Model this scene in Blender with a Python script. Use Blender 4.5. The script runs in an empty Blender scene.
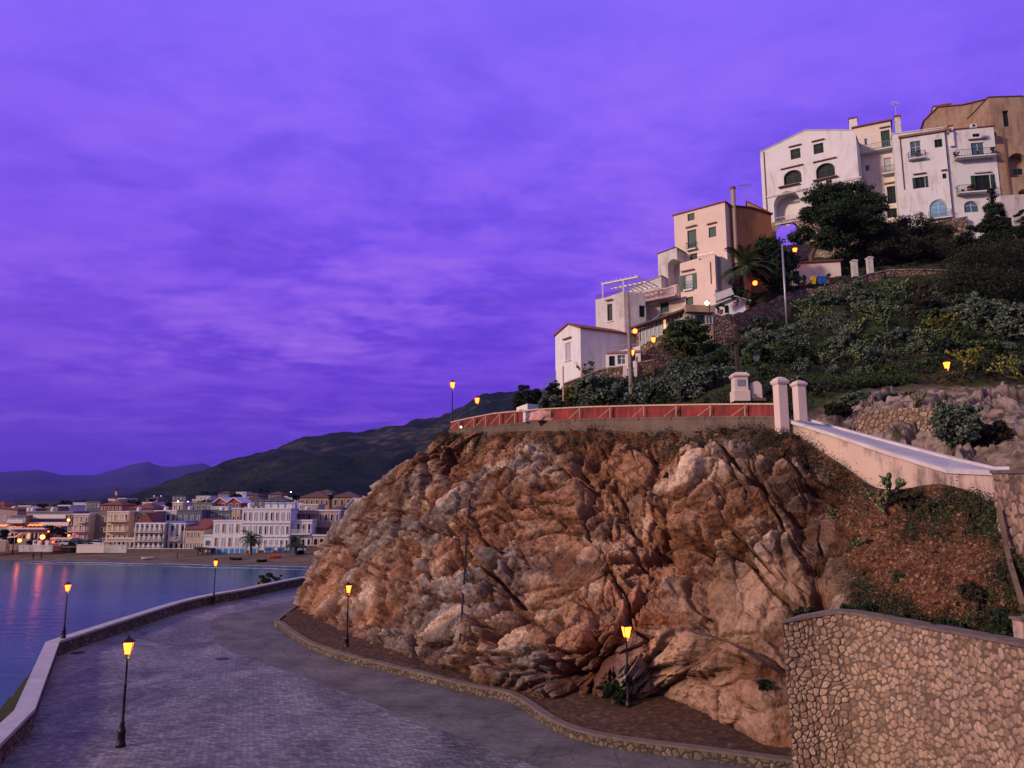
import bpy, bmesh, math, random
import numpy as np
from mathutils import Vector, Matrix
R = math.radians
rng = np.random.default_rng(7)
random.seed(7)
sc = bpy.context.scene
col = sc.collection

# ---------------------------------------------------------------- camera
FPX, HC = 740.0, 9.5
PITCH = math.atan2(118, 740)
sp_, cp_ = math.sin(PITCH), math.cos(PITCH)
cam = bpy.data.cameras.new('camera'); co = bpy.data.objects.new('camera', cam); col.objects.link(co)
co.location = (0, 0, HC); co.rotation_euler = (R(90) + PITCH, 0, 0)
cam.sensor_width = 36; cam.lens = FPX / 1024 * 36; cam.clip_end = 60000; cam.clip_start = .1
sc.camera = co

def ray(u, v):
    a, b = (u - 512) / FPX, (384 - v) / FPX
    return a, cp_ - sp_ * b, sp_ + cp_ * b
def P(u, v, Y):
    a, b, c = ray(u, v); t = Y / b
    return Vector((a * t, Y, HC + c * t))
def G(u, v, z=0.0):
    a, b, c = ray(u, v); t = (z - HC) / c
    return Vector((a * t, b * t, z))

# ---------------------------------------------------------------- object helpers
def tag(o, label=None, cat=None, group=None, kind=None):
    if label: o['label'] = label
    if cat: o['category'] = cat
    if group: o['group'] = group
    if kind: o['kind'] = kind
    return o
def empty(name, loc, label, cat, group=None, rz=0):
    o = bpy.data.objects.new(name, None); col.objects.link(o)
    o.location = loc; o.rotation_euler.z = rz; o.empty_display_size = .3
    return tag(o, label, cat, group)
def origin(p):
    v = Vector((0, 0, 0))
    while p is not None:
        v += p.location; p = p.parent
    return v
def link(name, me, mat, parent=None, loc=None, smooth=False):
    if mat is not None and not me.materials: me.materials.append(mat)
    o = bpy.data.objects.new(name, me); col.objects.link(o)
    if smooth:
        me.polygons.foreach_set('use_smooth', np.ones(len(me.polygons), dtype=bool))
    if parent is not None: o.parent = parent
    if loc is not None: o.location = loc
    return o
def copy_tree(o, parent=None):
    c = o.copy(); col.objects.link(c); c.parent = parent
    for ch in [x for x in KIDS.get(o.name, [])]: copy_tree(ch, c)
    KIDS[c.name] = [x for x in c.children] if False else []
    return c
KIDS = {}
def copy_thing(root, loc, rz=0, s=1.0, label=None, group=None):
    def rec(o, par):
        c = o.copy(); col.objects.link(c)
        if par is not None: c.parent = par
        for ch in list(o.children): rec(ch, c)
        return c
    c = rec(root, None)
    c.location = loc; c.rotation_euler.z = rz; c.scale = (s, s, s)
    if label: c['label'] = label
    if group: c['group'] = group
    return c

class MB:
    """mesh builder; world (or local) coordinates, offset on build"""
    def __init__(s): s.v = []; s.f = []
    def add(s, vs, fs):
        n = len(s.v); s.v += [tuple(x) for x in vs]; s.f += [tuple(i + n for i in f) for f in fs]; return s
    def box(s, c, d, rz=0, M=None):
        x, y, z = d[0] / 2, d[1] / 2, d[2] / 2
        vs = [Vector((i * x, j * y, k * z)) for i in (-1, 1) for j in (-1, 1) for k in (-1, 1)]
        if M is None: M = Matrix.Rotation(rz, 3, 'Z')
        c = Vector(c)
        return s.add([c + M @ v for v in vs], [(0, 1, 3, 2), (4, 6, 7, 5), (0, 4, 5, 1), (2, 3, 7, 6), (0, 2, 6, 4), (1, 5, 7, 3)])
    def box2(s, a, b):
        a, b = Vector(a), Vector(b); return s.box((a + b) / 2, (b - a))
    def beam(s, a, b, w, h=None, up=(0, 0, 1)):
        a, b = Vector(a), Vector(b); d = b - a; L = d.length
        if L < 1e-6: return s
        d.normalize(); u = Vector(up)
        if abs(d.dot(u)) > .98: u = Vector((1, 0, 0))
        x = d.cross(u).normalized(); z = x.cross(d).normalized()
        M = Matrix((x, d, z)).transposed()
        return s.box((a + b) / 2, (w, L, h or w), M=M)
    def tube(s, pts, r, n=8, cap=True):
        pts = [Vector(p) for p in pts]
        rs = r if isinstance(r, (list, tuple)) else [r] * len(pts)
        vs = []; fs = []
        ref = None
        for i, p in enumerate(pts):
            d = (pts[min(i + 1, len(pts) - 1)] - pts[max(i - 1, 0)])
            if d.length < 1e-9: d = Vector((0, 0, 1))
            d.normalize()
            if ref is None or abs(ref.dot(d)) > .98:
                ref = Vector((0, 0, 1)) if abs(d.z) < .9 else Vector((1, 0, 0))
            x = d.cross(ref).normalized(); y = d.cross(x).normalized(); ref = y.cross(d) if False else ref
            for k in range(n):
                a = 2 * math.pi * k / n
                vs.append(p + (x * math.cos(a) + y * math.sin(a)) * rs[i])
        for i in range(len(pts) - 1):
            for k in range(n):
                a = i * n + k; b = i * n + (k + 1) % n
                fs.append((a, b, b + n, a + n))
        if cap:
            fs.append(tuple(range(n - 1, -1, -1))); fs.append(tuple((len(pts) - 1) * n + k for k in range(n)))
        return s.add(vs, fs)
    def lathe(s, prof, c=(0, 0, 0), n=12, rot=0):
        c = Vector(c); vs = []; fs = []
        for (r, z) in prof:
            for k in range(n):
                a = 2 * math.pi * (k + rot) / n
                vs.append(c + Vector((r * math.cos(a), r * math.sin(a), z)))
        for i in range(len(prof) - 1):
            for k in range(n):
                a = i * n + k; b = i * n + (k + 1) % n
                fs.append((a, b, b + n, a + n))
        fs.append(tuple(range(n - 1, -1, -1))); fs.append(tuple((len(prof) - 1) * n + k for k in range(n)))
        return s.add(vs, fs)
    def prism(s, poly, off):
        """poly: list of Vector, off: Vector extrusion"""
        poly = [Vector(p) for p in poly]; off = Vector(off); n = len(poly)
        nrm = Vector((0, 0, 0))
        for i in range(n): nrm += poly[i].cross(poly[(i + 1) % n])
        if nrm.dot(off) > 0: poly = poly[::-1]
        vs = poly + [p + off for p in poly]
        fs = [tuple(range(n)), tuple(range(2 * n - 1, n - 1, -1))]
        for i in range(n):
            j = (i + 1) % n; fs.append((j, i, i + n, j + n))
        return s.add(vs, fs)
    def mesh(s, off=Vector((0, 0, 0)), name='m'):
        me = bpy.data.meshes.new(name)
        me.from_pydata([(x - off.x, y - off.y, z - off.z) for x, y, z in s.v], [], s.f)
        me.validate(); me.update(); return me
    def build(s, name, mat, parent=None, smooth=False, loc=None):
        off = origin(parent) if parent is not None else Vector((0, 0, 0))
        if parent is None and loc is not None: off = Vector(loc)
        return link(name, s.mesh(off, name), mat, parent, loc if parent is None else None, smooth)

def np_mesh(name, verts, quads, tri=False):
    me = bpy.data.meshes.new(name); k = 3 if tri else 4
    verts = np.asarray(verts, dtype=np.float32); quads = np.asarray(quads, dtype=np.int32)
    me.vertices.add(len(verts)); me.vertices.foreach_set('co', verts.ravel())
    me.loops.add(quads.size); me.loops.foreach_set('vertex_index', quads.ravel())
    me.polygons.add(len(quads)); me.polygons.foreach_set('loop_start', np.arange(0, quads.size, k, dtype=np.int32))
    me.polygons.foreach_set('loop_total', np.full(len(quads), k, dtype=np.int32))
    me.update(calc_edges=True); me.validate(); return me
def grid_faces(nr, nc):
    i = np.arange(nr - 1)[:, None] * nc + np.arange(nc - 1)[None, :]
    i = i.ravel(); return np.stack([i, i + 1, i + nc + 1, i + nc], 1)
def attr(me, name, arr):
    a = me.attributes.new(name, 'FLOAT', 'POINT'); a.data.foreach_set('value', np.asarray(arr, dtype=np.float32).ravel())

# ---------------------------------------------------------------- numpy noise
def h3(x, y, z, s):
    with np.errstate(over='ignore'):
        h = (x.astype(np.int64).astype(np.uint32) * np.uint32(374761393) + y.astype(np.int64).astype(np.uint32) * np.uint32(668265263)
             + z.astype(np.int64).astype(np.uint32) * np.uint32(2147483647 - 1013904223) + np.uint32(s * 7919 + 17))
        h = (h ^ (h >> np.uint32(13))) * np.uint32(1274126177)
        h = (h ^ (h >> np.uint32(16))) * np.uint32(2246822519)
        h = h ^ (h >> np.uint32(15))
    return h.astype(np.float64) / 4294967295.0
def vnoise(p, s=0):
    i = np.floor(p); f = p - i; u = f * f * f * (f * (f * 6 - 15) + 10); r = 0
    for dx in (0, 1):
        for dy in (0, 1):
            for dz in (0, 1):
                w = (u[:, 0] if dx else 1 - u[:, 0]) * (u[:, 1] if dy else 1 - u[:, 1]) * (u[:, 2] if dz else 1 - u[:, 2])
                r = r + w * h3(i[:, 0] + dx, i[:, 1] + dy, i[:, 2] + dz, s)
    return r * 2 - 1
def fbm(p, o=5, s=0, g=.5):
    r = 0; a = 1; t = 0
    for k in range(o):
        r = r + a * vnoise(p * 2.03 ** k + k * 13.7, s + k); t += a; a *= g
    return r / t
def facets(p, s=0, tilt=.8):
    """worley cells with flat tilted tops: value, F2-F1, cell random"""
    i = np.floor(p); n = len(p)
    f1 = np.full(n, 1e9); f2 = np.full(n, 1e9); val = np.zeros(n); cid = np.zeros(n)
    for dx in (-1, 0, 1):
        for dy in (-1, 0, 1):
            for dz in (-1, 0, 1):
                cx, cy, cz = i[:, 0] + dx, i[:, 1] + dy, i[:, 2] + dz
                ox = cx + h3(cx, cy, cz, s + 1); oy = cy + h3(cx, cy, cz, s + 2); oz = cz + h3(cx, cy, cz, s + 3)
                ax, ay, az = p[:, 0] - ox, p[:, 1] - oy, p[:, 2] - oz
                d = np.sqrt(ax * ax + ay * ay + az * az)
                m = d < f1
                f2 = np.where(m, f1, np.minimum(f2, d))
                rr = h3(cx, cy, cz, s + 4)
                t1 = h3(cx, cy, cz, s + 5) - .5; t2 = h3(cx, cy, cz, s + 6) - .5; t3 = h3(cx, cy, cz, s + 7) - .5
                val = np.where(m, rr - .5 + tilt * (ax * t1 + ay * t2 + az * t3) * 2, val)
                cid = np.where(m, rr, cid); f1 = np.where(m, d, f1)
    return val, f2 - f1, cid
def sstep(a, b, x):
    t = np.clip((x - a) / (b - a), 0, 1); return t * t * (3 - 2 * t)

# ---------------------------------------------------------------- materials
class NT:
    def __init__(s, name):
        s.m = bpy.data.materials.new(name); s.m.use_nodes = True; s.t = s.m.node_tree
        s.b = s.t.nodes['Principled BSDF']; s.out = s.t.nodes['Material Output']; s._c = None
    def n(s, typ, **kw):
        nd = s.t.nodes.new(typ)
        for k, v in kw.items():
            if k.startswith('i_'): nd.inputs[k[2:].replace('_', ' ')].default_value = v
            else: setattr(nd, k, v)
        return nd
    def l(s, a, b): s.t.links.new(a, b)
    def coord(s, scale=(1, 1, 1)):
        """world-space coordinates in metres"""
        g = s.n('ShaderNodeNewGeometry'); mp = s.n('ShaderNodeMapping'); mp.inputs['Scale'].default_value = scale
        s.l(g.outputs['Position'], mp.inputs[0]); return mp.outputs[0]
    def noise(s, sc_=1, det=6, rough=.6, co_=None, dist=0):
        nd = s.n('ShaderNodeTexNoise'); nd.inputs['Scale'].default_value = sc_; nd.inputs['Detail'].default_value = det
        nd.inputs['Roughness'].default_value = rough; nd.inputs['Distortion'].default_value = dist
        s.l(co_ if co_ is not None else s.coord(), nd.inputs['Vector']); return nd.outputs['Fac']
    def voro(s, sc_=1, co_=None, feat='F1', out='Distance', rnd=1):
        nd = s.n('ShaderNodeTexVoronoi', feature=feat); nd.inputs['Scale'].default_value = sc_; nd.inputs['Randomness'].default_value = rnd
        s.l(co_ if co_ is not None else s.coord(), nd.inputs['Vector']); return nd.outputs[out]
    def ramp(s, fac, stops, interp='LINEAR'):
        nd = s.n('ShaderNodeValToRGB'); e = nd.color_ramp.elements; nd.color_ramp.interpolation = interp
        while len(e) < len(stops): e.new(.5)
        for k, (p, c) in enumerate(stops):
            e[k].position = p; e[k].color = (*(c if isinstance(c, (tuple, list)) else (c,) * 3), 1)
        s.l(fac, nd.inputs[0]); return nd.outputs[0]
    def mix(s, fac, a, b, mode='MIX'):
        nd = s.n('ShaderNodeMix', data_type='RGBA', blend_type=mode)
        for sock, x in ((nd.inputs[0], fac), (nd.inputs[6], a), (nd.inputs[7], b)):
            if isinstance(x, (int, float)): sock.default_value = x
            elif isinstance(x, (tuple, list)): sock.default_value = (*x, 1)
            else: s.l(x, sock)
        return nd.outputs[2]
    def math(s, op, a, b=0, clamp=False):
        nd = s.n('ShaderNodeMath', operation=op, use_clamp=clamp)
        for sock, x in ((nd.inputs[0], a), (nd.inputs[1], b)):
            if isinstance(x, (int, float)): sock.default_value = x
            else: s.l(x, sock)
        return nd.outputs[0]
    def at(s, name):
        return s.n('ShaderNodeAttribute', attribute_name=name).outputs['Fac']
    def bump(s, h, st=.5, d=.1):
        nd = s.n('ShaderNodeBump'); nd.inputs['Strength'].default_value = st; nd.inputs['Distance'].default_value = d
        s.l(h, nd.inputs['Height'])
        if s._c is not None: s.l(s._c, nd.inputs['Normal'])
        s._c = nd.outputs[0]; s.l(s._c, s.b.inputs['Normal'])
    def done(s, colr=None, rough=.8, spec=.3, metal=0):
        if colr is not None:
            if isinstance(colr, (tuple, list)): s.b.inputs['Base Color'].default_value = (*colr, 1)
            else: s.l(colr, s.b.inputs['Base Color'])
        s.b.inputs['Roughness'].default_value = rough; s.b.inputs['Specular IOR Level'].default_value = spec
        s.b.inputs['Metallic'].default_value = metal
        return s.m
def plain(name, c, rough=.6, var=.15, sc_=3, metal=0, spec=.4, bump=.0, bsc=20):
    t = NT(name); f = t.noise(sc_, 5, .6)
    a = tuple(x * (1 - var) for x in c); b = tuple(min(1, x * (1 + var)) for x in c)
    o = t.ramp(f, [(.3, a), (.7, b)])
    if bump: t.bump(t.noise(bsc, 4, .6), bump, .02)
    return t.done(o, rough, spec, metal)
def plaster(name, c, stain=(.18, .14, .11), amt=.35, sc_=.45, bias=.52):
    """painted render with streaked weathering"""
    t = NT(name); cc = t.coord()
    st = t.noise(1, 7, .68, t.coord((1.3, 1.3, .28)), .4)
    st2 = t.noise(sc_, 6, .7, cc)
    mix_ = t.math('ADD', t.math('MULTIPLY', st, .55), t.math('MULTIPLY', st2, .45))
    m = t.ramp(mix_, [(bias, 0.0), (bias + .14, 1.0)])
    base = t.ramp(t.noise(.8, 5, .6, cc), [(.3, tuple(x * .92 for x in c)), (.7, tuple(min(1, x * 1.04) for x in c))])
    m2 = t.math('MULTIPLY', m, amt)
    o = t.mix(m2, base, stain)
    t.bump(t.noise(6, 5, .6, cc), .25, .03)
    return t.done(o, .85, .2)
def stone(name, c1, c2, mortar, sc_=3.0, co_=(1, 1, 1), depth=.05, wd=.09):
    """rubble wall: rounded stones in mortar"""
    t = NT(name); cc = t.coord(co_)
    w = t.n('ShaderNodeTexNoise'); w.inputs['Scale'].default_value = 2.5; t.l(cc, w.inputs['Vector'])
    mx = t.n('ShaderNodeVectorMath', operation='MULTIPLY_ADD'); t.l(w.outputs['Color'], mx.inputs[0]); mx.inputs[1].default_value = (.18,) * 3; t.l(cc, mx.inputs[2])
    v = mx.outputs[0]
    e = t.voro(sc_, v, 'DISTANCE_TO_EDGE'); cl = t.voro(sc_, v, 'F1', 'Color')
    sepn = t.n('ShaderNodeSeparateColor'); t.l(cl, sepn.inputs[0])
    c = t.ramp(sepn.outputs[0], [(0, c1), (.5, tuple((a + b) / 2 for a, b in zip(c1, c2))), (1, c2)])
    g = t.ramp(t.noise(1.1, 6, .7, cc), [(.35, .6), (.65, 1.1)])
    c = t.mix(1, c, g, 'MULTIPLY')
    k = t.ramp(e, [(wd * .5, 0), (wd, 1)])
    o = t.mix(k, mortar, c)
    t.bump(t.ramp(e, [(0, 0), (wd * 2.2, 1)]), .9, depth); t.bump(t.noise(9, 5, .6, cc), .3, .02)
    return t.done(o, .9, .15)
def leafmat(name, c1, c2, c3=None, sc_=.8):
    t = NT(name)
    gi = t.n('ShaderNodeNewGeometry')
    r = gi.outputs['Random Per Island']
    n = t.noise(sc_, 3, .6)
    f = t.math('ADD', t.math('MULTIPLY', r, .5), t.math('MULTIPLY', n, .5))
    st = [(.25, c1), (.6, c2)] + ([(.72, c3)] if c3 else [])
    o = t.ramp(f, st)
    return t.done(o, .7, .15)
def emit(name, c, s):
    t = NT(name); t.b.inputs['Base Color'].default_value = (.02, .01, .0, 1)
    t.b.inputs['Emission Color'].default_value = (*c, 1); t.b.inputs['Emission Strength'].default_value = s
    t.b.inputs['Roughness'].default_value = .4
    return t.m
M = {}
M['iron'] = plain('black iron', (.02, .02, .022), .45, .3, 8, .6)
HAZE = 5e-5
M['lamp_glow'] = emit('sodium lamp glass', (1.0, .074, .008), 16.0)
M['town_glow'] = emit('strong sodium lamp glass', (1.0, .15, .02), 24)
M['blue_glow'] = emit('bluish lamp glass', (.15, .35, 1.0), 3)
M['lamp_glow2'] = emit('warm lamp glass', (1.0, .5, .2), 9)
M['white_glow'] = emit('white lamp glass', (1.0, .85, .6), 10)
M['string_glow'] = emit('warm bulbs', (1.0, .17, .02), 3.5)
M['room_glow'] = emit('lit room window', (1.0, .55, .2), .9)
M['off_glass'] = plain('unlit lamp glass', (.12, .16, .22), .15, .1)
M['white'] = plaster('white limewash', (.66, .65, .65), (.30, .25, .22), .55, .4, .51)
M['white_worn'] = plaster('worn white limewash', (.56, .53, .51), (.22, .17, .14), .6, .5, .47)
M['peach'] = plaster('peach render', (.66, .53, .44), (.30, .20, .15), .35, .4, .55)
M['orange'] = plaster('orange render', (.42, .19, .07), (.16, .08, .04), .6, .5, .48)
M['ochre'] = plaster('ochre render', (.36, .25, .17), (.16, .10, .07), .65, .35, .45)
M['cream'] = plaster('cream render', (.66, .57, .49), (.28, .22, .16), .35, .5, .54)
M['grey'] = plaster('grey render', (.22, .21, .24), (.10, .10, .10), .4, .4, .5)
M['tan'] = plaster('tan render', (.36, .28, .22), (.14, .11, .09), .4, .4, .5)
M['pinkwall'] = plaster('pinkish render', (.52, .38, .36), (.25, .18, .16), .35, .4, .52)
M['concrete'] = plaster('raw concrete', (.155, .11, .085), (.07, .055, .045), .7, .6, .45)
M['terra'] = plain('terracotta tiles', (.19, .055, .032), .85, .35, 2.5)
M['brownroof'] = plain('brown roof tiles', (.10, .055, .04), .85, .35, 2)
M['green'] = plain('dark green shutters', (.012, .055, .04), .55, .25, 4)
M['dark'] = plain('dark window glass', (.012, .016, .018), .45, .3, 3, spec=.12)
M['bluedoor'] = plain('blue painted doors', (.03, .22, .50), .5, .2, 2)
M['blue'] = plain('blue awning', (.08, .16, .35), .6, .2, 2)
M['glass'] = plain('blue tinted glass', (.06, .11, .17), .3, .2, 2, spec=.25)
M['frame_w'] = plain('white painted wood', (.62, .60, .58), .5, .1)
M['wood'] = plain('weathered wood', (.20, .10, .055), .75, .3, 5)
M['oldwood'] = plain('grey weathered pole', (.24, .18, .14), .8, .3, 3)
M['galv'] = plain('galvanised metal', (.30, .30, .32), .45, .15, 4, .6)
M['rust'] = plain('rusty iron', (.16, .06, .03), .8, .4, 6)
# ================================================================ world and light
w = bpy.data.worlds.new('World'); sc.world = w; w.use_nodes = True
t = w.node_tree; t.nodes.clear()
def wn(typ, **kw):
    n = t.nodes.new(typ)
    for k, v in kw.items(): setattr(n, k, v)
    return n
SUN_ROT, SUN_EL = R(241), R(20)          # compass of the afterglow, behind the camera to the left
out = wn('ShaderNodeOutputWorld'); bg = wn('ShaderNodeBackground'); bg2 = wn('ShaderNodeBackground'); ad = wn('ShaderNodeAddShader')
sky = wn('ShaderNodeTexSky', sky_type='NISHITA'); sky.sun_disc = False; sky.sun_elevation = R(2); sky.sun_rotation = SUN_ROT
sky.air_density = 2.0; sky.dust_density = 3; sky.ozone_density = 4
bg2.inputs[1].default_value = .02; t.links.new(sky.outputs[0], bg2.inputs[0])
tc = wn('ShaderNodeTexCoord'); sx = wn('ShaderNodeSeparateXYZ'); t.links.new(tc.outputs['Generated'], sx.inputs[0])
def wm(op, a, b=0, c=None, clamp=False):
    n = wn('ShaderNodeMath', operation=op, use_clamp=clamp)
    for s_, x in zip(n.inputs, (a, b, c)):
        if x is None: continue
        if isinstance(x, (int, float)): s_.default_value = x
        else: t.links.new(x, s_)
    return n.outputs[0]
def wr(f, stops):
    n = wn('ShaderNodeValToRGB'); e = n.color_ramp.elements
    while len(e) < len(stops): e.new(.5)
    for k, (p, c) in enumerate(stops):
        e[k].position = p; e[k].color = (*(c if isinstance(c, tuple) else (c,) * 3), 1)
    t.links.new(f, n.inputs[0]); return n.outputs[0]
def wmix(f, a, b, mode='MIX'):
    n = wn('ShaderNodeMix', data_type='RGBA', blend_type=mode)
    for s_, x in ((n.inputs[0], f), (n.inputs[6], a), (n.inputs[7], b)):
        if isinstance(x, (int, float)): s_.default_value = x
        elif isinstance(x, tuple): s_.default_value = (*x, 1)
        else: t.links.new(x, s_)
    return n.outputs[2]
grad = wr(sx.outputs[2], [(0.0, (.058, .017, .43)), (.07, (.115, .032, .60)), (.16, (.148, .046, .71)), (.30, (.192, .077, .86)),
                          (.48, (.225, .118, .97)), (.62, (.23, .14, .98)), (.8, (.32, .34, .60)), (1, (.34, .37, .56))])
# cloud layer: a plane overhead seen in perspective (x/z, y/z)
zz = wm('MAXIMUM', sx.outputs[2], .0); zz = wm('ADD', zz, .11)
cx = wm('DIVIDE', sx.outputs[0], zz); cy = wm('DIVIDE', sx.outputs[1], zz)
cb = wn('ShaderNodeCombineXYZ'); t.links.new(cx, cb.inputs[0]); t.links.new(cy, cb.inputs[1])
mp = wn('ShaderNodeMapping'); mp.inputs['Scale'].default_value = (1.0, 1.35, 1); mp.inputs['Rotation'].default_value = (0, 0, R(-14)); t.links.new(cb.outputs[0], mp.inputs[0])
n1 = wn('ShaderNodeTexNoise'); n1.inputs['Scale'].default_value = 1.9; n1.inputs['Detail'].default_value = 8; n1.inputs['Roughness'].default_value = .58; n1.inputs['Distortion'].default_value = .35
t.links.new(mp.outputs[0], n1.inputs['Vector'])
n2 = wn('ShaderNodeTexNoise'); n2.inputs['Scale'].default_value = .42; n2.inputs['Detail'].default_value = 3; t.links.new(mp.outputs[0], n2.inputs['Vector'])
band = wr(sx.outputs[2], [(0, .0), (.06, .35), (.2, 1.0), (.38, .8), (.6, .35), (1, .2)])
cl = wm('MULTIPLY', wr(n1.outputs[0], [(.44, 0.0), (.58, .55), (.72, 1.0)]), wr(n2.outputs[0], [(.38, .25), (.6, 1.0)]))
cl = wm('MULTIPLY', cl, band)
c1 = wmix(wm('MULTIPLY', cl, .80), grad, (.46, .20, .92))
dk = wm('MULTIPLY', wr(n1.outputs[0], [(.28, 1.0), (.50, 0.0)]), band)
c2 = wmix(wm('MULTIPLY', dk, .42), c1, (.085, .030, .50))
n3 = wn('ShaderNodeTexNoise'); n3.inputs['Scale'].default_value = 7.5; n3.inputs['Detail'].default_value = 7; n3.inputs['Roughness'].default_value = .66; n3.inputs['Distortion'].default_value = .15
t.links.new(mp.outputs[0], n3.inputs['Vector'])
fine_ = wm('MULTIPLY', wm('MULTIPLY', wr(n3.outputs[0], [(.46, 0.0), (.66, 1.0)]), wr(n2.outputs[0], [(.40, .15), (.62, 1.0)])), band)
c2 = wmix(wm('MULTIPLY', fine_, .30), c2, (.50, .20, .92))
fd_ = wm('MULTIPLY', wr(n3.outputs[0], [(.34, 1.0), (.50, 0.0)]), band)
c2 = wmix(wm('MULTIPLY', fd_, .16), c2, (.085, .03, .55))
lf = wr(wm('MULTIPLY', wm('ADD', sx.outputs[0], .25), -1.6), [(.0, 0.0), (.7, 1.0)])
c2 = wmix(wm('MULTIPLY', wm('MULTIPLY', lf, band), .30), c2, (.34, .15, .90))
rear = wr(wm('MULTIPLY', sx.outputs[1], -1.0), [(.0, 0.0), (.55, 1.0)])
c2 = wmix(wm('MULTIPLY', rear, .75), c2, (.36, .33, .50))
# warm afterglow low in the sky behind the camera
dp = wn('ShaderNodeVectorMath', operation='DOT_PRODUCT'); t.links.new(tc.outputs['Generated'], dp.inputs[0])
dp.inputs[1].default_value = (math.sin(SUN_ROT), math.cos(SUN_ROT), .12)
glow = wr(dp.outputs['Value'], [(.15, 0.0), (.95, 1.0)])
low = wr(sx.outputs[2], [(0, 1.0), (.45, .35), (.9, 0.0)])
gl = wm('MULTIPLY', glow, low)
c3 = wmix(wm('MULTIPLY', gl, .9), c2, (.95, .46, .36))
t.links.new(c3, bg.inputs[0]); bg.inputs[1].default_value = 1.0
t.links.new(bg.outputs[0], ad.inputs[0]); t.links.new(bg2.outputs[0], ad.inputs[1]); t.links.new(ad.outputs[0], out.inputs[0])
ld = bpy.data.lights.new('sun', 'SUN'); ld.energy = 3.7; ld.angle = R(6); ld.color = (1.0, .735, .58)
lo = bpy.data.objects.new('sun', ld); col.objects.link(lo)
sd = Vector((math.sin(SUN_ROT) * math.cos(SUN_EL), math.cos(SUN_ROT) * math.cos(SUN_EL), math.sin(SUN_EL)))
lo.rotation_euler = sd.to_track_quat('Z', 'Y').to_euler()
sc.view_settings.view_transform = 'Standard'; sc.view_settings.look = 'None'; sc.view_settings.exposure = 0; sc.view_settings.gamma = 1
sc.render.engine = 'CYCLES'; cy_ = sc.cycles
cy_.use_denoising = True; cy_.max_bounces = 6; cy_.diffuse_bounces = 3; cy_.glossy_bounces = 3; cy_.transparent_max_bounces = 6
cy_.sample_clamp_indirect = 4; cy_.volume_bounces = 0; cy_.caustics_reflective = False; cy_.caustics_refractive = False

# ================================================================ far land
SEA = -5.0
def polyline_interp(pts, x):
    xs = [p[0] for p in pts]; return np.interp(x, xs, [p[1] for p in pts])
def ridge(name, prof, Yr, Yf, zf, mat, label, amp, nu=420, nt=60, power=1.3, seed=3, spread=1.5):
    """range of hills: crest follows prof (u, v) at depth Yr, foot at depth Yf"""
    us = np.linspace(prof[0][0], prof[-1][0], nu); vs = polyline_interp(prof, us)
    ts = np.linspace(0, 1, nt); T2 = np.linspace(0, 1, 14)[1:]
    crest = np.array([tuple(P(u, v, Yr)) for u, v in zip(us, vs)])
    foot = crest.copy(); foot[:, 1] = Yf; foot[:, 0] = crest[:, 0] * Yf / Yr; foot[:, 2] = zf
    rows = []
    for tt in ts:
        r = foot + (crest - foot) * tt
        r[:, 2] = zf + (crest[:, 2] - zf) * tt ** power
        n = fbm(np.stack([r[:, 0], r[:, 1], r[:, 2] * 0], 1) * (5.0 / (Yr - Yf)), 6, seed)
        r[:, 2] += n * amp * 4 * tt * (1 - tt) - abs(n) * amp * .0
        n2_ = fbm(np.stack([r[:, 0], r[:, 1], r[:, 2] * 0], 1) * (40.0 / (Yr - Yf)), 4, seed + 5)
        r[:, 2] += n2_ * amp * .16 * tt
        rows.append(r)
    for tt in T2:
        r = crest.copy(); r[:, 1] += tt * (Yr * .5); r[:, 0] *= 1 + tt * .5; r[:, 2] = crest[:, 2] * (1 - tt) + (zf - 20) * tt; rows.append(r)
    v_ = np.concatenate(rows); me = np_mesh(name, v_, grid_faces(len(rows), nu))
    return tag(link(name, me, mat, smooth=True), label, kind='structure')
tm = NT('mountain scrub'); cc = tm.coord()
f = tm.noise(.012, 8, .65); f2 = tm.noise(.11, 5, .7)
c = tm.ramp(tm.math('ADD', tm.math('MULTIPLY', f, .6), tm.math('MULTIPLY', f2, .4)), [(.36, (.006, .012, .007)), (.5, (.014, .024, .012)), (.60, (.035, .042, .022)), (.72, (.12, .10, .07))])
gz = tm.n('ShaderNodeNewGeometry'); sz = tm.n('ShaderNodeSeparateXYZ'); tm.l(gz.outputs['Position'], sz.inputs[0])
hh = tm.ramp(tm.math('DIVIDE', sz.outputs[2], 420.0), [(.10, 0.0), (.34, 1.0)])
pr = tm.ramp(tm.voro(.035, tm.coord((1, 1, 2.2))), [(.2, 1.0), (.6, 0.0)])
nn = tm.ramp(tm.noise(.006, 4, .6), [(.50, 0.0), (.57, 1.0)])
k = tm.math('MULTIPLY', tm.math('MULTIPLY', hh, pr), nn)
c = tm.mix(tm.math('MULTIPLY', k, .42), c, (.22, .17, .11))
tm.bump(tm.noise(.06, 8, .7), 1.0, 12); M['mount'] = tm.done(c, .95, .05)
tf = NT('far mountain scrub'); c = tf.ramp(tf.noise(.002, 6, .6), [(.35, (.012, .016, .014)), (.65, (.03, .034, .028))]); M['farmount'] = tf.done(c, .95, .05)
ridge('far_mountains', [(-900, 480), (-500, 466), (-250, 478), (-60, 474), (0, 472), (40, 470), (62, 475), (95, 475), (120, 468), (147, 461), (162, 467), (180, 466), (203, 463), (216, 469), (240, 477), (300, 486), (420, 492), (600, 488), (900, 470), (1400, 480)],
      9500, 5600, -5, M['farmount'], 'far mountain range across the bay', 60, power=1.1, seed=11)
ridge('far_hills', [(-700, 500), (-300, 492), (-60, 503), (0, 501), (28, 494), (45, 492), (62, 494), (85, 490), (112, 487), (135, 488), (150, 486), (180, 489), (260, 496), (500, 497), (900, 490)],
      5200, 3000, -5, M['farmount'], 'low dark hills beyond the town', 40, power=1.1, seed=21)
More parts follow.
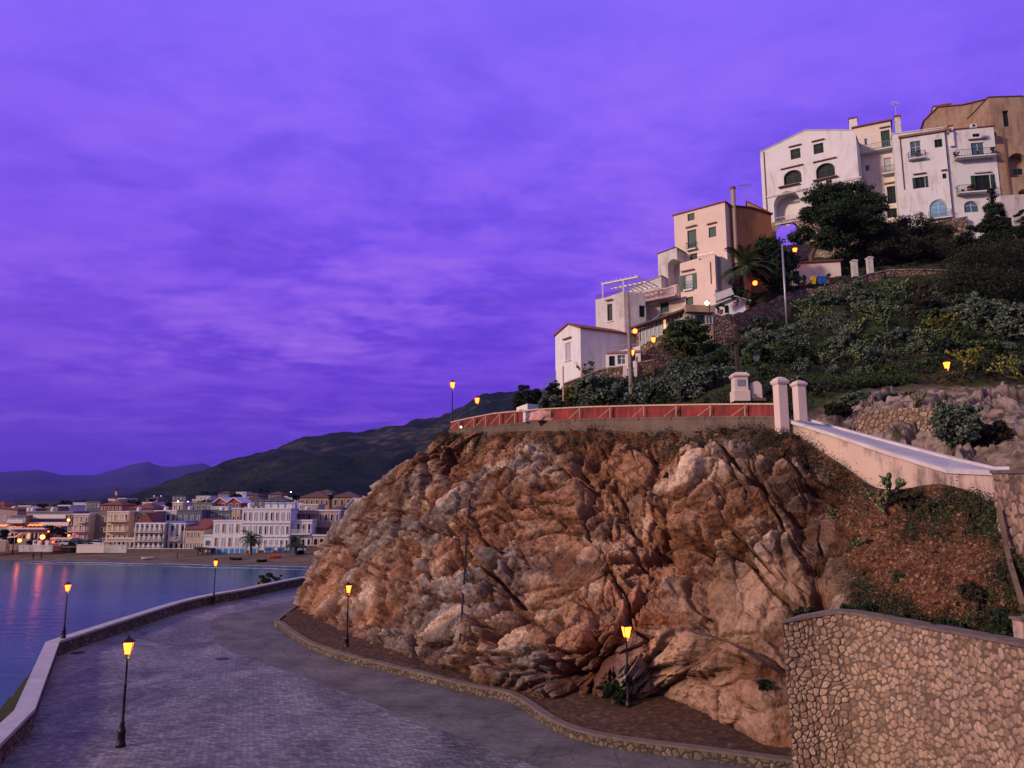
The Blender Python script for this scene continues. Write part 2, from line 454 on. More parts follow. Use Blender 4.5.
ridge('mountain', [(60, 512), (110, 506), (150, 495), (180, 486), (215, 475), (240, 463), (262, 455), (285, 445), (305, 438), (330, 433), (360, 432), (385, 428), (415, 421), (440, 416), (462, 407), (474, 398), (482, 394), (500, 393), (525, 391), (548, 386), (600, 372), (700, 350), (900, 330), (1300, 320), (1900, 350)],
      1700, 430, -1, M['mount'], 'dark scrub covered mountain with pale crags along its crest', 55, nu=700, nt=110, power=1.25, seed=31)

# ================================================================ flat ground, sea, beach
tg = NT('town ground'); c = tg.ramp(tg.noise(.15, 6, .6), [(.35, (.030, .034, .022)), (.6, (.075, .062, .045))]); M['ground'] = tg.done(c, .95, .05)
def sheet(name, xs, ys, zf, mat, label):
    X, Y_ = np.meshgrid(xs, ys); Z = zf(X, Y_)
    me = np_mesh(name, np.stack([X.ravel(), Y_.ravel(), Z.ravel()], 1), grid_faces(len(ys), len(xs)))
    return tag(link(name, me, mat, smooth=True), label, kind='structure')
def shore(X): return 185 - np.clip(X + 124, -60, 100) * .21
def land_z(X, Y_):
    d = Y_ - shore(X)
    z = np.where(d < 0, -9 + 0 * d, 0)
    z = SEA - .7 + 2.9 * sstep(-4, 26, d) + 0.004 * np.clip(d - 60, 0, 1e5) * 9
    z = np.where(d > 60, SEA + 2.2 + .045 * np.clip(d - 60, 0, 260), z)
    return z
xs = np.concatenate([np.linspace(-9000, -400, 12), np.linspace(-380, 300, 120), np.linspace(320, 9000, 12)])
ys = np.concatenate([np.linspace(150, 300, 80), np.linspace(305, 700, 30), np.linspace(800, 12000, 14)])
def gz_(X, Y_):
    z = land_z(X, Y_); z = np.where(Y_ > 700, np.minimum(z, 8), z)
    return z
sheet('ground', xs, ys, gz_, M['ground'], 'ground under the seaside town')
tb = NT('beach sand'); c = tb.ramp(tb.noise(.4, 6, .65, tb.coord((.35, 1, 1))), [(.35, (.085, .062, .048)), (.65, (.17, .125, .095))])
tb.bump(tb.noise(1.2, 5, .6), .5, .15); M['sand'] = tb.done(c, .9, .1)
bx = np.linspace(-420, 60, 200); bt = np.linspace(0, 1, 14)
bv = []
for q in bt:
    yy = shore(bx) - 6 + q * 38 + np.sin(bx * .11) * .7 * (1 - q) + np.sin(bx * .041 + 2) * 1.4 * (1 - q)
    bv.append(np.stack([bx, yy, land_z(bx, yy) + .03], 1))
tag(link('beach', np_mesh('beach', np.concatenate(bv), grid_faces(14, 200)), M['sand'], smooth=True), 'dark sand beach below the town', kind='structure')
ts = NT('sea water'); cc = ts.coord((.35, 1, 1))
ts.bump(ts.noise(.55, 4, .5, cc), .40, .25); ts.bump(ts.noise(2.2, 4, .55, cc), .25, .05)
big = ts.ramp(ts.noise(.035, 4, .55, ts.coord((.3, 1, 1))), [(.35, (.016, .070, .120)), (.65, (.028, .105, .170))])
ts.done(big, .2, .3); ts.b.inputs['Specular Tint'].default_value = (.07, .24, .27, 1); ts.b.inputs['IOR'].default_value = 1.17; M['sea'] = ts.m
sheet('sea', np.concatenate([np.linspace(-12000, -500, 8), np.linspace(-400, 120, 60), np.linspace(500, 12000, 8)]),
      np.concatenate([np.linspace(-6000, -100, 6), np.linspace(-60, 260, 60), np.linspace(400, 12000, 8)]), lambda X, Y_: X * 0 + SEA, M['sea'], 'calm blue sea in the bay')
# foam of the small waves that run up the beach
tw = NT('sea foam'); M['foam'] = tw.done(tw.ramp(tw.noise(.7, 5, .6), [(.3, (.20, .24, .33)), (.7, (.50, .52, .60))]), .7, .2)
fm = MB()
for (x0, x1, off, wd) in ((-175, -128, 3.4, .8), (-122, -62, 3.0, 1.1), (-70, -30, 3.4, .8), (-118, -84, -1.5, .8), (-80, -44, -3, 1.0)):
    n = 40; top = []; bot = []
    for i in range(n + 1):
        q = i / n; x = x0 + (x1 - x0) * q; y = float(shore(np.array(x))) + off + math.sin(x * .3) * .5 + math.sin(x * .9) * .25
        ww = wd * math.sin(math.pi * q) ** .5 * (.55 + .45 * math.sin(x * 1.3) ** 2) + .02
        bot.append((x, y - ww, SEA + .02)); top.append((x, y + ww, SEA + .02))
    fm.add(bot + top, [(i, i + 1, n + 2 + i, n + 1 + i) for i in range(n)])
tag(fm.build('surf', M['foam']), 'pale foam of small waves along the beach', kind='structure')

# ================================================================ promenade road
W1 = [G(57, 656), G(110, 637), G(179, 613), G(214.5, 604), G(246, 598), G(285, 589), G(311, 584)]    # foot of the sea wall (road side)
W0 = [Vector((-14, 16, 0)), Vector((-20.2, 33, 0)), W1[0]]
last = W1[-1]
W2 = [Vector((-20.5, 96, 0)), Vector((-14, 104, 0)), Vector((-4, 111, 0)), Vector((12, 116, 0))]
seaw = W0 + W1[1:] + W2
def smooth_line(pts, n=8):
    out = []
    for i in range(len(pts) - 1):
        p0 = pts[max(i - 1, 0)]; p1 = pts[i]; p2 = pts[i + 1]; p3 = pts[min(i + 2, len(pts) - 1)]
        for k in range(n):
            q = k / n
            out.append(.5 * ((2 * p1) + (p2 - p0) * q + (2 * p0 - 5 * p1 + 4 * p2 - p3) * q * q + (3 * p1 - p0 - 3 * p2 + p3) * q ** 3))
    out.append(pts[-1]); return out
sw_a = [W0[0], W0[1], W0[2]]
sw_b = smooth_line(W1 + W2, 6)
kerb_px = [(278, 622), (281, 629), (302, 645), (325, 655), (351, 663), (417, 680), (471, 694), (512, 703)]
kerb_pts = [Vector((-8, 100, 0)), Vector((-15, 86, 0)), Vector((-19.3, 76, 0))] + [G(u, v) for u, v in kerb_px] + [Vector((2.6, 31.8, 0)), Vector((8, 29.0, 0)), Vector((14, 26.4, 0)), Vector((20, 23.0, 0))]
kerb = smooth_line(kerb_pts, 6)
tr = NT('cobbled promenade'); cc = tr.coord()
br = tr.n('ShaderNodeTexBrick'); br.inputs['Scale'].default_value = 1.0; br.inputs['Brick Width'].default_value = .32; br.inputs['Row Height'].default_value = .17
br.inputs['Mortar Size'].default_value = .012; br.inputs['Color1'].default_value = (.12, .12, .118, 1); br.inputs['Color2'].default_value = (.25, .245, .24, 1); br.inputs['Mortar'].default_value = (.045, .04, .038, 1)
mpn = tr.n('ShaderNodeMapping'); mpn.inputs['Rotation'].default_value = (0, 0, R(24)); tr.l(cc, mpn.inputs[0]); tr.l(mpn.outputs[0], br.inputs['Vector'])
nz = tr.noise(6, 5, .75, cc); nz2 = tr.noise(.35, 5, .6, cc); nz3 = tr.noise(2.2, 3, .8, tr.coord((.5, 2.2, 1)))
c = tr.mix(1, br.outputs['Color'], tr.ramp(nz, [(.3, .45), (.7, 1.4)]), 'MULTIPLY')
c = tr.mix(1, c, tr.ramp(nz2, [(.35, .8), (.65, 1.15)]), 'MULTIPLY')
c = tr.mix(1, c, tr.ramp(nz3, [(.3, .55), (.7, 1.4)]), 'MULTIPLY')
st_ = tr.ramp(tr.noise(.16, 6, .7, tr.coord((1, .6, 1)), 1.0), [(.42, .62), (.5, 1.0), (.62, 1.15)]); c = tr.mix(1, c, st_, 'MULTIPLY')
tr.bump(br.outputs['Fac'], -.4, .02); tr.bump(nz, .6, .03); M['cobble'] = tr.done(c, .62, .35)
ta = NT('worn road paving'); cc = ta.coord()
c = ta.mix(1, ta.ramp(ta.noise(3, 7, .7, cc), [(.3, (.085, .078, .074)), (.7, (.16, .145, .135))]), ta.ramp(ta.noise(.4, 4, .6, cc), [(.35, .60), (.65, 1.2)]), 'MULTIPLY')
cr_ = ta.ramp(ta.voro(.45, ta.coord(), 'DISTANCE_TO_EDGE'), [(.0, .45), (.012, 1.0)]); c = ta.mix(1, c, cr_, 'MULTIPLY')
ta.bump(ta.noise(14, 5, .7, cc), .5, .02); M['paving'] = ta.done(c, .75, .25)
# road: strip between sea wall and kerb, built as a ruled sheet
A_ = [Vector((-6, -20, 0)), Vector((-10, 5, 0))] + sw_a[:1] + [sw_a[1], sw_a[2]] + sw_b[1:]
B_ = [Vector((44, -14, 0)), Vector((32, 8, 0))] + kerb[::-1]
def resample(pts, n):
    L = [0]
    for a, b in zip(pts, pts[1:]): L.append(L[-1] + (b - a).length)
    o = []
    for i in range(n):
        s_ = L[-1] * i / (n - 1); k = 0
        while k < len(L) - 2 and L[k + 1] < s_: k += 1
        q = (s_ - L[k]) / max(L[k + 1] - L[k], 1e-9); o.append(pts[k].lerp(pts[k + 1], q))
    return o
ra = resample(A_, 90); rb_ = resample(B_, 90)
vv = []; nc = 10
for a, b in zip(ra, rb_):
    for k in range(nc): vv.append(tuple(a.lerp(b, k / (nc - 1))))
tag(link('road', np_mesh('road', vv, grid_faces(90, nc)), M['cobble']), 'cobbled seafront road curving round the cliff', kind='structure')
# darker paved lane beside the cliff
inl = smooth_line([Vector((-15, 88, .004)), Vector((-19.5, 80, .004)), G(243, 611), G(216, 617), G(211, 628), G(225, 649), G(288, 671), G(352, 695), G(430, 726), G(540, 768), Vector((6, 22, .004)), Vector((16, 12, .004))], 6)
r1 = resample(inl, 70); r2 = resample([p.copy() for p in kerb], 70)
vv = []
for a, b in zip(r1, r2):
    for k in range(5): q = a.lerp(b, k / 4); vv.append((q.x, q.y, .005))
tag(link('road_lane', np_mesh('road_lane', vv, grid_faces(70, 5)), M['paving']), 'smoother brown paving between cobbles and cliff', kind='structure')
dr = MB()
for (u, v) in ((80, 657), (232, 658), (243, 595)):
    p = G(u, v); dr.lathe([(.42, .004), (.42, .012), (.36, .016)], p, 16)
for i, (u, v) in enumerate(((78, 653), (222, 659))):
    p = G(u, v); d = MB().lathe([(.42, .006), (.42, .02), (.38, .024)], (0, 0, 0), 18)
    tag(d.build('manhole_cover', M['iron'], loc=None), None)
    o = bpy.context.scene.collection.objects[-1]; o.location = p
    tag(o, ['round iron manhole cover at the corner of the sea wall', 'round iron manhole cover in the middle of the promenade'][i], 'manhole cover', 'manhole covers in the promenade')

# ================================================================ sea wall of the promenade
M['coping'] = plain('pale stone coping', (.38, .365, .37), .7, .18, 1.2, bump=.2, bsc=6)
M['wallstone'] = stone('sea wall rubble', (.11, .085, .065), (.25, .19, .145), (.06, .05, .04), 3.2)
def wall_along(name, label, line, h, thick, mat, copm, cop_t=.14, over=.08, z0=None, side=1, base=-6.0, cat='wall', zfun=None, group=None):
    """wall following a polyline; thickness to the left (side=1) of travel; base z for the far foot"""
    pts = [Vector(p) for p in line]; nrm = []
    for i in range(len(pts)):
        d = pts[min(i + 1, len(pts) - 1)] - pts[max(i - 1, 0)]; d.z = 0; d.normalize(); nrm.append(Vector((-d.y, d.x, 0)) * side)
    root = empty(name, pts[0], label, cat, group)
    def strip(offa, offb, zb, zt):
        m = MB(); vs = []; n = len(pts)
        for i, p in enumerate(pts):
            a = p + nrm[i] * offa; b = p + nrm[i] * offb
            zb_ = zb(i); zt_ = zt(i)
            vs += [(a.x, a.y, zb_), (a.x, a.y, zt_), (b.x, b.y, zt_), (b.x, b.y, zb_)]
        fs = []
        for i in range(n - 1):
            a = i * 4; b = a + 4
            for k in range(4):
                k2 = (k + 1) % 4; fs.append((a + k, b + k, b + k2, a + k2))
        fs.append((0, 1, 2, 3)); e = (n - 1) * 4; fs.append((e + 3, e + 2, e + 1, e))
        if side < 0: fs = [f[::-1] for f in fs]
        m.add(vs, fs); return m
    hz = (lambda i: h[i]) if isinstance(h, (list, tuple)) else (lambda i: pts[i].z + h)
    bz = (lambda i: base[i]) if isinstance(base, (list, tuple)) else (lambda i: base)
    strip(0, thick, bz, lambda i: hz(i) - cop_t).build('stonework', mat, root)
    strip(-over, thick + over, lambda i: hz(i) - cop_t, hz).build('coping', copm, root)
    return root
line_sea = [sw_a[0], sw_a[1]] + [sw_a[2]] + sw_b[1:]
wall_along('sea_wall', 'long low rubble sea wall with pale coping along the promenade', line_sea, .9, .62, M['wallstone'], M['coping'], .15, .07)
M['kerbstone'] = stone('kerb wall rubble', (.12, .085, .062), (.22, .165, .12), (.055, .043, .035), 3.6)
M['soilcap'] = plain('rough mortar cap', (.13, .10, .08), .9, .25, 2)
wall_along('kerb_wall', 'low rubble kerb wall at the foot of the cliff', [Vector(p) for p in kerb], .42, .32, M['kerbstone'], M['soilcap'], .09, .03, base=-.5)

# rocks and turf on the sea side of the wall, bottom left
tq = NT('shore turf'); c = tq.ramp(tq.noise(.5, 6, .65), [(.38, (.055, .042, .035)), (.5, (.030, .034, .014)), (.66, (.045, .060, .016))]); tq.bump(tq.noise(2.5, 6, .7), .8, .25); M['turf'] = tq.done(c, .95, .05)
px = np.linspace(0, 1, 60); py = np.linspace(0, 1, 24); V_ = []
for b in py:
    for a in px:
        y = 8 + a * 44; xw = -12.5 - .30 * (y - 12) - .9
        if y > 33: xw = -20.9 - (y - 33) * .52
        x = xw - b * 11.5 * (1 - .62 * sstep(.62, 1, np.array(a)))
        V_.append((x, y, 0))
V_ = np.array(V_); bb = np.repeat(py, 60)
V_[:, 2] = -.9 - 4.9 * bb ** 1.25 + fbm(V_ * .35, 5, 55) * 1.3 * (.25 + bb)
fv, fe, _ = facets(V_ * .6, 91); V_[:, 2] += fv * .6 * bb
tag(link('shore_bank', np_mesh('shore_bank', V_, grid_faces(24, 60)), M['turf'], smooth=False), 'rocky turf bank below the sea wall', kind='structure')
# ================================================================ cliff
def g3(u, v, z=0.0): return tuple(G(u, v, z))
def p3(u, v, Y): return tuple(P(u, v, Y))
net = [  # columns left to right, five rows bottom to top
    [(-6, 108, -1), (-4, 104, 3), (-1, 100, 7), (3, 96, 11), (6, 92, 15.2)],
    [(-16, 88, -1), (-13.5, 86, 3), (-10, 83, 7), (-5, 79, 11.5), (0, 75, 15.4)],
    [g3(299, 611, -.3), p3(316, 567, 70), p3(350, 514, 67.5), p3(397, 465, 64), p3(449, 434, 60.5)],
    [g3(350, 645), p3(378, 590, 55), p3(412, 530, 57), p3(452, 475, 58), p3(492, 432, 57)],
    [g3(430, 672), p3(445, 612, 46), p3(468, 552, 49), p3(493, 490, 52), p3(534, 431, 53.5)],
    [g3(505, 696), p3(520, 635, 39.8), p3(538, 565, 43), p3(555, 497, 46.5), p3(584, 431, 50)],
    [g3(575, 708), p3(585, 640, 36.5), p3(592, 567, 39.5), p3(608, 498, 43.5), p3(640, 431, 47)],
    [g3(650, 712, 0), p3(655, 640, 35.3), p3(658, 567, 38), p3(668, 495, 41.2), p3(695, 431, 44)],
    [g3(720, 735, 0), p3(722, 655, 32.6), p3(722, 580, 34.8), p3(727, 505, 37.6), p3(745, 431, 41.2)],
    [g3(800, 775, 0), p3(797, 690, 29.3), p3(790, 610, 31.5), p3(790, 525, 34.6), p3(785, 431, 38.6)],
    [p3(850, 770, 29), p3(838, 690, 29.2), p3(836, 615, 30.2), p3(832, 545, 32.6), p3(822, 452, 36.4)],
    [p3(905, 760, 27), p3(893, 690, 27.2), p3(890, 620, 27.9), p3(885, 555, 29.6), p3(878, 488, 32.4)],
    [p3(975, 760, 25), p3(962, 700, 25.2), p3(955, 634, 25.5), p3(948, 565, 26.6), p3(940, 484, 29.6)],
    [p3(1050, 760, 22.6), p3(1040, 700, 22.7), p3(1030, 645, 22.9), p3(1022, 575, 23.4), p3(1012, 500, 26.0)],
    [p3(1130, 760, 20), p3(1125, 700, 20.2), p3(1115, 650, 20.4), p3(1105, 575, 20.5), p3(1090, 480, 22.5)],
]
net = np.array(net, dtype=float)
def catmull(A, n):
    """resample axis 0 with catmull-rom to n rows"""
    m = len(A); q = np.linspace(0, m - 1, n); i = np.clip(np.floor(q).astype(int), 0, m - 2); f = (q - i)
    f = f.reshape((-1,) + (1,) * (A.ndim - 1))
    a = A[np.clip(i - 1, 0, m - 1)]; b = A[i]; c = A[i + 1]; d = A[np.clip(i + 2, 0, m - 1)]
    return .5 * (2 * b + (c - a) * f + (2 * a - 5 * b + 4 * c - d) * f * f + (3 * b - a - 3 * c + d) * f ** 3)
NU, NV = 1060, 500
S = catmull(net, NU)                       # NU x 5 x 3
S = np.transpose(catmull(np.transpose(S, (1, 0, 2)), NV), (1, 0, 2))   # NU x NV x 3
S = np.transpose(S, (1, 0, 2)).copy()      # NV rows, NU cols
du = np.gradient(S, axis=1); dv = np.gradient(S, axis=0); N = np.cross(du, dv); N /= np.linalg.norm(N, axis=2, keepdims=True) + 1e-9
if N[NV // 2, NU // 2, 1] > 0: N = -N
Pn = S.reshape(-1, 3); Nn = N.reshape(-1, 3)
cu = np.tile(np.linspace(0, len(net) - 1, NU), NV); tv = np.repeat(np.linspace(0, 1, NV), NU)
# strata frame: beds dip, rising to the right on the face
q = Pn.copy(); ang = R(28)
a_ = q[:, 0] * math.cos(ang) + q[:, 2] * math.sin(ang); b_ = -q[:, 0] * math.sin(ang) + q[:, 2] * math.cos(ang)
W = np.stack([a_, q[:, 1], b_], 1)
warp = np.stack([fbm(W * .22, 3, 101), fbm(W * .22, 3, 111), fbm(W * .22, 3, 121)], 1)
Ww = W + warp * 2.6
def rot2(x_, z_, an): return x_ * math.cos(an) + z_ * math.sin(an), -x_ * math.sin(an) + z_ * math.cos(an)
w2 = np.stack([fbm(W * .9, 3, 131), fbm(W * .9, 3, 141), fbm(W * .9, 3, 151)], 1)
Wa = W + warp * 1.1
def cells(an, sx_, sy_, sz_, seed, tilt, wamt=.10):
    x_, z_ = rot2(q[:, 0] + q[:, 1] * .3, q[:, 2], R(an)); Wk = np.stack([x_, q[:, 1], z_], 1) + warp * .9 + w2 * wamt
    return facets(Wk * np.array([sx_, sy_, sz_]), seed, tilt)
fA, eA, iA = cells(28, .15, .13, .21, 201, 1.3)
fB, eB, iB = cells(-22, .46, .30, .30, 211, 1.5)
fC, eC, iC = cells(52, .38, .7, 1.35, 221, 1.5, .06)
fD, eD, iD = cells(62, 1.1, 1.7, 2.7, 231, 1.7, .05)
fE, eE, iE = cells(-30, 4.2, 4.5, 5.4, 241, 1.8, .03)
dome = lambda f_, e_, w_: (f_ + .62) * (.45 + .55 * sstep(0, w_, e_))
n5 = fbm(W * 2.6, 4, 161)
rid = 1 - np.abs(fbm(W * np.array([.5, .5, 1.0]), 4, 171)) * 2.2
# masks
soil = sstep(9.9, 10.9, cu + fbm(Pn * .35, 4, 301) * .9) * 1.0
topsoil = sstep(.86, .97, tv + fbm(Pn * .5, 4, 311) * .09)
foot = 1 - sstep(.02, .11, tv + fbm(Pn * .5, 3, 321) * .04)
slab = sstep(6.7, 7.3, cu + warp[:, 0] * .8) * (1 - sstep(9.6, 10.1, cu)) * (1 - sstep(.48, .62, tv + warp[:, 1] * .22))   # smooth quarried slab low right
slab2 = sstep(4.9, 5.4, cu + warp[:, 0]) * (1 - sstep(6.2, 6.6, cu + warp[:, 0])) * sstep(.3, .36, tv + warp[:, 2] * .1) * (1 - sstep(.6, .7, tv))
sm = np.clip(slab * .8 + slab2 * .65, 0, .88)
rock = (1 - soil) * (1 - .75 * topsoil)
vert = 1 - np.abs(fbm(np.stack([q[:, 0] * .9 + warp[:, 0] * 1.5, q[:, 1] * .5, q[:, 2] * .16], 1), 4, 181)) * 2.6
fx1, fz1 = rot2(q[:, 0] + q[:, 1] * .35, q[:, 2], R(-14)); wv = warp * 1.3 + w2 * .10
F1v, F1e, F1i = facets(np.stack([(fx1 + wv[:, 0]) * .30, (q[:, 1] + wv[:, 1]) * .03, (fz1 + wv[:, 2]) * .075], 1), 251, .8)
fx2, fz2 = rot2(q[:, 0], q[:, 2], R(33))
F2v, F2e, F2i = facets(np.stack([(fx2 + wv[:, 1]) * .07, (q[:, 1] + wv[:, 0]) * .04, (fz2 + wv[:, 2] * .8) * .42], 1), 261, .8)
big = (dome(fA, eA, .06) * .95 + dome(fB, eB, .07) * .50 * (1 - .85 * sm) + dome(fC, eC, .08) * .36 * (1 - .9 * sm) + dome(fD, eD, .10) * .17 * (1 - sm * .7) + dome(fE, eE, .16) * .075 * (1 - .5 * sm)
       + dome(F1v, F1e, .06) * .60 * (1 - .6 * sm) + dome(F2v, F2e, .06) * .50 * (1 - .5 * sm) + n5 * .03 + rid * .05)
big = big - np.mean(big[(cu > 2) & (cu < 10)]) - .05
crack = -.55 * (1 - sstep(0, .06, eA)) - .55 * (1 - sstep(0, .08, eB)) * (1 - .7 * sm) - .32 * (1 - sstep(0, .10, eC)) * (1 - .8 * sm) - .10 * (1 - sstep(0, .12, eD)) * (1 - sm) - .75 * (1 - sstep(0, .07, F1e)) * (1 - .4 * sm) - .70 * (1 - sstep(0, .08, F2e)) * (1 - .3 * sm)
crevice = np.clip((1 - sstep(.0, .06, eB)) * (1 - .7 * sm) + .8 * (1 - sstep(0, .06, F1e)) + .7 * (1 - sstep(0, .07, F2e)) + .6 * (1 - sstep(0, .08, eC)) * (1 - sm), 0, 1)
disp = rock * (big * .95 + crack * .8)
disp += soil * (fbm(Pn * .5, 5, 401) * .55 + fbm(Pn * 2.5, 4, 411) * .16 + np.maximum(facets(Pn * 2.2, 421)[0], 0) * .22)
disp += topsoil * (1 - soil) * (fbm(Pn * 1.2, 4, 431) * .35 + np.maximum(fD, 0) * .3)
disp *= 1 - .55 * foot
disp *= .66 + .34 * sstep(2.6, 4.6, cu)
edge = sstep(0, .03, tv) * (1 - sstep(.972, 1, tv) * .85)
disp = disp * edge
Q = Pn + Nn * disp[:, None] * np.array([1, 1, .75])
Q[:, 2] -= .25 * (1 - sstep(0, .02, tv))
me = np_mesh('cliff', Q, grid_faces(NV, NU))
patch = fbm(Ww * np.array([.16, .16, .30]), 4, 501); patch2 = fbm(Ww * np.array([.5, .5, .8]), 4, 511)
rust = sstep(.10, .34, patch + .5 * patch2 + .16 * (1 - sstep(0, .22, eB)) + .10 * (1 - sstep(0, .3, eC)) - .04) * (1 - .5 * sm)
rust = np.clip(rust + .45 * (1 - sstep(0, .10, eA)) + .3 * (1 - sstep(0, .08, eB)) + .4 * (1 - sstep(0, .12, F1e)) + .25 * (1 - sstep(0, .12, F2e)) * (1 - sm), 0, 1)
grey = sstep(-.08, .26, -patch + .6 * patch2 + .10 * (1 - tv) + .10 * (1 - sstep(3, 5.5, cu))) * (1 - .6 * slab)
darkw = np.clip(sstep(.0, .35, fbm(W * .35, 4, 521) + .55 * sstep(.55, 1.0, tv) * sstep(6.8, 9.5, cu) - .12), 0, 1)
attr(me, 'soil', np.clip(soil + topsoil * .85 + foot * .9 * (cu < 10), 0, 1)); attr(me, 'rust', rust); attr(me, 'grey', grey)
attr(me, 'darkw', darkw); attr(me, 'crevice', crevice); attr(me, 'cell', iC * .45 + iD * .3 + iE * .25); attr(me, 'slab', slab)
attr(me, 'veg', np.clip(soil * sstep(.08, .34, fbm(Pn * .42, 4, 531) + .22 * (1 - sstep(.52, .66, tv)) + .15 * sstep(.85, 1, tv)) + topsoil * sstep(.1, .35, fbm(Pn * .8, 3, 541)), 0, 1))
tk = NT('limestone cliff'); cc = tk.coord()
fine = tk.noise(1.6, 9, .68, cc, .6); fine2 = tk.noise(7, 6, .7, cc); grain = tk.noise(28, 3, .6, cc)
cfac = tk.math('ADD', tk.math('MULTIPLY', fine, .55), tk.math('MULTIPLY', tk.math('ADD', tk.math('MULTIPLY', tk.at('cell'), .5), .25), .45))
base = tk.ramp(cfac, [(.30, (.10, .058, .040)), (.42, (.32, .205, .135)), (.55, (.55, .385, .27)), (.8, (.68, .54, .41))])
gry = tk.ramp(cfac, [(.30, (.045, .036, .034)), (.5, (.19, .155, .14)), (.7, (.44, .38, .34))])
rst = tk.ramp(fine2, [(.3, (.10, .030, .012)), (.55, (.26, .088, .032)), (.75, (.36, .17, .08))])
slb = tk.ramp(fine, [(.3, (.24, .14, .095)), (.6, (.36, .225, .15)), (.8, (.42, .29, .21))])
c = tk.mix(tk.at('grey'), base, gry)
c = tk.mix(tk.math('MULTIPLY', tk.at('slab'), .8), c, slb)
c = tk.mix(tk.math('MULTIPLY', tk.math('MULTIPLY', tk.at('rust'), 0.92), tk.ramp(fine2, [(.35, .35), (.6, 1.0)])), c, rst)
c = tk.mix(tk.math('MULTIPLY', tk.at('darkw'), .60), c, (.12, .082, .066))
c = tk.mix(1, c, tk.ramp(tk.at('cell'), [(0, .50), (.5, .95), (1, 1.2)]), 'MULTIPLY')
crk = tk.ramp(tk.voro(1.15, tk.coord((1, 1, .55)), 'DISTANCE_TO_EDGE'), [(.0, 1.0), (.035, 0.0)]); c = tk.mix(tk.math('MULTIPLY', crk, tk.ramp(fine2, [(.42, 0.0), (.6, .75)])), c, (.06, .03, .022))
c = tk.mix(1, c, tk.ramp(grain, [(.3, .78), (.7, 1.15)]), 'MULTIPLY')
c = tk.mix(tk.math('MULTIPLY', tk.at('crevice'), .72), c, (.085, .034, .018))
so = tk.ramp(fine2, [(.30, (.030, .014, .009)), (.5, (.100, .042, .022)), (.62, (.20, .095, .052)), (.72, (.34, .21, .14))])
c = tk.mix(tk.at('soil'), c, so)
vg = tk.ramp(fine2, [(.35, (.010, .012, .005)), (.7, (.030, .036, .012))])
c = tk.mix(tk.math('MULTIPLY', tk.at('veg'), .8), c, vg)
vb_ = tk.voro(1.9, tk.coord((1, 1, 1.4)), 'F1', 'Distance'); tk.bump(vb_, .55, .22); vb2 = tk.voro(5.5, tk.coord((1, 1, .7)), 'F1', 'Distance'); tk.bump(vb2, .5, .08); tk.bump(fine, .3, .10); tk.bump(fine2, .6, .06); tk.bump(grain, .3, .015)
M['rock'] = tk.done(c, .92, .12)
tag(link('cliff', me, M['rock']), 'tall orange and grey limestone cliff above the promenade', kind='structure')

# strip of bare soil between kerb wall and cliff, and ground to the right under the stone wall
vs = []; kk = resample(kerb, 120)
for i, p in enumerate(kk):
    d = (kk[min(i + 1, 119)] - kk[max(i - 1, 0)]).normalized(); n_ = Vector((-d.y, d.x, 0))
    for k in range(12):
        q_ = p + n_ * (.2 + k * .85); vs.append((q_.x, q_.y, .34 + .06 * k))
vs = np.array(vs); vs[:, 2] += fbm(vs * .9, 4, 611) * .22 + fbm(vs * 4, 3, 612) * .06
tso = NT('bare soil'); f_ = tso.noise(3.5, 7, .7); c = tso.ramp(f_, [(.3, (.030, .019, .014)), (.55, (.085, .050, .034)), (.72, (.20, .125, .085))]); tso.bump(f_, .7, .08); M['soil'] = tso.done(c, .95, .05)
tag(link('soil_strip', np_mesh('soil_strip', vs, grid_faces(120, 12)), M['soil'], smooth=True), 'bare soil strip at the foot of the cliff', kind='structure')

# ================================================================ hillside behind and above the cliff
ctl = []
def cp(u, v, Y): ctl.append(tuple(P(u, v, Y)))
ptop = [(449, 434, 60.5), (492, 432, 57), (534, 431, 53.5), (584, 431, 50), (640, 431, 47), (695, 431, 44), (745, 431, 41.2), (785, 431, 38.6)]
for u, v, Y in ptop:
    p = P(u, v, Y); ctl.append((p.x, p.y, p.z + .2)); 
    ctl.append((p.x + 1.5, p.y + 6, p.z + .35))
for a in [(548, 400, 74), (575, 398, 72), (600, 396, 70), (640, 394, 66), (700, 388, 60), (745, 388, 56), (775, 388, 54), (800, 392, 50), (840, 383, 55), (880, 381, 54), (905, 391, 46), (960, 388, 45), (1020, 386, 43),
          (850, 415, 41.5), (870, 432, 38.5), (920, 420, 39), (960, 440, 36), (1010, 455, 33), (1080, 440, 33),
          (560, 394, 82), (600, 388, 84), (640, 372, 84), (665, 368, 80), (700, 362, 76), (740, 352, 74), (780, 345, 73), (830, 345, 68), (900, 345, 64), (960, 350, 60), (1020, 352, 58),
          (650, 365, 92), (690, 318, 90), (720, 306, 88), (760, 302, 88), (800, 290, 90), (825, 284, 90), (860, 274, 92), (900, 274, 90), (945, 274, 88), (1000, 285, 84), (1060, 290, 82),
          (830, 315, 80), (890, 310, 78), (950, 310, 75), (1020, 312, 72),
          (720, 292, 100), (800, 262, 104), (860, 250, 104), (920, 240, 104), (990, 232, 100), (1080, 225, 98),
          (800, 255, 114), (870, 245, 114), (950, 232, 114), (1050, 225, 112)]: cp(*a)
for a in [(-9, 70, 12.5), (-8, 80, 12), (-4, 90, 12), (2, 100, 14), (12, 112, 20), (26, 120, 30), (40, 126, 42), (60, 130, 46), (90, 126, 50), (-2, 120, 6), (20, 135, 14), (50, 150, 30), (90, 150, 40), (130, 110, 50), (130, 70, 40), (120, 40, 25), (70, 25, 14), (40, 27, 11.5), (32, 26, 10.4)]: ctl.append(a)
ctl = np.array(ctl)
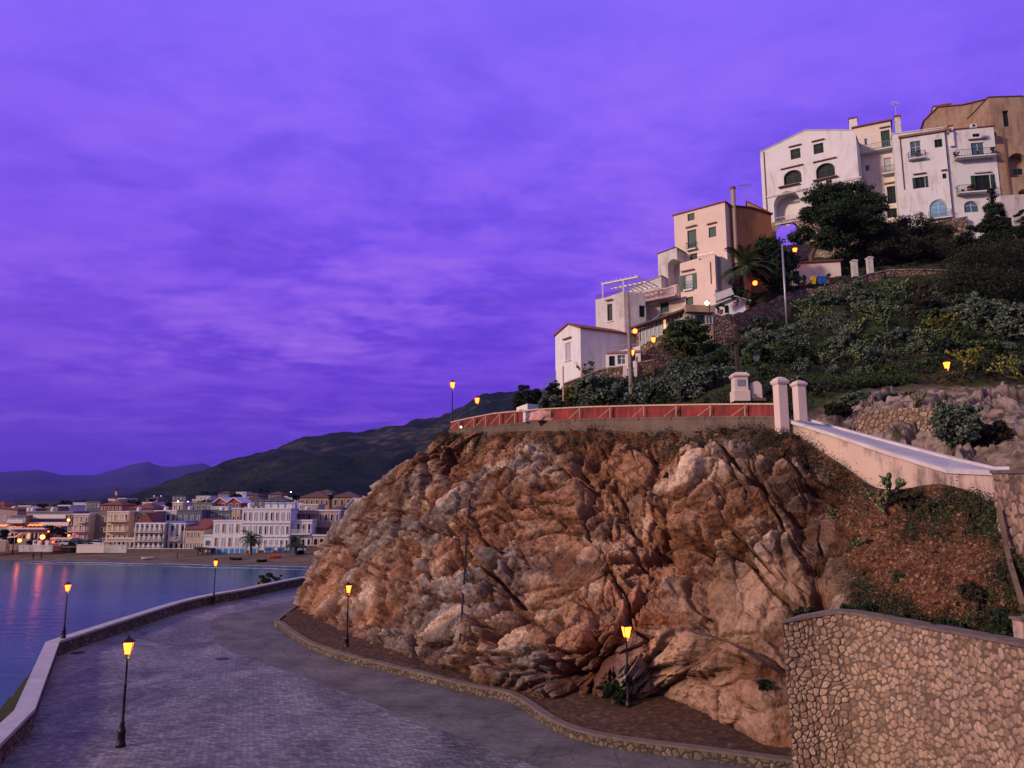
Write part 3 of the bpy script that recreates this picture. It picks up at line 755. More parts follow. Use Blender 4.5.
def rbf_fit(c):
    d = np.linalg.norm(c[:, None, :2] - c[None, :, :2], axis=2); A = d + np.eye(len(c)) * .6 * 0
    n = len(c); K = np.zeros((n + 3, n + 3)); K[:n, :n] = -A - np.eye(n) * .8; K[:n, n] = 1; K[:n, n + 1:] = c[:, :2]; K[n, :n] = 1; K[n + 1:, :n] = c[:, :2].T
    return np.linalg.solve(K, np.concatenate([c[:, 2], [0, 0, 0]]))
wt = rbf_fit(ctl)
topxy = np.array([(p[0], p[1], p[2]) for p in [tuple(x) for x in net[:, 4]]])
def hill_raw(X, Y_):
    sh = X.shape; x = X.ravel(); y = Y_.ravel(); o = np.zeros(len(x))
    for k in range(0, len(x), 20000):
        xx = x[k:k + 20000]; yy = y[k:k + 20000]
        d = np.hypot(xx[:, None] - ctl[None, :, 0], yy[:, None] - ctl[None, :, 1])
        o[k:k + 20000] = -d @ wt[:len(ctl)] + wt[len(ctl)] + wt[len(ctl) + 1] * xx + wt[len(ctl) + 2] * yy
    return o.reshape(sh)
# signed distance behind the cliff's top line
tl = np.array([(a[0], a[1]) for a in net[:, 4]]); tl = np.vstack([tl, [(60, 14)]])
def behind(X, Y_):
    x = X.ravel(); y = Y_.ravel(); best = np.full(len(x), 1e9); sg = np.ones(len(x))
    for a, b in zip(tl[:-1], tl[1:]):
        ab = b - a; L2 = (ab ** 2).sum(); q_ = np.clip(((x - a[0]) * ab[0] + (y - a[1]) * ab[1]) / L2, 0, 1)
        dx = x - (a[0] + q_ * ab[0]); dy = y - (a[1] + q_ * ab[1]); d = np.hypot(dx, dy)
        s_ = np.sign(ab[0] * dy - ab[1] * dx); m = d < best - 1e-9; best = np.where(m, d, best); sg = np.where(m, s_, sg)
    return (best * sg).reshape(X.shape)
def hill_z(x, y):
    return float(hill_raw(np.array([float(x)]), np.array([float(y)]))[0])
hx = np.linspace(-14, 125, 470); hy = np.linspace(24, 152, 430); HX, HY = np.meshgrid(hx, hy)
HZ = hill_raw(HX, HY); pp = np.stack([HX.ravel(), HY.ravel(), HX.ravel() * 0], 1)
HZ += (fbm(pp * .25, 5, 701) * .7 + fbm(pp * 1.1, 4, 702) * .22).reshape(HZ.shape)
bd = behind(HX, HY)
rocky = np.exp(-(((HX - 25) / 9) ** 2 + ((HY - 41) / 6.5) ** 2)) + np.exp(-(((HX - 33) / 9) ** 2 + ((HY - 40) / 7) ** 2))
fr, er, _ = facets(pp * .45 + fbm(pp * .3, 3, 55)[:, None] * .6, 705, 1.5); fr2, er2, _ = facets(pp * 1.3, 706, 1.4)
HZ += (rocky.ravel() * (-.9 + 0 * fr)).reshape(HZ.shape) * sstep(1, 4, bd)
HZ = HZ - 3.4 * (1 - sstep(4.6, 7.6, bd)) * sstep(15, 17.5, HX)
HZ = HZ - np.where(bd < 1.2, (1.2 - bd) * 2.6 + .35, 0)
me = np_mesh('hillside', np.stack([HX.ravel(), HY.ravel(), HZ.ravel()], 1), grid_faces(430, 470))
keep = None
attr(me, 'rocky', np.clip(rocky.ravel() * 1.3, 0, 1))
th = NT('hillside earth'); f1_ = th.noise(.5, 7, .65); f2_ = th.noise(4, 6, .7)
e_ = th.ramp(f2_, [(.3, (.018, .016, .010)), (.55, (.045, .036, .022)), (.75, (.12, .08, .055))]); g_ = th.ramp(f2_, [(.3, (.018, .032, .010)), (.7, (.045, .075, .020))])
c = th.mix(th.ramp(f1_, [(.44, 0.0), (.54, 1.0)]), e_, g_)
rk = th.ramp(th.noise(1.4, 8, .7), [(.3, (.05, .036, .030)), (.5, (.16, .115, .09)), (.7, (.33, .24, .185))])
c = th.mix(th.ramp(th.at('rocky'), [(.35, 0.0), (.6, 1.0)]), c, rk); c = th.mix(tk_ := th.math('MULTIPLY', th.ramp(th.noise(.9, 7, .7), [(.5, 0.0), (.62, .7)]), th.at('rocky')), c, (.045, .042, .022)); th.bump(th.voro(1.3, th.coord((1, 1, 1.5))), .6, .25); th.bump(th.noise(1.8, 8, .7), .8, .2)
M['hill'] = th.done(c, .95, .08)
tag(link('hillside', me, M['hill']), 'steep scrubby hillside below the old village', kind='structure')

# craggy outcrop above the ramp, in finer relief than the hillside sheet
ox = np.linspace(14, 44, 430); oy = np.linspace(33, 52, 300); OX, OY = np.meshgrid(ox, oy); po_ = np.stack([OX.ravel(), OY.ravel(), OX.ravel() * 0], 1)
obd = behind(OX, OY).ravel(); OZ = hill_raw(OX, OY).ravel() + fbm(po_ * .25, 5, 701) * .7
ork = np.exp(-(((OX - 25) / 9) ** 2 + ((OY - 41) / 6.5) ** 2)) + np.exp(-(((OX - 33) / 9) ** 2 + ((OY - 40) / 7) ** 2)); ork = ork.ravel()
wq = np.stack([fbm(po_ * .4, 3, 751), fbm(po_ * .4, 3, 752), po_[:, 0] * 0], 1) * .8; cr_, sr_ = math.cos(.5), math.sin(.5)
pr_ = np.stack([po_[:, 0] * cr_ + po_[:, 1] * sr_, -po_[:, 0] * sr_ + po_[:, 1] * cr_, po_[:, 2]], 1) + wq
g1, h1, _ = facets(pr_ * np.array([.26, .50, 1]), 761, 1.2); g2, h2, c2_ = facets(pr_ * np.array([.8, 1.3, 1]), 762, 1.4); g3_, h3_, c3_ = facets(pr_ * np.array([2.2, 3.0, 1]), 763, 1.6); g4, h4, _ = facets(pr_ * 6, 764, 1.6)
rel = (g1 + .6) * (.4 + .6 * sstep(0, .10, h1)) * 1.15 + (g2 + .6) * (.4 + .6 * sstep(0, .1, h2)) * .50 + (g3_ + .5) * .20 + g4 * .06 - .35 * (1 - sstep(0, .05, h1)) - .2 * (1 - sstep(0, .06, h2)) - 1.05
edge_ = sstep(.26, .55, ork) * sstep(3.9, 5.6, obd)
OZ = OZ + (rel * .52 - .72) * edge_ - (1 - edge_) * 1.3
OZ -= 3.4 * (1 - sstep(4.4, 5.8, obd)) * 1.0
oc = np.clip((1 - sstep(0, .05, h1)) + .8 * (1 - sstep(0, .06, h2)) + .4 * (1 - sstep(0, .06, h3_)), 0, 1)
me = np_mesh('rock_outcrop', np.stack([OX.ravel(), OY.ravel(), OZ], 1), grid_faces(300, 430)); attr(me, 'crevice', oc); attr(me, 'cell', c2_ * .5 + c3_ * .5)
to = NT('outcrop rock'); n_ = to.noise(1.8, 8, .7); cf = to.math('ADD', to.math('MULTIPLY', n_, .6), to.math('MULTIPLY', to.math('ADD', to.math('MULTIPLY', to.at('cell'), .5), .25), .4))
c = to.ramp(cf, [(.32, (.05, .036, .030)), (.46, (.17, .125, .105)), (.58, (.30, .23, .19)), (.75, (.42, .34, .29))])
c = to.mix(to.ramp(to.noise(.55, 6, .7), [(.52, 0.0), (.60, .85)]), c, (.035, .036, .018)); c = to.mix(to.math('MULTIPLY', to.at('crevice'), .7), c, (.05, .028, .018))
to.bump(n_, .5, .12); to.bump(to.noise(9, 5, .7), .5, .04); M['outcrop'] = to.done(c, .93, .1)
tag(link('rock_outcrop', me, M['outcrop']), 'craggy grey brown rock outcrop above the ramp', kind='structure')
# ================================================================ building kit
class Fac:
    """vertical facade plane through a right-hand foot point, running left along (m, 1)/|.| (m = dx/dy towards the left-back)"""
    def __init__(s, uL, uR, v, YR, m):
        s.B = P(uR, v, YR); s.B.z = 0
        d = Vector((m, 1, 0)) if m is not None else Vector((-1, 0, 0)); d.normalize(); s.left = d
        a, b, c = ray(uL, v)
        # B + d*k = (a,b)*t
        k = (s.B.x * b - s.B.y * a) / (d.y * a - d.x * b) if m is not None else s.B.x - a / b * YR
        s.L = k; s.A = s.B + d * k; s.e = -d                     # s runs from left (A) to right (B)
        s.n = Vector((s.e.y, -s.e.x, 0))                         # outward normal
        if s.n.dot(Vector((0, -1, 0)) + Vector((-s.B.x, -s.B.y, 0)).normalized()) < 0: s.n = -s.n
        s.inn = -s.n
    def sz(s, u, v):
        a, b, c = ray(u, v)
        # A + e*k = (a,b)*t
        det = a * (-s.e.y) - (-s.e.x) * b
        t_ = (s.A.x * (-s.e.y) - (-s.e.x) * s.A.y) / det
        p = Vector((a * t_, b * t_, 0)); k = (p - s.A).dot(s.e)
        return k, HC + c * t_
    def w(s, k, z, out=0.0):
        p = s.A + s.e * k + s.n * out; p.z = z; return p
    def scale(s, u, v):
        k, z = s.sz(u, v); k2, z2 = s.sz(u, v - 10); return abs(z2 - z) / 10
    def ux(s, u, v):
        k, z = s.sz(u - 2, v); k2, z2 = s.sz(u + 2, v); return abs(k2 - k) / 4
    def quad(s, mb, k0, k1, z0, z1, o0, o1):
        """box on the facade between offsets o0 (inner) and o1 (outer)"""
        poly = [s.w(k0, z0, o0), s.w(k1, z0, o0), s.w(k1, z1, o0), s.w(k0, z1, o0)]
        mb.prism(poly, s.n * (o1 - o0)); return mb
def arch_pts(f, k0, k1, z0, z1, o, rise=None, n=10):
    w = k1 - k0; r = min(w / 2, (z1 - z0) * .9) if rise is None else rise
    pts = [f.w(k0, z0, o), f.w(k1, z0, o)]
    for i in range(n + 1):
        a = math.pi * i / n; pts.append(f.w((k0 + k1) / 2 + w / 2 * math.cos(a), z1 - r + r * math.sin(a), o))
    return pts
def boolean(obj, cutter):
    cm = cutter.mesh(Vector(origin(obj)) if obj.parent else obj.location, 'cut')
    co_ = bpy.data.objects.new('cut', cm); col.objects.link(co_)
    if obj.parent: co_.location = origin(obj)
    md = obj.modifiers.new('b', 'BOOLEAN'); md.operation = 'DIFFERENCE'; md.solver = 'EXACT'; md.object = co_
    bpy.context.view_layer.update()
    ev = obj.evaluated_get(bpy.context.evaluated_depsgraph_get()); nm = bpy.data.meshes.new_from_object(ev)
    obj.modifiers.clear(); old = obj.data
    if len(nm.polygons) > 5: obj.data = nm
    bpy.data.objects.remove(co_); bpy.data.meshes.remove(cm)

class House:
    def __init__(s, name, label, fac, top, vb, depth, mat, cat='house', group=None, zb=None):
        """top: list of (u, v) along the roof line, left to right; vb: v of the foot"""
        s.f = fac; s.root = empty(name, fac.w(0, 0), label, cat, group); s.depth = depth
        pr = [fac.sz(u, v) for u, v in top]; pr[0] = (0, pr[0][1]); pr[-1] = (fac.L, pr[-1][1]); s.top = pr
        s.zb = zb if zb is not None else fac.sz((top[0][0] + top[-1][0]) / 2, vb)[1] - 1.5
        s.root.location = fac.w(fac.L / 2, s.zb)
        poly = [fac.w(0, s.zb), fac.w(fac.L, s.zb)] + [fac.w(k, z) for k, z in reversed(pr)]
        s.wall = MB().prism(poly, fac.inn * depth).build('wall', mat, s.root)
        s.cuts = MB(); s.mat = mat
    def roof(s, mat, t=.22, over=.25, name='roof'):
        f = s.f; m = MB(); pr = list(s.top)
        for (k0, z0), (k1, z1) in zip(pr[:-1], pr[1:]):
            e0 = -over if (k0, z0) == pr[0] else 0; e1 = over if (k1, z1) == pr[-1] else 0
            sl = (z1 - z0) / max(k1 - k0, .01)
            m.prism([f.w(k0 + e0, z0 + sl * e0 + .004, over), f.w(k1 + e1, z1 + sl * e1 + .004, over), f.w(k1 + e1, z1 + sl * e1 + t, over), f.w(k0 + e0, z0 + sl * e0 + t, over)], f.inn * (s.depth + 2 * over))
        return m.build(name, mat, s.root)
    def rect(s, u, v, wpx, hpx):
        f = s.f; k, z = f.sz(u, v); sx_ = f.ux(u, v); sz_ = f.scale(u, v)
        return k - wpx * sx_ / 2, k + wpx * sx_ / 2, z - hpx * sz_ / 2, z + hpx * sz_ / 2
    def window(s, u, v, wpx, hpx, kind='dark', arch=False, lintel=None, frame='frame_w', deep=.28, sill=False, cut=True, fw=.07):
        f = s.f; k0, k1, z0, z1 = s.rect(u, v, wpx, hpx)
        rise = None if not arch else min((k1 - k0) / 2, (z1 - z0) * .45)
        def pts(o, g=0):
            if arch: return arch_pts(f, k0 + g, k1 - g, z0 + g, z1 - g, o, rise)
            return [f.w(k0 + g, z0 + g, o), f.w(k1 - g, z0 + g, o), f.w(k1 - g, z1 - g, o), f.w(k0 + g, z1 - g, o)]
        if cut: s.cuts.prism(pts(.3), f.inn * (.3 + deep))
        inner = -(deep - .05) if cut else .02
        m = MB()
        p1, p2 = pts(inner + .07, 0.003), pts(inner + .07, fw); q1, q2 = pts(inner - .01, 0.003), pts(inner - .01, fw); n = len(p1)
        vs = p1 + p2 + q1 + q2; fs = []
        for i in range(n):
            j = (i + 1) % n
            fs += [(i, j, n + j, n + i), (n + i, n + j, 3 * n + j, 3 * n + i), (j, i, 2 * n + i, 2 * n + j)]
        m.add(vs, fs)
        if kind in ('dark', 'glass', 'lit', 'paleglass') and wpx > 6:
            f.quad(m, (k0 + k1) / 2 - .03, (k0 + k1) / 2 + .03, z0 + fw, z1 - fw - (.2 if arch else 0), inner, inner + .05)
            if hpx > 9: f.quad(m, k0 + fw, (k0 + k1) / 2 - .031, z0 + (z1 - z0) * .62, z0 + (z1 - z0) * .62 + .05, inner, inner + .045); f.quad(m, (k0 + k1) / 2 + .031, k1 - fw, z0 + (z1 - z0) * .62, z0 + (z1 - z0) * .62 + .05, inner, inner + .045)
        wo = m.build('window', M['green' if (kind in ('dark', 'green') and frame == 'frame_w') else frame], s.root)
        mt = {'dark': M['dark'], 'glass': M['glass'], 'green': M['green'], 'lit': M['room_glow'], 'curtain': M['curtain'], 'paleglass': M['paleglass']}[kind]
        if kind == 'green':
            pm = MB(); nn = max(4, int((z1 - z0) / .14))
            for (a, b) in ((k0 + fw, (k0 + k1) / 2 - .012), ((k0 + k1) / 2 + .012, k1 - fw)):
                f.quad(pm, a, b, z0 + fw, z1 - fw, inner - .03, inner + .02)
                for i in range(nn):
                    z = z0 + fw + .03 + (z1 - z0 - 2 * fw - .06) * (i + .5) / nn
                    if arch and z > z1 - rise * .8: continue
                    f.quad(pm, a + .06, b - .06, z - .02, z + .025, inner + .02, inner + .045)
            if arch: pm = MB().prism(pts(inner + .02, fw), f.inn * .05)
            pm.build('shutter', mt, wo)
        else:
            MB().prism(pts(inner + .015, fw * .8), f.inn * .02).build('pane', mt, wo)
        if lintel:
            lw = lintel * f.ux(u, v) / 2; kc = (k0 + k1) / 2
            f.quad(MB(), kc - lw, kc + lw, z1 + .42, z1 + .54, -.02, .28).build('tile_eyebrow', M['terra_pale'], s.root)
        if sill: f.quad(MB(), k0 - .1, k1 + .1, z0 - .1, z0 - .003, -.02, .14).build('sill', M['frame_w'], s.root)
        return wo, (k0, k1, z0, z1)
    def open_shutters(s, r, wd=None):
        f = s.f; k0, k1, z0, z1 = r; w_ = wd or (k1 - k0) / 2
        for a, b in ((k0 - w_ - .02, k0 - .02), (k1 + .02, k1 + w_ + .02)):
            m = MB(); f.quad(m, a, b, z0, z1, .02, .06)
            nn = max(4, int((z1 - z0) / .16))
            for i in range(nn):
                z = z0 + .05 + (z1 - z0 - .1) * (i + .5) / nn; f.quad(m, a + .05, b - .05, z - .02, z + .03, .06, .085)
            m.build('shutter', M['green'], s.root)
    def balcony(s, u0, u1, vfloor, h=1.0, out=1.0, slab=.16, rail='iron', solid=False):
        f = s.f; k0, z = f.sz(u0, vfloor); k1, _ = f.sz(u1, vfloor - (vfloor - f_v(f, u1, z)))
        um = (u0 + u1) / 2
        k1 = f.sz(u1, vfloor)[0]
        z = f.sz(um, vfloor)[1] if abs(u1 - u0) > 0 else z
        b = f.quad(MB(), k0, k1, z - slab, z, -.02, out).build('balcony', M['white'] if rail != 'ochre' else s.mat, s.root)
        m = MB()
        if solid:
            f.quad(m, k0, k1, z + .002, z + h, out - .12, out); f.quad(m, k0, k0 + .12, z + .002, z + h, .01, out - .121); f.quad(m, k1 - .12, k1, z + .002, z + h, .01, out - .121)
            m.build('parapet', s.mat, b)
        else:
            o = out - .06; t_ = .045
            for zz_ in (z + .1, z + h):
                m.beam(f.w(k0 + .03, zz_, o), f.w(k1 - .03, zz_, o), t_); m.beam(f.w(k0 + .03, zz_, .02), f.w(k0 + .03, zz_, o), t_); m.beam(f.w(k1 - .03, zz_, .02), f.w(k1 - .03, zz_, o), t_)
            n = max(3, int((k1 - k0) / .2))
            for i in range(n + 1): k = k0 + .03 + (k1 - k0 - .06) * i / n; m.beam(f.w(k, z + .003, o), f.w(k, z + h, o), .025)
            for kk_ in (k0 + .03, k1 - .03):
                for i in range(1, int(out / .2)): m.beam(f.w(kk_, z + .003, i * .2), f.w(kk_, z + h, i * .2), .025)
            m.build('railing', M['iron'] if rail == 'iron' else M['galv'], b)
        return b
    def box(s, name, mat, u0, u1, v0, v1, o0, o1, parent=None):
        f = s.f; ka, za = f.sz(u0, (v0 + v1) / 2); kb, _ = f.sz(u1, (v0 + v1) / 2); um = (u0 + u1) / 2
        zt = f.sz(um, v0)[1]; zb = f.sz(um, v1)[1]
        return f.quad(MB(), ka, kb, zb, zt, o0, o1).build(name, mat, parent or s.root)
    def pipe(s, u, v0, v1, r=.06, name='drainpipe', mat='rust', o=.1):
        f = s.f; k, z0 = f.sz(u, v0); um = u; z1 = f.sz(u, v1)[1]
        return MB().tube([f.w(k, z0, o), f.w(k, z1, o)], r, 6).build(name, M[mat], s.root)
    def done(s):
        if s.cuts.v: boolean(s.wall, s.cuts)
def f_v(f, u, z): return 0
M['paleglass'] = plain('pale sky blue window glass', (.16, .34, .50), .25, .15, 3)
M['curtain'] = plain('pale curtain behind glass', (.36, .38, .42), .5, .15, 3)
M['terra_pale'] = plain('old terracotta ledge', (.24, .13, .10), .9, .3, 2)
M['rubble'] = stone('hill rubble wall', (.14, .095, .07), (.36, .25, .18), (.08, .06, .05), 2.6, depth=.09)
M['rubble_pale'] = stone('pale rubble', (.26, .20, .16), (.46, .37, .30), (.20, .15, .12), 2.4)
def chimney(h, u, v, w_, hh, name='chimney', mat='white', capm='terra', o=-1.0):
    f = h.f; k, z = f.sz(u, v); m = MB(); f.quad(m, k - w_ / 2, k + w_ / 2, z - 2.5, z + hh, o - w_, o)
    c = m.build(name, M[mat], h.root); f.quad(MB(), k - w_ / 2 - .1, k + w_ / 2 + .1, z + hh + .003, z + hh + .22, o - w_ - .1, o + .1).build('chimney_cap', M[capm], c)
def antenna(loc, hh, label, rz=0, s=1.0):
    r = empty('tv_antenna', loc, label, 'antenna', 'television antennas on the roofs', rz)
    m = MB(); m.tube([(0, 0, 0), (0, 0, hh)], .035 * s, 6); m.build('mast', M['galv'], None).parent = r
    m = MB(); m.beam((-.9 * s, 0, hh - .2), (1.0 * s, 0, hh + .1), .045 * s)
    for i in range(6): x = -.8 * s + i * .33 * s; m.beam((x, -.35 * s, hh - .18 + i * .05), (x, .35 * s, hh - .18 + i * .05), .03 * s); m.beam((x, 0, hh - .5 + i * .05), (x, 0, hh + .15 + i * .05), .03 * s)
    m.build('aerial', M['galv'], None).parent = r
    return r
def flowerpot(loc, label, mat='potgreen', s=1.0, rz=0):
    r = empty('potted_plant', loc, label, 'plant', 'potted plants on the hillside houses')
    MB().lathe([(.16 * s, 0), (.22 * s, .34 * s), (.25 * s, .34 * s), (.25 * s, .40 * s), (.2 * s, .40 * s)], (0, 0, 0), 12).build('pot', M['terra'], None).parent = r
    leaves = leaf_mesh([(0, 0, .75 * s, .38 * s, .38 * s, .4 * s)], 160, .12 * s, seed=int(abs(loc[0] * 10)) % 97)
    o = link('foliage', leaves, M['shrub_mid'], None); o.parent = r
    return r

# ================================================================ foliage kit
def leaf_mesh(blobs, n, size, seed=0, flat=0.0, clump=.22, shell=.55, aspect=.55, nclump=None, name='foliage'):
    """many small leaf faces in clumps spread through ellipsoids (x, y, z, rx, ry, rz)"""
    g = np.random.default_rng(seed); blobs = np.array(blobs, float); vol = np.prod(blobs[:, 3:6], axis=1) ** .7; vol = vol / vol.sum()
    cs = []
    nclump = nclump or max(6, n // 70)
    bi = g.choice(len(blobs), nclump, p=vol); d = g.normal(size=(nclump, 3)); d /= np.linalg.norm(d, axis=1)[:, None]
    r = shell + (1 - shell) * g.random(nclump) ** .6; r *= .72 + .38 * g.random(nclump)
    cc_ = blobs[bi, :3] + d * r[:, None] * blobs[bi, 3:6]
    cr = clump * blobs[bi, 3:6].min(axis=1) * (.6 + .9 * g.random(nclump))
    ci = g.integers(0, nclump, n); o = g.normal(size=(n, 3)); o /= np.linalg.norm(o, axis=1)[:, None]; o *= (g.random(n) ** .45)[:, None]
    p = cc_[ci] + o * cr[ci][:, None] * np.array([1.25, 1.25, .8])
    t1 = g.normal(size=(n, 3)); t1[:, 2] += flat * 0; t1 /= np.linalg.norm(t1, axis=1)[:, None]
    t2 = np.cross(t1, g.normal(size=(n, 3))); t2 /= np.linalg.norm(t2, axis=1)[:, None] + 1e-9
    sz_ = size * (.6 + .8 * g.random(n))[:, None]
    v = np.stack([p - t1 * sz_, p + t2 * sz_ * aspect, p + t1 * sz_, p - t2 * sz_ * aspect], 1).reshape(-1, 3)
    f = np.arange(4 * n).reshape(-1, 4)
    return np_mesh(name, v, f)
M['shrub_mid'] = leafmat('mid green leaves', (.018, .036, .012), (.050, .088, .030), (.09, .13, .045))
M['shrub_grey'] = leafmat('grey green leaves', (.035, .055, .036), (.095, .13, .092), (.17, .205, .155))
M['shrub_dark'] = leafmat('dark leaves', (.008, .014, .008), (.020, .034, .016), (.035, .050, .022))
M['pine'] = leafmat('pine needles', (.008, .018, .006), (.022, .045, .014), (.045, .075, .022))
M['shrub_yellow'] = leafmat('yellow green leaves', (.030, .045, .008), (.085, .105, .018), (.16, .17, .03))
M['shrub_brown'] = leafmat('brownish dry leaves', (.016, .015, .010), (.038, .033, .021), (.066, .056, .034))
M['olive'] = leafmat('dark olive leaves', (.010, .014, .008), (.027, .032, .018), (.050, .056, .030))
M['pad'] = leafmat('prickly pear pads', (.045, .075, .032), (.11, .155, .07), (.19, .22, .09), 1.5)
M['bark'] = plain('tree bark', (.085, .055, .040), .9, .35, 4, bump=.5, bsc=8)
def limbs(mb, base, tips, r0, seed=0):
    g = random.Random(seed); base = Vector(base)
    for tp, frac in tips:
        tp = Vector(tp); st = base[0] if False else None
    return mb
def tree(name, label, loc, blobs, n, leaf, mat, trunk, group=None, seed=1, cat='tree', r=.3, clump=.22, shell=.5, bark='bark', nclump=None, limbs_n=8):
    """blobs and trunk are relative to loc; trunk: list of points; limbs run from the trunk into the crown"""
    loc = Vector(loc); root = empty(name, loc, label, cat, group); g = random.Random(seed)
    m = MB(); T = [Vector(p) for p in trunk]; m.tube(T, [r * (1 - .45 * i / max(len(T) - 1, 1)) for i in range(len(T))], 9)
    tp = T[-1]
    for i in range(limbs_n):
        b = blobs[i % len(blobs)]
        e = Vector((b[0] + g.uniform(-.6, .6) * b[3], b[1] + g.uniform(-.6, .6) * b[4], b[2] + g.uniform(-.2, .5) * b[5]))
        st = T[-2].lerp(tp, g.uniform(.2, 1.0)); md = st.lerp(e, .5) + Vector((g.uniform(-.3, .3), g.uniform(-.3, .3), -.12 * (e - st).length))
        m.tube([st, md, e], [r * .42, r * .28, r * .1], 6)
    o = m.build('trunk', M[bark], None, True); o.parent = root
    c = link('crown', leaf_mesh(blobs, n, leaf, seed, clump=clump, shell=shell, nclump=nclump), M[mat], None); c.parent = root
    return root
def shrub(name, label, loc, rx, ry, rz, n, leaf, mat, group=None, seed=1, lobes=5, cat='shrub', clump=.3):
    loc = Vector(loc); g = random.Random(seed); root = empty(name, loc, label, cat, group)
    bl = [(0, 0, rz * .45, rx * .75, ry * .75, rz * .6)]
    for i in range(lobes):
        a = g.uniform(0, 6.28); bl.append((math.cos(a) * rx * .55, math.sin(a) * ry * .55, rz * g.uniform(.25, .7), rx * g.uniform(.35, .55), ry * g.uniform(.35, .55), rz * g.uniform(.35, .5)))
    m = MB()
    for i in range(6):
        b = bl[i % len(bl)]; m.tube([(0, 0, -.3), (b[0] * .4, b[1] * .4, b[2] * .5), (b[0], b[1], b[2])], [.07, .05, .02], 5)
    o = m.build('stem', M['bark'], None); o.parent = root
    c = link('foliage', leaf_mesh(bl, n, leaf, seed, clump=clump, shell=.6), M[mat], None); c.parent = root
    return root
def pear(name_label, loc, rx, rz, n, seed=1, group=None, size=.24, mat='pad'):
    """prickly pear: chains of oval pads"""
    g = np.random.default_rng(seed); vs = []; fs = []; c0 = 0
    ang = np.linspace(0, 2 * np.pi, 10, endpoint=False); prof = [(0.0, .16), (.25, .62), (.55, .98), (.8, .9), (1.0, .42)]
    def pad(base, up, nrm, s):
        nonlocal c0
        side = np.cross(up, nrm); side /= np.linalg.norm(side); nrm = np.cross(side, up)
        o = []
        for a in ang:
            x = math.sin(a); y = .5 - .5 * math.cos(a); wdt = .68 * (0.75 + .35 * y)
            o.append(base + up * (y * s * 2) + side * (x * wdt * s))
        mid1 = base + up * s * 1.1 + nrm * s * .15; mid2 = base + up * s * 1.1 - nrm * s * .15
        b = len(vs); vs.extend(o); vs.append(mid1); vs.append(mid2)
        for i in range(10): j = (i + 1) % 10; fs.append((b + i, b + j, b + 10)); fs.append((b + j, b + i, b + 11))
        return base + up * s * 1.95
    cnt = 0
    while cnt < n:
        a = g.uniform(0, 6.28); rr = rx * g.random() ** .5
        p = np.array([math.cos(a) * rr, math.sin(a) * rr, -.1]); H = rz * (1 - .45 * (rr / rx) ** 2) * g.uniform(.6, 1.1)
        up = np.array([g.normal() * .25 + math.cos(a) * .2, g.normal() * .25 + math.sin(a) * .2, 1]); up /= np.linalg.norm(up)
        b0_ = len(vs); pe = p + up * .12
        vs.extend([np.array([-.05, 0, -.3]), np.array([.05, .03, -.3]), np.array([0, -.05, -.2]), pe + np.array([-.04, 0, 0]), pe + np.array([.04, .03, 0]), pe + np.array([0, -.04, .03])])
        fs.extend([(b0_, b0_ + 1, b0_ + 4), (b0_, b0_ + 4, b0_ + 3), (b0_ + 1, b0_ + 2, b0_ + 5), (b0_ + 1, b0_ + 5, b0_ + 4), (b0_ + 2, b0_, b0_ + 3), (b0_ + 2, b0_ + 3, b0_ + 5)])
        tips = [(p, up)]
        while tips and cnt < n:
            p, up = tips.pop(0)
            nr = g.normal(size=3); s = size * g.uniform(.7, 1.15); tp = pad(p, up, nr, s); cnt += 1
            if tp[2] < H:
                for k in range(g.integers(1, 3)):
                    u2 = up + g.normal(size=3) * .45; u2[2] = abs(u2[2]) + .2; u2 /= np.linalg.norm(u2)
                    tips.append((tp - up * s * g.uniform(.05, .5), u2))
    me = np_mesh('prickly_pear', vs, fs, tri=True)
    return tag(link('prickly_pear', me, M[mat], None, loc), name_label, 'cactus', group)
def palm(name, label, loc, h, n=26, L=2.0, seed=1, group=None, r=.22, droop=1.0):
    root = empty(name, loc, label, 'palm', group); g = random.Random(seed)
    m = MB(); pts = [(0, 0, -.4)] + [(.06 * math.sin(i), .05 * math.cos(i * 1.3), h * i / 6) for i in range(7)]
    m.tube(pts, [r * 1.3] + [r * (1.1 - .15 * (i % 2)) for i in range(7)], 9); m.build('trunk', M['bark'], None).parent = root
    fm_ = MB()
    for i in range(n):
        a = 6.283 * i / n + g.uniform(-.15, .15); el = g.uniform(-.35, 1.25); l = L * g.uniform(.8, 1.1)
        pv = None; d = Vector((math.cos(a) * math.cos(el), math.sin(a) * math.cos(el), math.sin(el))); p = Vector((0, 0, h)); step = l / 9
        rach = [p.copy()]
        for k in range(9):
            d.z -= .10 * droop * (1 + k * .12); d.normalize(); p = p + d * step; rach.append(p.copy())
        for k in range(1, 10):
            tdir = (rach[k] - rach[k - 1]).normalized(); sd_ = tdir.cross(Vector((0, 0, 1)))
            if sd_.length < .01: sd_ = Vector((1, 0, 0))
            sd_.normalize(); wl = L * .26 * math.sin(math.pi * (k + 1.2) / 12)
            for sgn in (-1, 1):
                for h_ in (0, .5):
                    b0 = rach[k - 1].lerp(rach[k], h_); tipp = b0 + (sd_ * sgn + tdir * .55 + Vector((0, 0, -.35))) * wl
                    w_ = step * .21
                    fm_.add([b0 - tdir * w_, b0 + tdir * w_, tipp], [(0, 1, 2)])
            fm_.beam(rach[k - 1], rach[k], .05 * L / 2)
    fm_.build('fronds', M['palmleaf'], None).parent = root
    return root
M['palmleaf'] = leafmat('palm fronds', (.015, .03, .012), (.035, .06, .022), (.06, .085, .03))
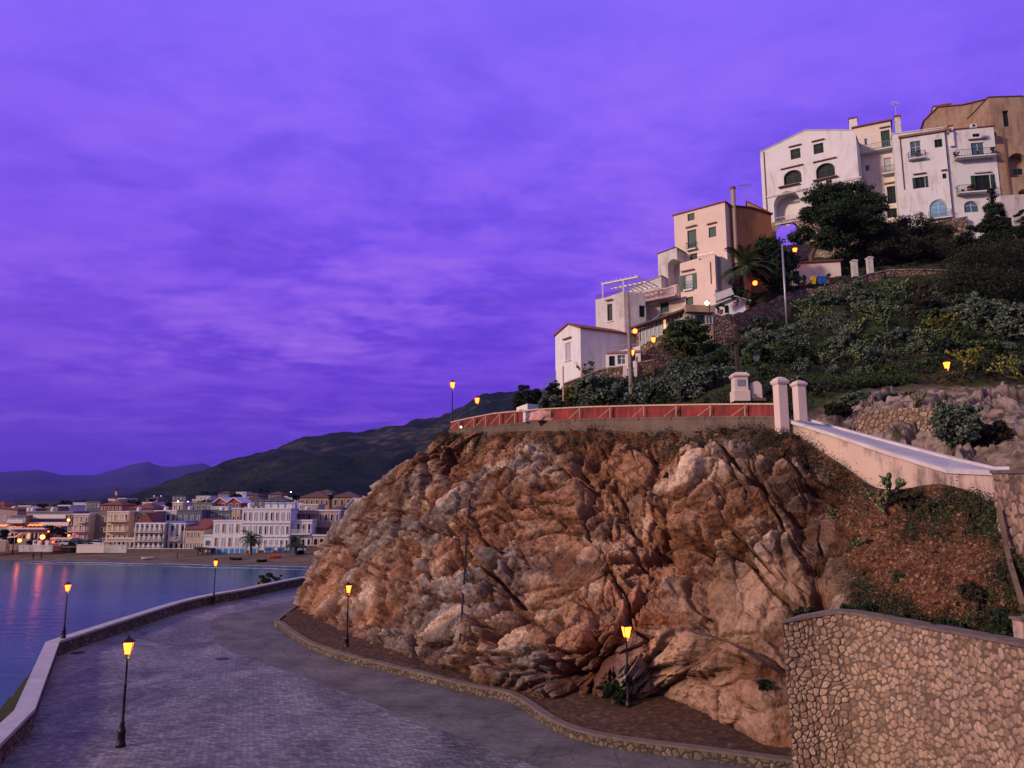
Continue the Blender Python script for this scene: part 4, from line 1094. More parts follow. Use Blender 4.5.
# ================================================================ the white village on the hill (all things)
# ---- large white gabled house with loggia and street arch
f = Fac(763.5, 862, 215, 100, -1.565)
h = House('white_house', 'large white gabled house above the pine, with dark arched openings and a street arch beneath', f, [(761.6, 152), (805, 130.5), (853, 130.3), (862, 133.5)], 224, 8.5, M['white'], zb=f.sz(775, 222)[1])
h.roof(M['white_worn'], .12, .1)
h.window(795.5, 153.8, 10, 10, 'dark', lintel=13); h.window(818.5, 148.5, 10, 10, 'dark', lintel=13)
h.window(792.5, 177, 18, 14, 'dark', True, lintel=23, deep=.5); h.window(825.3, 170.3, 19, 14.5, 'dark', True, lintel=24, deep=.5)
k0, k1, z0, z1 = h.rect(787, 206.5, 26.5, 31)
h.cuts.prism(arch_pts(f, k0, k1, z0, z1, .5), f.inn * 2.6)
h.cuts_dirty = True
h.box('ledge', M['white_worn'], 764, 862, 186.5, 188.5, 0, .12)
for (ua, ub, vf) in ((778.5, 800, 185.5), (813, 838, 178.5)):
    kk0, zz0 = f.sz(ua, vf); kk1, _ = f.sz(ub, vf); zc_ = f.sz((ua + ub) / 2, vf)[1]
    f.quad(MB(), kk0, kk1, zc_ - .12, zc_, 0, .5).build('sill_tiles', M['terra_pale'], h.root)
b = f.quad(MB(), k0, k1, z0 - .18, z0, -.5, .12).build('loggia_floor', M['white_worn'], h.root)
m = MB(); [m.beam(f.w(k0 + i * (k1 - k0) / 16, z0, -.1), f.w(k0 + i * (k1 - k0) / 16, z0 + 1, -.1), .03) for i in range(17)]; m.beam(f.w(k0, z0 + 1, -.1), f.w(k1, z0 + 1, -.1), .05); m.build('railing', M['galv'], b)
f.quad(MB(), k0 + (k1 - k0) * .30, k0 + (k1 - k0) * .46, z0, z0 + 2.0, -2.09, -2.05).build('door', M['cream'], h.root)
h.pipe(763.8, 152, 222, .07)
h.done(); H1 = h
# street arch: a rubble wall with an opening climbing through it
zt = H1.zb - .004; zbot = f.sz(775, 252)[1] - 3
root = empty('street_arch', f.w(f.L / 2, zbot), 'rubble stone arch under the large white house, sky showing through it', 'arch')
wallo = MB().prism([f.w(0, zbot), f.w(f.L, zbot), f.w(f.L, zt), f.w(0, zt)], f.inn * 8.5).build('stonework', M['rubble_pale'], root)
ka, kb, za, zb_ = h.rect(787.5, 233, 23, 23)
cut = MB().prism(arch_pts(f, ka, kb, za - .2, zb_, .0), Vector((0, 0, 0)) + Vector((.36, 1, .395)) * 16)
cut2 = [v for v in cut.v]
c2_ = MB(); pts_ = arch_pts(f, ka, kb, za - .2, zb_, .0); dirv = (Vector((pts_[0].x, pts_[0].y, pts_[0].z + 1.2)) - Vector((0, 0, HC))).normalized()
c2_.prism([p - dirv * 3 for p in pts_], dirv * 20); boolean(wallo, c2_); boolean(H1.wall, c2_)
m = MB(); 
for i in range(9): k_ = ka + (kb - ka) * i / 8; m.beam(f.w(k_, za, -.2), f.w(k_, za + 1.0, -.2), .04)
for zz_ in (.5, 1.0): m.beam(f.w(ka, za + zz_, -.2), f.w(kb, za + zz_, -.2), .05)
m.build('railing', M['iron'], root)
# parapet wing to the right of the arched windows (terrace edge) already on facade

# ---- tall narrow house with balconies
f = Fac(860, 898.5, 215, 102, -2.0)
h = House('tall_house', 'tall narrow cream house with green balcony door between two white houses', f, [(858, 127.5), (897.5, 119.5)], 224, 8, M['cream'])
h.roof(M['terra'], .2, .25)
h.window(885.6, 139, 9, 17.5, 'green', lintel=11); h.balcony(859.5, 897, 151.5, 1.0, 1.0, rail='galv')
h.window(867.3, 168, 4.6, 6, 'glass'); h.window(888, 164.5, 8, 14, 'curtain', lintel=None); h.balcony(882, 896, 174, 1.0, .8)
h.window(893.2, 194.5, 12, 17.5, 'dark', lintel=17); h.window(892, 213, 10, 9, 'dark'); h.window(866, 141.5, 3.2, 6, 'glass')
chimney(h, 853.8, 132, 1.1, 2.3, o=-.3); chimney(h, 898.0, 124, .8, 1.3, mat='white_worn', o=-.3)
h.pipe(860.5, 152, 215, .07); h.done()
antenna(P(896.5, 119, 106), 2.6, 'television antenna on the roof of the tall cream house', .6, 1.0)

# ---- white house with blue arched window
f = Fac(899, 952, 210, 98, -2.57)
h = House('white_house', 'white house with a large pale blue arched window and small barred balcony', f, [(897.6, 133.5), (951.8, 126.5)], 221, 9, M['white'])
h.roof(M['white'], .12, .12)
k_, zt_ = f.sz(898, 137); zt2 = f.sz(951, 130)[1]
h.box('tile_cornice', M['terra_pale'], 898, 951.5, 132.6, 134.6, 0, .3)
h.window(915.8, 148.5, 11, 15, 'glass'); h.balcony(908, 925.5, 159, .9, .7); h.window(938.5, 143.2, 8, 8, 'dark')
w_, r_ = h.window(920.3, 182.5, 9.5, 11, 'dark', lintel=13); h.open_shutters((r_[0] + .0, r_[1], r_[2], r_[3]), .35)
h.window(944.5, 176, 4.2, 5, 'dark', lintel=6)
h.window(939, 209, 19, 19.5, 'paleglass', True, fw=.12); h.balcony(928.5, 952, 218, 1.0, .5, rail='galv')
h.pipe(896.5 + 3.2, 137, 190, .07)
chimney(h, 951.3, 128.5, .5, .4, o=-.2); h.done()
flowerpot(f.w(f.sz(917, 156)[0], f.sz(917, 158.5)[1], .4), 'red geranium pot on the small balcony of the white house with blue window', s=.9)

# ---- white house with long balconies, right
f = Fac(953.5, 1003, 215, 97.2, -5.3)
h = House('white_house', 'white house with two long flowered balconies, cypress standing in front', f, [(952.5, 130.2), (1002, 125.8)], 235, 9, M['white'])
h.roof(M['terra'], .14, .15)
h.window(976.3, 135.2, 7.5, 3.2, 'dark'); h.window(995.6, 133.3, 3, 3, 'dark')
h.window(978, 149.5, 13.5, 14, 'glass', lintel=18); h.balcony(953.5, 993, 158.5, 1.0, 1.1)
w_, r_ = h.window(983, 182.5, 15, 15, 'dark', lintel=None); h.box('lintel', M['white_worn'], 974, 991, 172, 173, 0, .25); h.open_shutters(r_, .55); h.balcony(955.5, 994, 193.5, 1.0, 1.0)
h.window(971.5, 206.5, 15, 11.5, 'glass', True); h.pipe(1003.5 - 1, 129, 196, .08)
h.done(); hb = h
for i, (u, v) in enumerate(((954.8, 158), (976, 158), (991.8, 157.6), (968, 193), (971, 193))):
    zz_ = [f.sz(973, 158.5)[1]] * 3 + [f.sz(975, 193.5)[1]] * 2
    flowerpot(f.w(f.sz(u, v)[0], zz_[i], .55), ['potted plant at the left end of the upper long balcony', 'potted plant in front of the upper balcony window', 'potted plant at the right end of the upper long balcony', 'potted plant on the lower balcony beside the air conditioner', 'taller potted plant on the lower long balcony'][i], s=[1, .7, 1.1, .9, 1.2][i])
def aircon(loc, label, n_, e_):
    o = empty('air_conditioner', loc, label, 'air conditioner', 'air conditioning units'); m = MB(); rz = math.atan2(e_.y, e_.x)
    m.box((0, 0, .3), (.8, .3, .56), rz); a = m.build('casing', M['frame_w'], None); a.parent = o
    m = MB(); n2_ = n_.normalized(); 
    m.tube([n2_ * .151 + Vector((0, 0, .3)), n2_ * .165 + Vector((0, 0, .3))], .2, 14); b_ = m.build('fan_grille', M['dark'], None); b_.parent = a
    return o
aircon(f.w(f.sz(961, 193)[0], f.sz(975, 193.5)[1], .5), 'white air conditioner on the lower long balcony', f.n, f.e)
# base of the two right houses: rubble plinth
f2 = Fac(938, 968, 222, 97.2, -2.57)
h = House('stone_plinth', 'rough rubble plinth below the white house with blue window', f2, [(938, 221.5), (968, 216)], 240, 2.0, M['rubble'], cat='wall')
# ---- old ochre buildings above and right
f = Fac(927, 995, 150, 104, -2.6)
h = House('ochre_house', 'old ochre house with long sloping roof behind the white houses', f, [(927, 120), (937.5, 107.5), (962, 105.5), (995, 98.0)], 180, 8, M['ochre'])
h.roof(M['terra'], .16, .2); chimney(h, 943, 108.2, 2.4, .7, mat='white_worn', o=-.6); h.done()
f = Fac(985, 1026, 150, 98, 5.0)
f = Fac(994.5, 1030, 150, 98.5, -9)
h = House('ochre_tower', 'worn ochre tower house with one tall narrow window, highest on the right', f, [(994.5, 97.2), (1022, 96.4), (1030, 97.5)], 235, 9, M['ochre'])
h.roof(M['brownroof'], .12, .12); h.window(1006.2, 118.5, 6.2, 16, 'dark', deep=.4); h.done()
aircon(P(973.5, 128.0, 96), 'white air conditioner standing on the roof edge under the ochre house', f.n, f.e)
f = Fac(1003.4, 1060, 215, 96.5, -9)
h = House('ochre_house', 'ochre terrace house with open arches at the right edge of the village', f, [(1003.4, 144), (1012, 143), (1026, 147), (1060, 146)], 235, 3.6, M['ochre'])
for (u, v, a_, b_) in ((1018, 165, 19, 24), (1024, 197, 11, 16)):
    r = h.rect(u, v, a_, b_); h.cuts.prism(arch_pts(f, *r, .3), f.inn * 1.5)
h.window(1017, 172, 10, 6, 'dark', cut=False); h.done()
h2 = House('low_house', 'low white annex below the ochre terrace at the right edge', Fac(1003.5, 1050, 225, 95.5, -9), [(1003.5, 195.5), (1050, 193)], 240, 2.5, M['white_worn'])
h2.window(1009, 222, 7, 9, 'dark'); h2.done()

# ---- peach tower house
f = Fac(675, 727, 250, 90, -1.17)
h = House('peach_house', 'tall peach house with green shutters and an orange side wall', f, [(675, 215.6), (727, 201.6)], 300, 9.5, M['peach'])
h.roof(M['terra'], .16, .15)
h.window(691, 217, 7, 7, 'green', cut=True); h.window(692, 239.5, 9, 19, 'green', lintel=11); h.window(712.4, 232, 7.5, 10, 'green', lintel=10); h.window(693.5, 256.5, 7.5, 6, 'dark', lintel=10)
h.balcony(687.3, 697, 249.3, .9, .45)
h.done(); hp = h
# orange side wall is a building of its own, with the flue
n_side = f.inn; c0_ = f.w(f.L, 0)
side = empty('orange_house', f.w(f.L + 3, 20), 'narrow orange house with a tall flue pipe against the peach house', 'house')
zt_ = f.sz(727, 202.5)[1]; zb0 = f.sz(727, 262)[1] - 6
e2 = Vector((.94, .34, 0)).normalized()
A0 = f.w(f.L + .02, 0, -1.2)
def pt(a, bk, z): q_ = A0 + e2 * a + Vector((-.34, .94, 0)) * bk; return Vector((q_.x, q_.y, z))
side.location = pt(3.5, 2, zb0)
MB().prism([pt(0, 0, zb0), pt(6.6, 0, zb0), pt(6.6, 0, zt_ - .3), pt(3.5, 0, zt_ + .15), pt(0, 0, zt_ - .1)], Vector((-.34, .94, 0)) * 6).build('wall', M['orange'], side)
m = MB(); m.prism([pt(-.2, -.2, zt_ - .08), pt(3.5, -.2, zt_ + .17), pt(6.8, -.2, zt_ - .28), pt(6.8, -.2, zt_ - .12), pt(3.5, -.2, zt_ + .34), pt(-.2, -.2, zt_ + .08)], Vector((-.34, .94, 0)) * 6.4); m.build('roof', M['terra'], side)
fl = MB(); fl.tube([pt(.5, -.3, zb0 + 3.2), pt(.5, -.3, zt_ + 2.2)], .28, 10); ff_ = fl.build('flue_pipe', M['tan'], side)
MB().tube([pt(.5, -.3, zt_ + 2.22), pt(.5, -.3, zt_ + 2.5)], .36, 10).build('flue_cap', M['rust'], ff_)
m = MB(); m.prism([pt(-.6, -.9, zb0 + 2.7), pt(1.8, -.9, zb0 + 2.7), pt(1.8, -.9, zb0 + 3.0), pt(-.6, -.9, zb0 + 3.2)], Vector((-.34, .94, 0)) * .85); m.build('canopy', M['terra_pale'], side)
# brown house linking to the arch
f3 = Fac(752, 766, 220, 98, -1.2)
h = House('brown_house', 'small brown house with sloping roof between the orange house and the stone arch', Fac(748, 768, 220, 99, -3), [(748, 202), (768, 212)], 260, 7, M['tan'])
h.roof(M['terra'], .16, .2); h.window(763, 228, 3, 6, 'green'); h.pipe(757, 215, 232, .09, mat='galv'); h.done()
antenna(P(746, 203, 95), 2.6, 'television antenna on the orange house roof', .2, 1.05)
antenna(P(762, 208, 97), 2.0, 'bent television antenna beside the stone arch', 1.2, .7) if False else None
# lower peach block with terrace
f = Fac(680.5, 716, 285, 86.5, -1.17)
h = House('peach_annex', 'lower peach block with railed roof terrace in front of the peach tower house', f, [(680.5, 263.5), (699, 258), (699.2, 260.5), (714.5, 254.5), (716, 254)], 298, 5.5, M['peach'])
w_, r_ = h.window(688.6, 282.3, 8, 16, 'curtain', lintel=13); h.open_shutters(r_, .55); h.balcony(684.2, 693.2, 289.5, .95, .35)
kk0, _ = f.sz(697, 260); zt_ = f.sz(707, 259)[1]; m = MB()
for i in range(12): k_ = kk0 + (f.L - kk0 - .1) * i / 11; m.beam(f.w(k_, zt_ - .3, -.1), f.w(k_, zt_ + .7, -.1), .035)
m.beam(f.w(kk0, zt_ + .7, -.1), f.w(f.L, zt_ + .7, -.1), .05); m.build('railing', M['galv'], h.root)
h.pipe(710.5, 262, 284, .05, mat='rust'); h.done()
# grey side of the annex
ff = Fac(716.3, 733, 285, 89, 2.0)
h = House('grey_house', 'small blank grey house right of the peach block', Fac(716.5, 733, 290, 87.2, 6), [(716.5, 256.5), (722, 256.6), (733, 262)], 300, 4, M['grey']); h.done()
# white ruin with arch left of the peach tower
f = Fac(658.5, 678, 280, 92, -1.17)
h = House('white_ruin', 'crumbling white house with a broken arch left of the peach tower', f, [(658.5, 254), (676, 247.5), (680, 247.5)], 298, 7, M['white_worn'])
h.roof(M['brownroof'], .1, .1); r = h.rect(673.5, 272, 11, 26); h.cuts.prism(arch_pts(f, *r, .3), f.inn * 2.2); h.done()
# long peach base building with the balustrade terrace
f = Fac(641, 716, 310, 83.5, -1.17)
h = House('peach_base_house', 'long low peach house with two green shuttered windows under the balustrade', f, [(641, 306), (655, 303.5), (716, 289)], 330, 5, M['peach'])
h.window(664.5, 307.5, 8.5, 10, 'green'); h.window(689.5, 301, 7.5, 8, 'green'); h.done()
b = h.box('terrace_slab', M['pinkwall'], 644, 681, 302.5, 304, 0, 1.2) if False else None
k0_, z0_ = f.sz(645, 304.5); k1_, _ = f.sz(681, 296.5); zs = f.sz(663, 299.8)[1]
sl = f.quad(MB(), k0_, k1_, zs - .25, zs, .003, 1.5).build('terrace_slab', M['pinkwall'], h.root)
m = MB(); n = 26
for i in range(n + 1):
    k_ = k0_ + (k1_ - k0_) * i / n
    if i % 13 == 0: f.quad(m, k_ - .2, k_ + .2, zs + .002, zs + 1.15, 1.05, 1.4)
    else: m.lathe([(.05, 0), (.10, .25), (.05, .55), (.07, .85)], f.w(k_, zs, 1.25), 6)
f.quad(m, k0_, k1_, zs + .86, zs + 1.0, 1.1, 1.38)
m.build('balustrade', M['orangecap'] if 'orangecap' in M else M['pinkwall'], sl)
# pale house with pergola roof terrace
f = Fac(596, 624.5, 330, 84, -1.3)
h = House('pale_house', 'worn white house with brown shuttered window and pergola on its roof', f, [(596, 299.5), (606, 297.5), (624.5, 291)], 335, 6, M['white_worn'])
h.window(609.8, 312.5, 5, 17, 'dark', lintel=7, sill=True); h.done(); hf = f
# its side face
fs_ = Fac(624.7, 645, 330, 88, 2.4)
h = House('pale_annex', 'worn white block with one dark window right of the tall pole', Fac(624.7, 646, 330, 84.3, 4.5), [(624.7, 291.2), (646, 293.5)], 338, 5, M['white_worn'])
h.window(642.3, 311.3, 6, 11.5, 'dark'); h.done()
pg = empty('pergola', hf.w(hf.L * .6, hf.sz(610, 297)[1]), 'white pergola frame on the roof of the worn white house', 'pergola')
z0_ = hf.sz(612, 296)[1]; zl = hf.sz(608, 291)[1]; zh = zl + .95
for nm, a, b_ in (('post', .25, 0), ('post', .98, 0), ('post', .25, 5), ('post', .98, 5)):
    p_ = hf.w(hf.L * a, z0_ - .4, -b_ - .1); q_ = hf.w(hf.L * a, zh, -b_ - .1); MB().beam(p_, q_, .16).build('post', M['frame_w'], pg)
m = MB()
for b_ in (-.1, -2.5, -5.1): m.beam(hf.w(hf.L * .22, zh + .08, b_), hf.w(hf.L * 1.5, zh + .08, b_), .15)
for i in range(8): k_ = hf.L * (.25 + .17 * i); m.beam(hf.w(k_, zh + .22, .1), hf.w(k_, zh + .22, -5.3), .1)
m.build('beams', M['frame_w'], pg)
m = MB(); 
for i in range(26): k_ = hf.L * i / 26 * 1.0; m.beam(hf.w(k_, z0_ - .8, -.2), hf.w(k_, z0_ + .5, -.2), .035)
m.beam(hf.w(0, z0_ + .5, -.2), hf.w(hf.L, z0_ + .5, -.2), .05)
rl = empty('roof_railing', hf.w(hf.L / 2, z0_), 'thin iron railing round the pergola terrace', 'railing'); m.build('bars', M['rust'], rl)
h = House('roof_room', 'low white rooftop room behind the pergola', Fac(630, 662, 300, 92, -1.3), [(630, 289), (662, 276)], 305, 4, M['white_worn']); h.roof(M['tan'], .12, .1); h.done()

# white gabled house at the left end
f = Fac(555.5, 581, 370, 80, -.55)
h = House('small_white_house', 'clean white gabled house at the left end of the village, red roof edge', f, [(555.5, 336), (568.5, 324.5), (581, 328)], 386, .3, M['white'], zb=P(575, 392, 80).z - 2)
hh_top = h.top
# body as a prism extruded along the side direction
bpy.data.objects.remove(h.wall)
sdir = f.inn
z_e = hh_top[0][1]; z_p = hh_top[1][1]; kp = hh_top[1][0]; Ls = f.L
body = MB().prism([f.w(0, h.zb), f.w(Ls, h.zb), f.w(Ls, hh_top[2][1]), f.w(kp, z_p), f.w(0, z_e)], sdir * 13).build('wall', M['white'], h.root)
h.wall = body; h.depth = 13; h.roof(M['terra'], .18, .18)
h.window(568, 351.5, 5.5, 18, 'curtain', lintel=8, deep=.2, sill=True); h.done()
hsw = h
# white low annex with terrace + restaurant
f = Fac(606, 641, 372, 77, -4)
h = House('low_white_house', 'low white house with terrace parapet and brown tiled band below the restaurant', f, [(606, 354.5), (641, 345.5)], 384, 5, M['white'])
h.box('tile_band', M['terra_pale'], 606, 641, 351.2, 353.2, 0, .15)
h.window(612, 361, 6, 10, 'dark'); h.window(621.5, 359.5, 8, 9.5, 'glass'); h.window(633, 357, 5, 8, 'dark')
kk0, zz0 = f.sz(606, 354); m = MB(); zt_ = f.sz(622, 348)[1]
for i in range(18): k_ = f.L * i / 17; m.beam(f.w(k_, zt_ - .9, -.3), f.w(k_, zt_ + .4, -.3), .035)
m.beam(f.w(0, zt_ + .4, -.3), f.w(f.L, zt_ + .4, -.3), .05); m.build('railing', M['galv'], h.root); h.done()
f = Fac(636, 684.5, 335, 78.5, -1.35)
h = House('restaurant', 'long glazed restaurant veranda with dark sloping awning roof', f, [(636, 331), (684, 309)], 352, 4.5, M['rubble'], cat='restaurant', zb=None)
kA, zA = f.sz(637, 344); 
n = 11
for i in range(n):
    u = 639 + (683 - 639) * (i + .5) / n; v = 341.5 - (u - 639) * .50
    h.window(u, v - 3, 3.3, 15.5 if i > 1 else 16, 'lit' if i in (6,) else 'glass', cut=False, fw=.05)
m = MB(); za_ = f.sz(637, 330)[1]; zb2 = f.sz(684, 311)[1]
m.prism([f.w(-.3, za_, 1.0), f.w(f.L + .3, zb2 - .2, 1.0), f.w(f.L + .3, zb2 + .0, 1.0), f.w(-.3, za_ + .2, 1.0)], f.inn * 1.0)
m.prism([f.w(-.3, za_ + .01, 0), f.w(f.L + .3, zb2 - .19, 0), f.w(f.L + .3, zb2 + 1.3, -3.5), f.w(-.3, za_ + 1.3, -3.5)], Vector((0, 0, .15)))
m.build('awning', M['brownroof'], h.root)
MB().beam(f.w(f.L * .42, (za_ + zb2) / 2 - .1, .6), f.w(f.L * .58, (za_ + zb2) / 2 + .5, .4), 1.0, .12).build('blue_panel', M['blue'], h.root)
h.done(); fr_ = f
h = House('restaurant_end', 'ochre canopy end of the restaurant beside the white street lamp', Fac(685, 713, 320, 78, 9), [(685, 306.5), (713, 306.5)], 334, 3, M['tan'], cat='restaurant')
h.box('fascia', M['ochre'], 684.5, 713.5, 306.2, 313, .003, .5); h.window(690, 319, 8, 8, 'glass', cut=False); h.window(700, 319, 8, 8, 'dark', cut=False); h.window(709, 320, 7, 8, 'glass', cut=False); h.done()
# white kiosk terrace with signboard
f = Fac(713, 748, 310, 79, -6)
h = House('white_kiosk', 'small white terrace bar with blank blue edged signboard and arched doorway', f, [(712, 306.5), (735, 297.5), (748, 301)], 317, 4, M['white'], cat='bar')
h.roof(M['white'], .12, .35)
h.window(727, 309, 4.5, 8, 'dark', True); h.window(718.5, 311, 3, 5, 'glass'); h.done()
m = MB(); m.beam(P(715, 297.5, 78), P(732.5, 291, 78), .1, .8); sg = m.build('signboard', M['frame_w'], None, loc=P(724, 296, 78)); tag(sg, 'blank pale signboard on the roof of the small white bar', 'sign')
for i, (u, v, y) in enumerate(((721, 314, 76.5), (747, 303, 78), (748, 310, 77), (736, 306, 77))):
    flowerpot(P(u, v, y), ['potted plant left of the white bar terrace', 'potted shrub on the roof corner of the white bar', 'potted plant at the right end of the white bar', 'potted plant in the middle of the bar terrace'][i], s=1.1)
# cabin behind the big pine (cream wall, brown shutter) and gate pillars
f = Fac(789, 842, 285, 91, -9)
h = House('garden_cabin', 'low cream cabin under the big pine, behind the yellow and blue bins', f, [(776, 270), (788, 264), (842, 261)], 288, 5, M['cream'])
h.window(796, 277, 7, 12, 'dark'); h.roof(M['terra'], .14, .3); h.done()
for i, (u, v, v2) in enumerate(((855, 277, 262), (870.5, 275, 259))):
    p = P(u, v, 90); z2 = P(u, v2, 90).z; m = MB(); m.box((0, 0, (z2 - p.z) / 2), (.62, .62, z2 - p.z)); o = empty('gate_pillar', p, ['left white gate pillar at the top of the hillside steps', 'right taller white gate pillar at the top of the hillside steps'][i], 'pillar', 'gate pillars under the trees')
    m.build('shaft', M['white_worn'], None).parent = o; MB().lathe([(.52, 0), (.55, .08), (.52, .16), (.05, .34)], (0, 0, z2 - p.z + .002), 4, .5).build('capstone', M['white_worn'], None).parent = o
# bins
for i, (u, c_) in enumerate(((813.5, 'yellow'), (819.8, 'blue'), (824.2, 'blue'))):
    p = P(u, 285.5, 88.5); o = empty('rubbish_bin', p, [f'yellow wheeled rubbish bin on the terrace wall', 'blue wheeled bin beside the yellow one', 'blue wheeled bin at the right end of the three'][i], 'bin', 'bins on the terrace')
    mt = M.setdefault('bin_' + c_, plain('bin ' + c_, (.55, .36, .02) if c_ == 'yellow' else (.02, .10, .42), .4, .1))
    m = MB(); m.lathe([(.30, .12), (.40, .95), (.42, 1.0)], (0, 0, 0), 4, .5); m.build('body', mt, None).parent = o
    m = MB(); m.lathe([(.43, 1.004), (.45, 1.06), (.30, 1.15)], (0, 0, 0), 4, .5); m.build('lid', mt, None).parent = o
    m = MB(); m.tube([(-.25, -.22, .1), (-.15, -.22, .1)], .1, 8); m.tube([(.15, -.22, .1), (.25, -.22, .1)], .1, 8); m.build('wheels', M['iron'], None).parent = o
for i, (u, v) in enumerate(((804, 286), (829, 284), (800, 287))):
    flowerpot(P(u, v, 88), ['potted plant left of the yellow bin', 'potted plant right of the blue bins', 'potted plant below the street lamp on the terrace'][i], s=1.2)
# ================================================================ cliff top parapet, barrier, ramp, pillars
M['redmesh'] = plain('faded red corrugated plastic', (.19, .024, .020), .7, .6, .9, bump=.3, bsc=14)
M['palewood'] = plain('pale timber', (.48, .32, .22), .8, .25, 3)
M['plasterramp'] = plaster('pink cream render of the ramp', (.60, .44, .35), (.13, .10, .085), .9, .45, .47)
M['capstone'] = plain('pale ramp coping', (.56, .50, .47), .75, .14, 1.2, bump=.2)
M['slabtop'] = plain('cement ramp surface', (.40, .38, .40), .8, .15, 1.2)
bar_px = [(449, 422, 430, 436, 60.5), (466, 418, 428, 436, 58.8), (492, 413, 425.5, 435, 57), (512, 411, 423.5, 434, 55.6), (534, 409, 421.5, 433.5, 53.5), (584, 406.5, 418.5, 433, 50), (640, 405, 417.5, 433, 47), (695, 404, 416.5, 433, 44), (745, 403.5, 416, 433.5, 41.2), (778, 403.5, 416, 434, 39)]
top_ = [P(u, a, y) for u, a, b, c, y in bar_px]; mid_ = [P(u, b, y) for u, a, b, c, y in bar_px]; bot_ = [P(u, c, y) for u, a, b, c, y in bar_px]
line = [Vector((p.x, p.y, p.z)) for p in mid_]; line0 = [Vector((1.5, 73, line[0].z + .1)), Vector((-3.2, 66, line[0].z + .05))] + line
zb_l = [bot_[0].z - 1.2] * 2 + [p.z - 1.2 for p in bot_]
wall_along('cliff_parapet', 'weathered concrete parapet along the top edge of the cliff', line0, [p.z for p in line0], .45, M['concrete'], M['concrete'], .12, .03, base=zb_l, side=1)
br_ = empty('safety_barrier', line[3], 'long temporary barrier of red panels and pale rails on the cliff parapet', 'barrier')
tl_ = [Vector((1.5, 73.2, top_[0].z + .15)), Vector((-3.0, 66.2, top_[0].z + .05))] + top_
m = MB(); m2 = MB()
bk = Vector((.15, .22, 0))
for (a, b), (c_, d) in zip(zip(tl_[:-1], tl_[1:]), zip(line0[:-1], line0[1:])):
    m.beam(a + bk, b + bk, .08, .09)
    nn = max(2, int((b - a).length / .22))
    for i in range(nn):
        q0, q1 = i / nn, (i + 1) / nn; of = Vector((.02, .05, 0)) * (1 if i % 2 else -1)
        A1, B1 = a.lerp(b, q0) + bk + of, a.lerp(b, q1) + bk - of; C1, D1 = c_.lerp(d, q0) + bk + of, c_.lerp(d, q1) + bk - of
        dz = Vector((0, 0, .07)); th_ = Vector((.01, .025, 0))
        m2.add([A1 - dz, B1 - dz, D1 + dz * .3, C1 + dz * .3, A1 - dz + th_, B1 - dz + th_, D1 + dz * .3 + th_, C1 + dz * .3 + th_], [(0, 3, 2, 1), (4, 5, 6, 7), (0, 1, 5, 4), (2, 3, 7, 6)])
m.build('top_rail', M['palewood'], br_); m2.build('red_panel', M['redmesh'], br_)
def on_line(L, u):
    us = [x[0] for x in bar_px]
    for i in range(len(us) - 1):
        if us[i] <= u <= us[i + 1]: return L[i].lerp(L[i + 1], (u - us[i]) / (us[i + 1] - us[i]))
    return L[-1]
for i, u in enumerate((459, 474, 486, 500, 515, 533, 551, 580, 611, 644, 677, 711, 745)):
    t_, b_ = on_line(top_, u), on_line(mid_, u); m = MB()
    m.beam(b_ + Vector((-.02, -.04, 0)), t_ + Vector((-.02, -.04, -.02)), .06)
    m.beam(b_ + Vector((-.75, .05, .02)), t_ + Vector((-.06, -.03, -.18)), .045)
    m.build('post', M['palewood'], br_)
# white box and pink tarpaulin on the parapet
p = on_line(mid_, 527); o = empty('white_cabinet', p, 'white metal cabinet standing against the red barrier', 'cabinet')
m = MB(); m.box((.05, -.16, .35), (.55, .35, .7), .5); m.build('body', M['frame_w'], None).parent = o
m = MB(); m.box((.05, -.16, .73), (.62, .42, .05), .5); m.build('lid', M['galv'], None).parent = o
p = on_line(mid_, 543) + Vector((0, -.2, 0)); g = np.random.default_rng(4)
ph, th_ = np.meshgrid(np.linspace(0, 2 * np.pi, 40), np.linspace(0, np.pi / 2, 18)); sp = np.stack([np.cos(ph) * np.cos(th_), np.sin(ph) * np.cos(th_), np.sin(th_)], -1).reshape(-1, 3)
rr = 1 + fbm(sp * 2.2, 4, 801) * .45 + facets(sp * 2.5, 802)[0] * .15; sp = sp * rr[:, None] * np.array([.85, .3, .72])
M['tarp'] = plain('faded pink tarpaulin', (.55, .28, .24), .7, .2, 3)
tag(link('tarpaulin', np_mesh('tarpaulin', sp, grid_faces(18, 40)), M['tarp'], None, p, True), 'crumpled pink tarpaulin heaped on the parapet beside the white cabinet', 'tarpaulin')
# small white hut behind the barrier
f = Fac(516.5, 527.5, 414, 66, -.8)
h = House('white_hut', 'tiny white hut with sloping top behind the left part of the red barrier', f, [(516.5, 407.5), (527.5, 403.5)], 414, 1.3, M['white'], cat='hut'); h.window(521, 411.5, 2.4, 4, 'dark', cut=False); h.done()

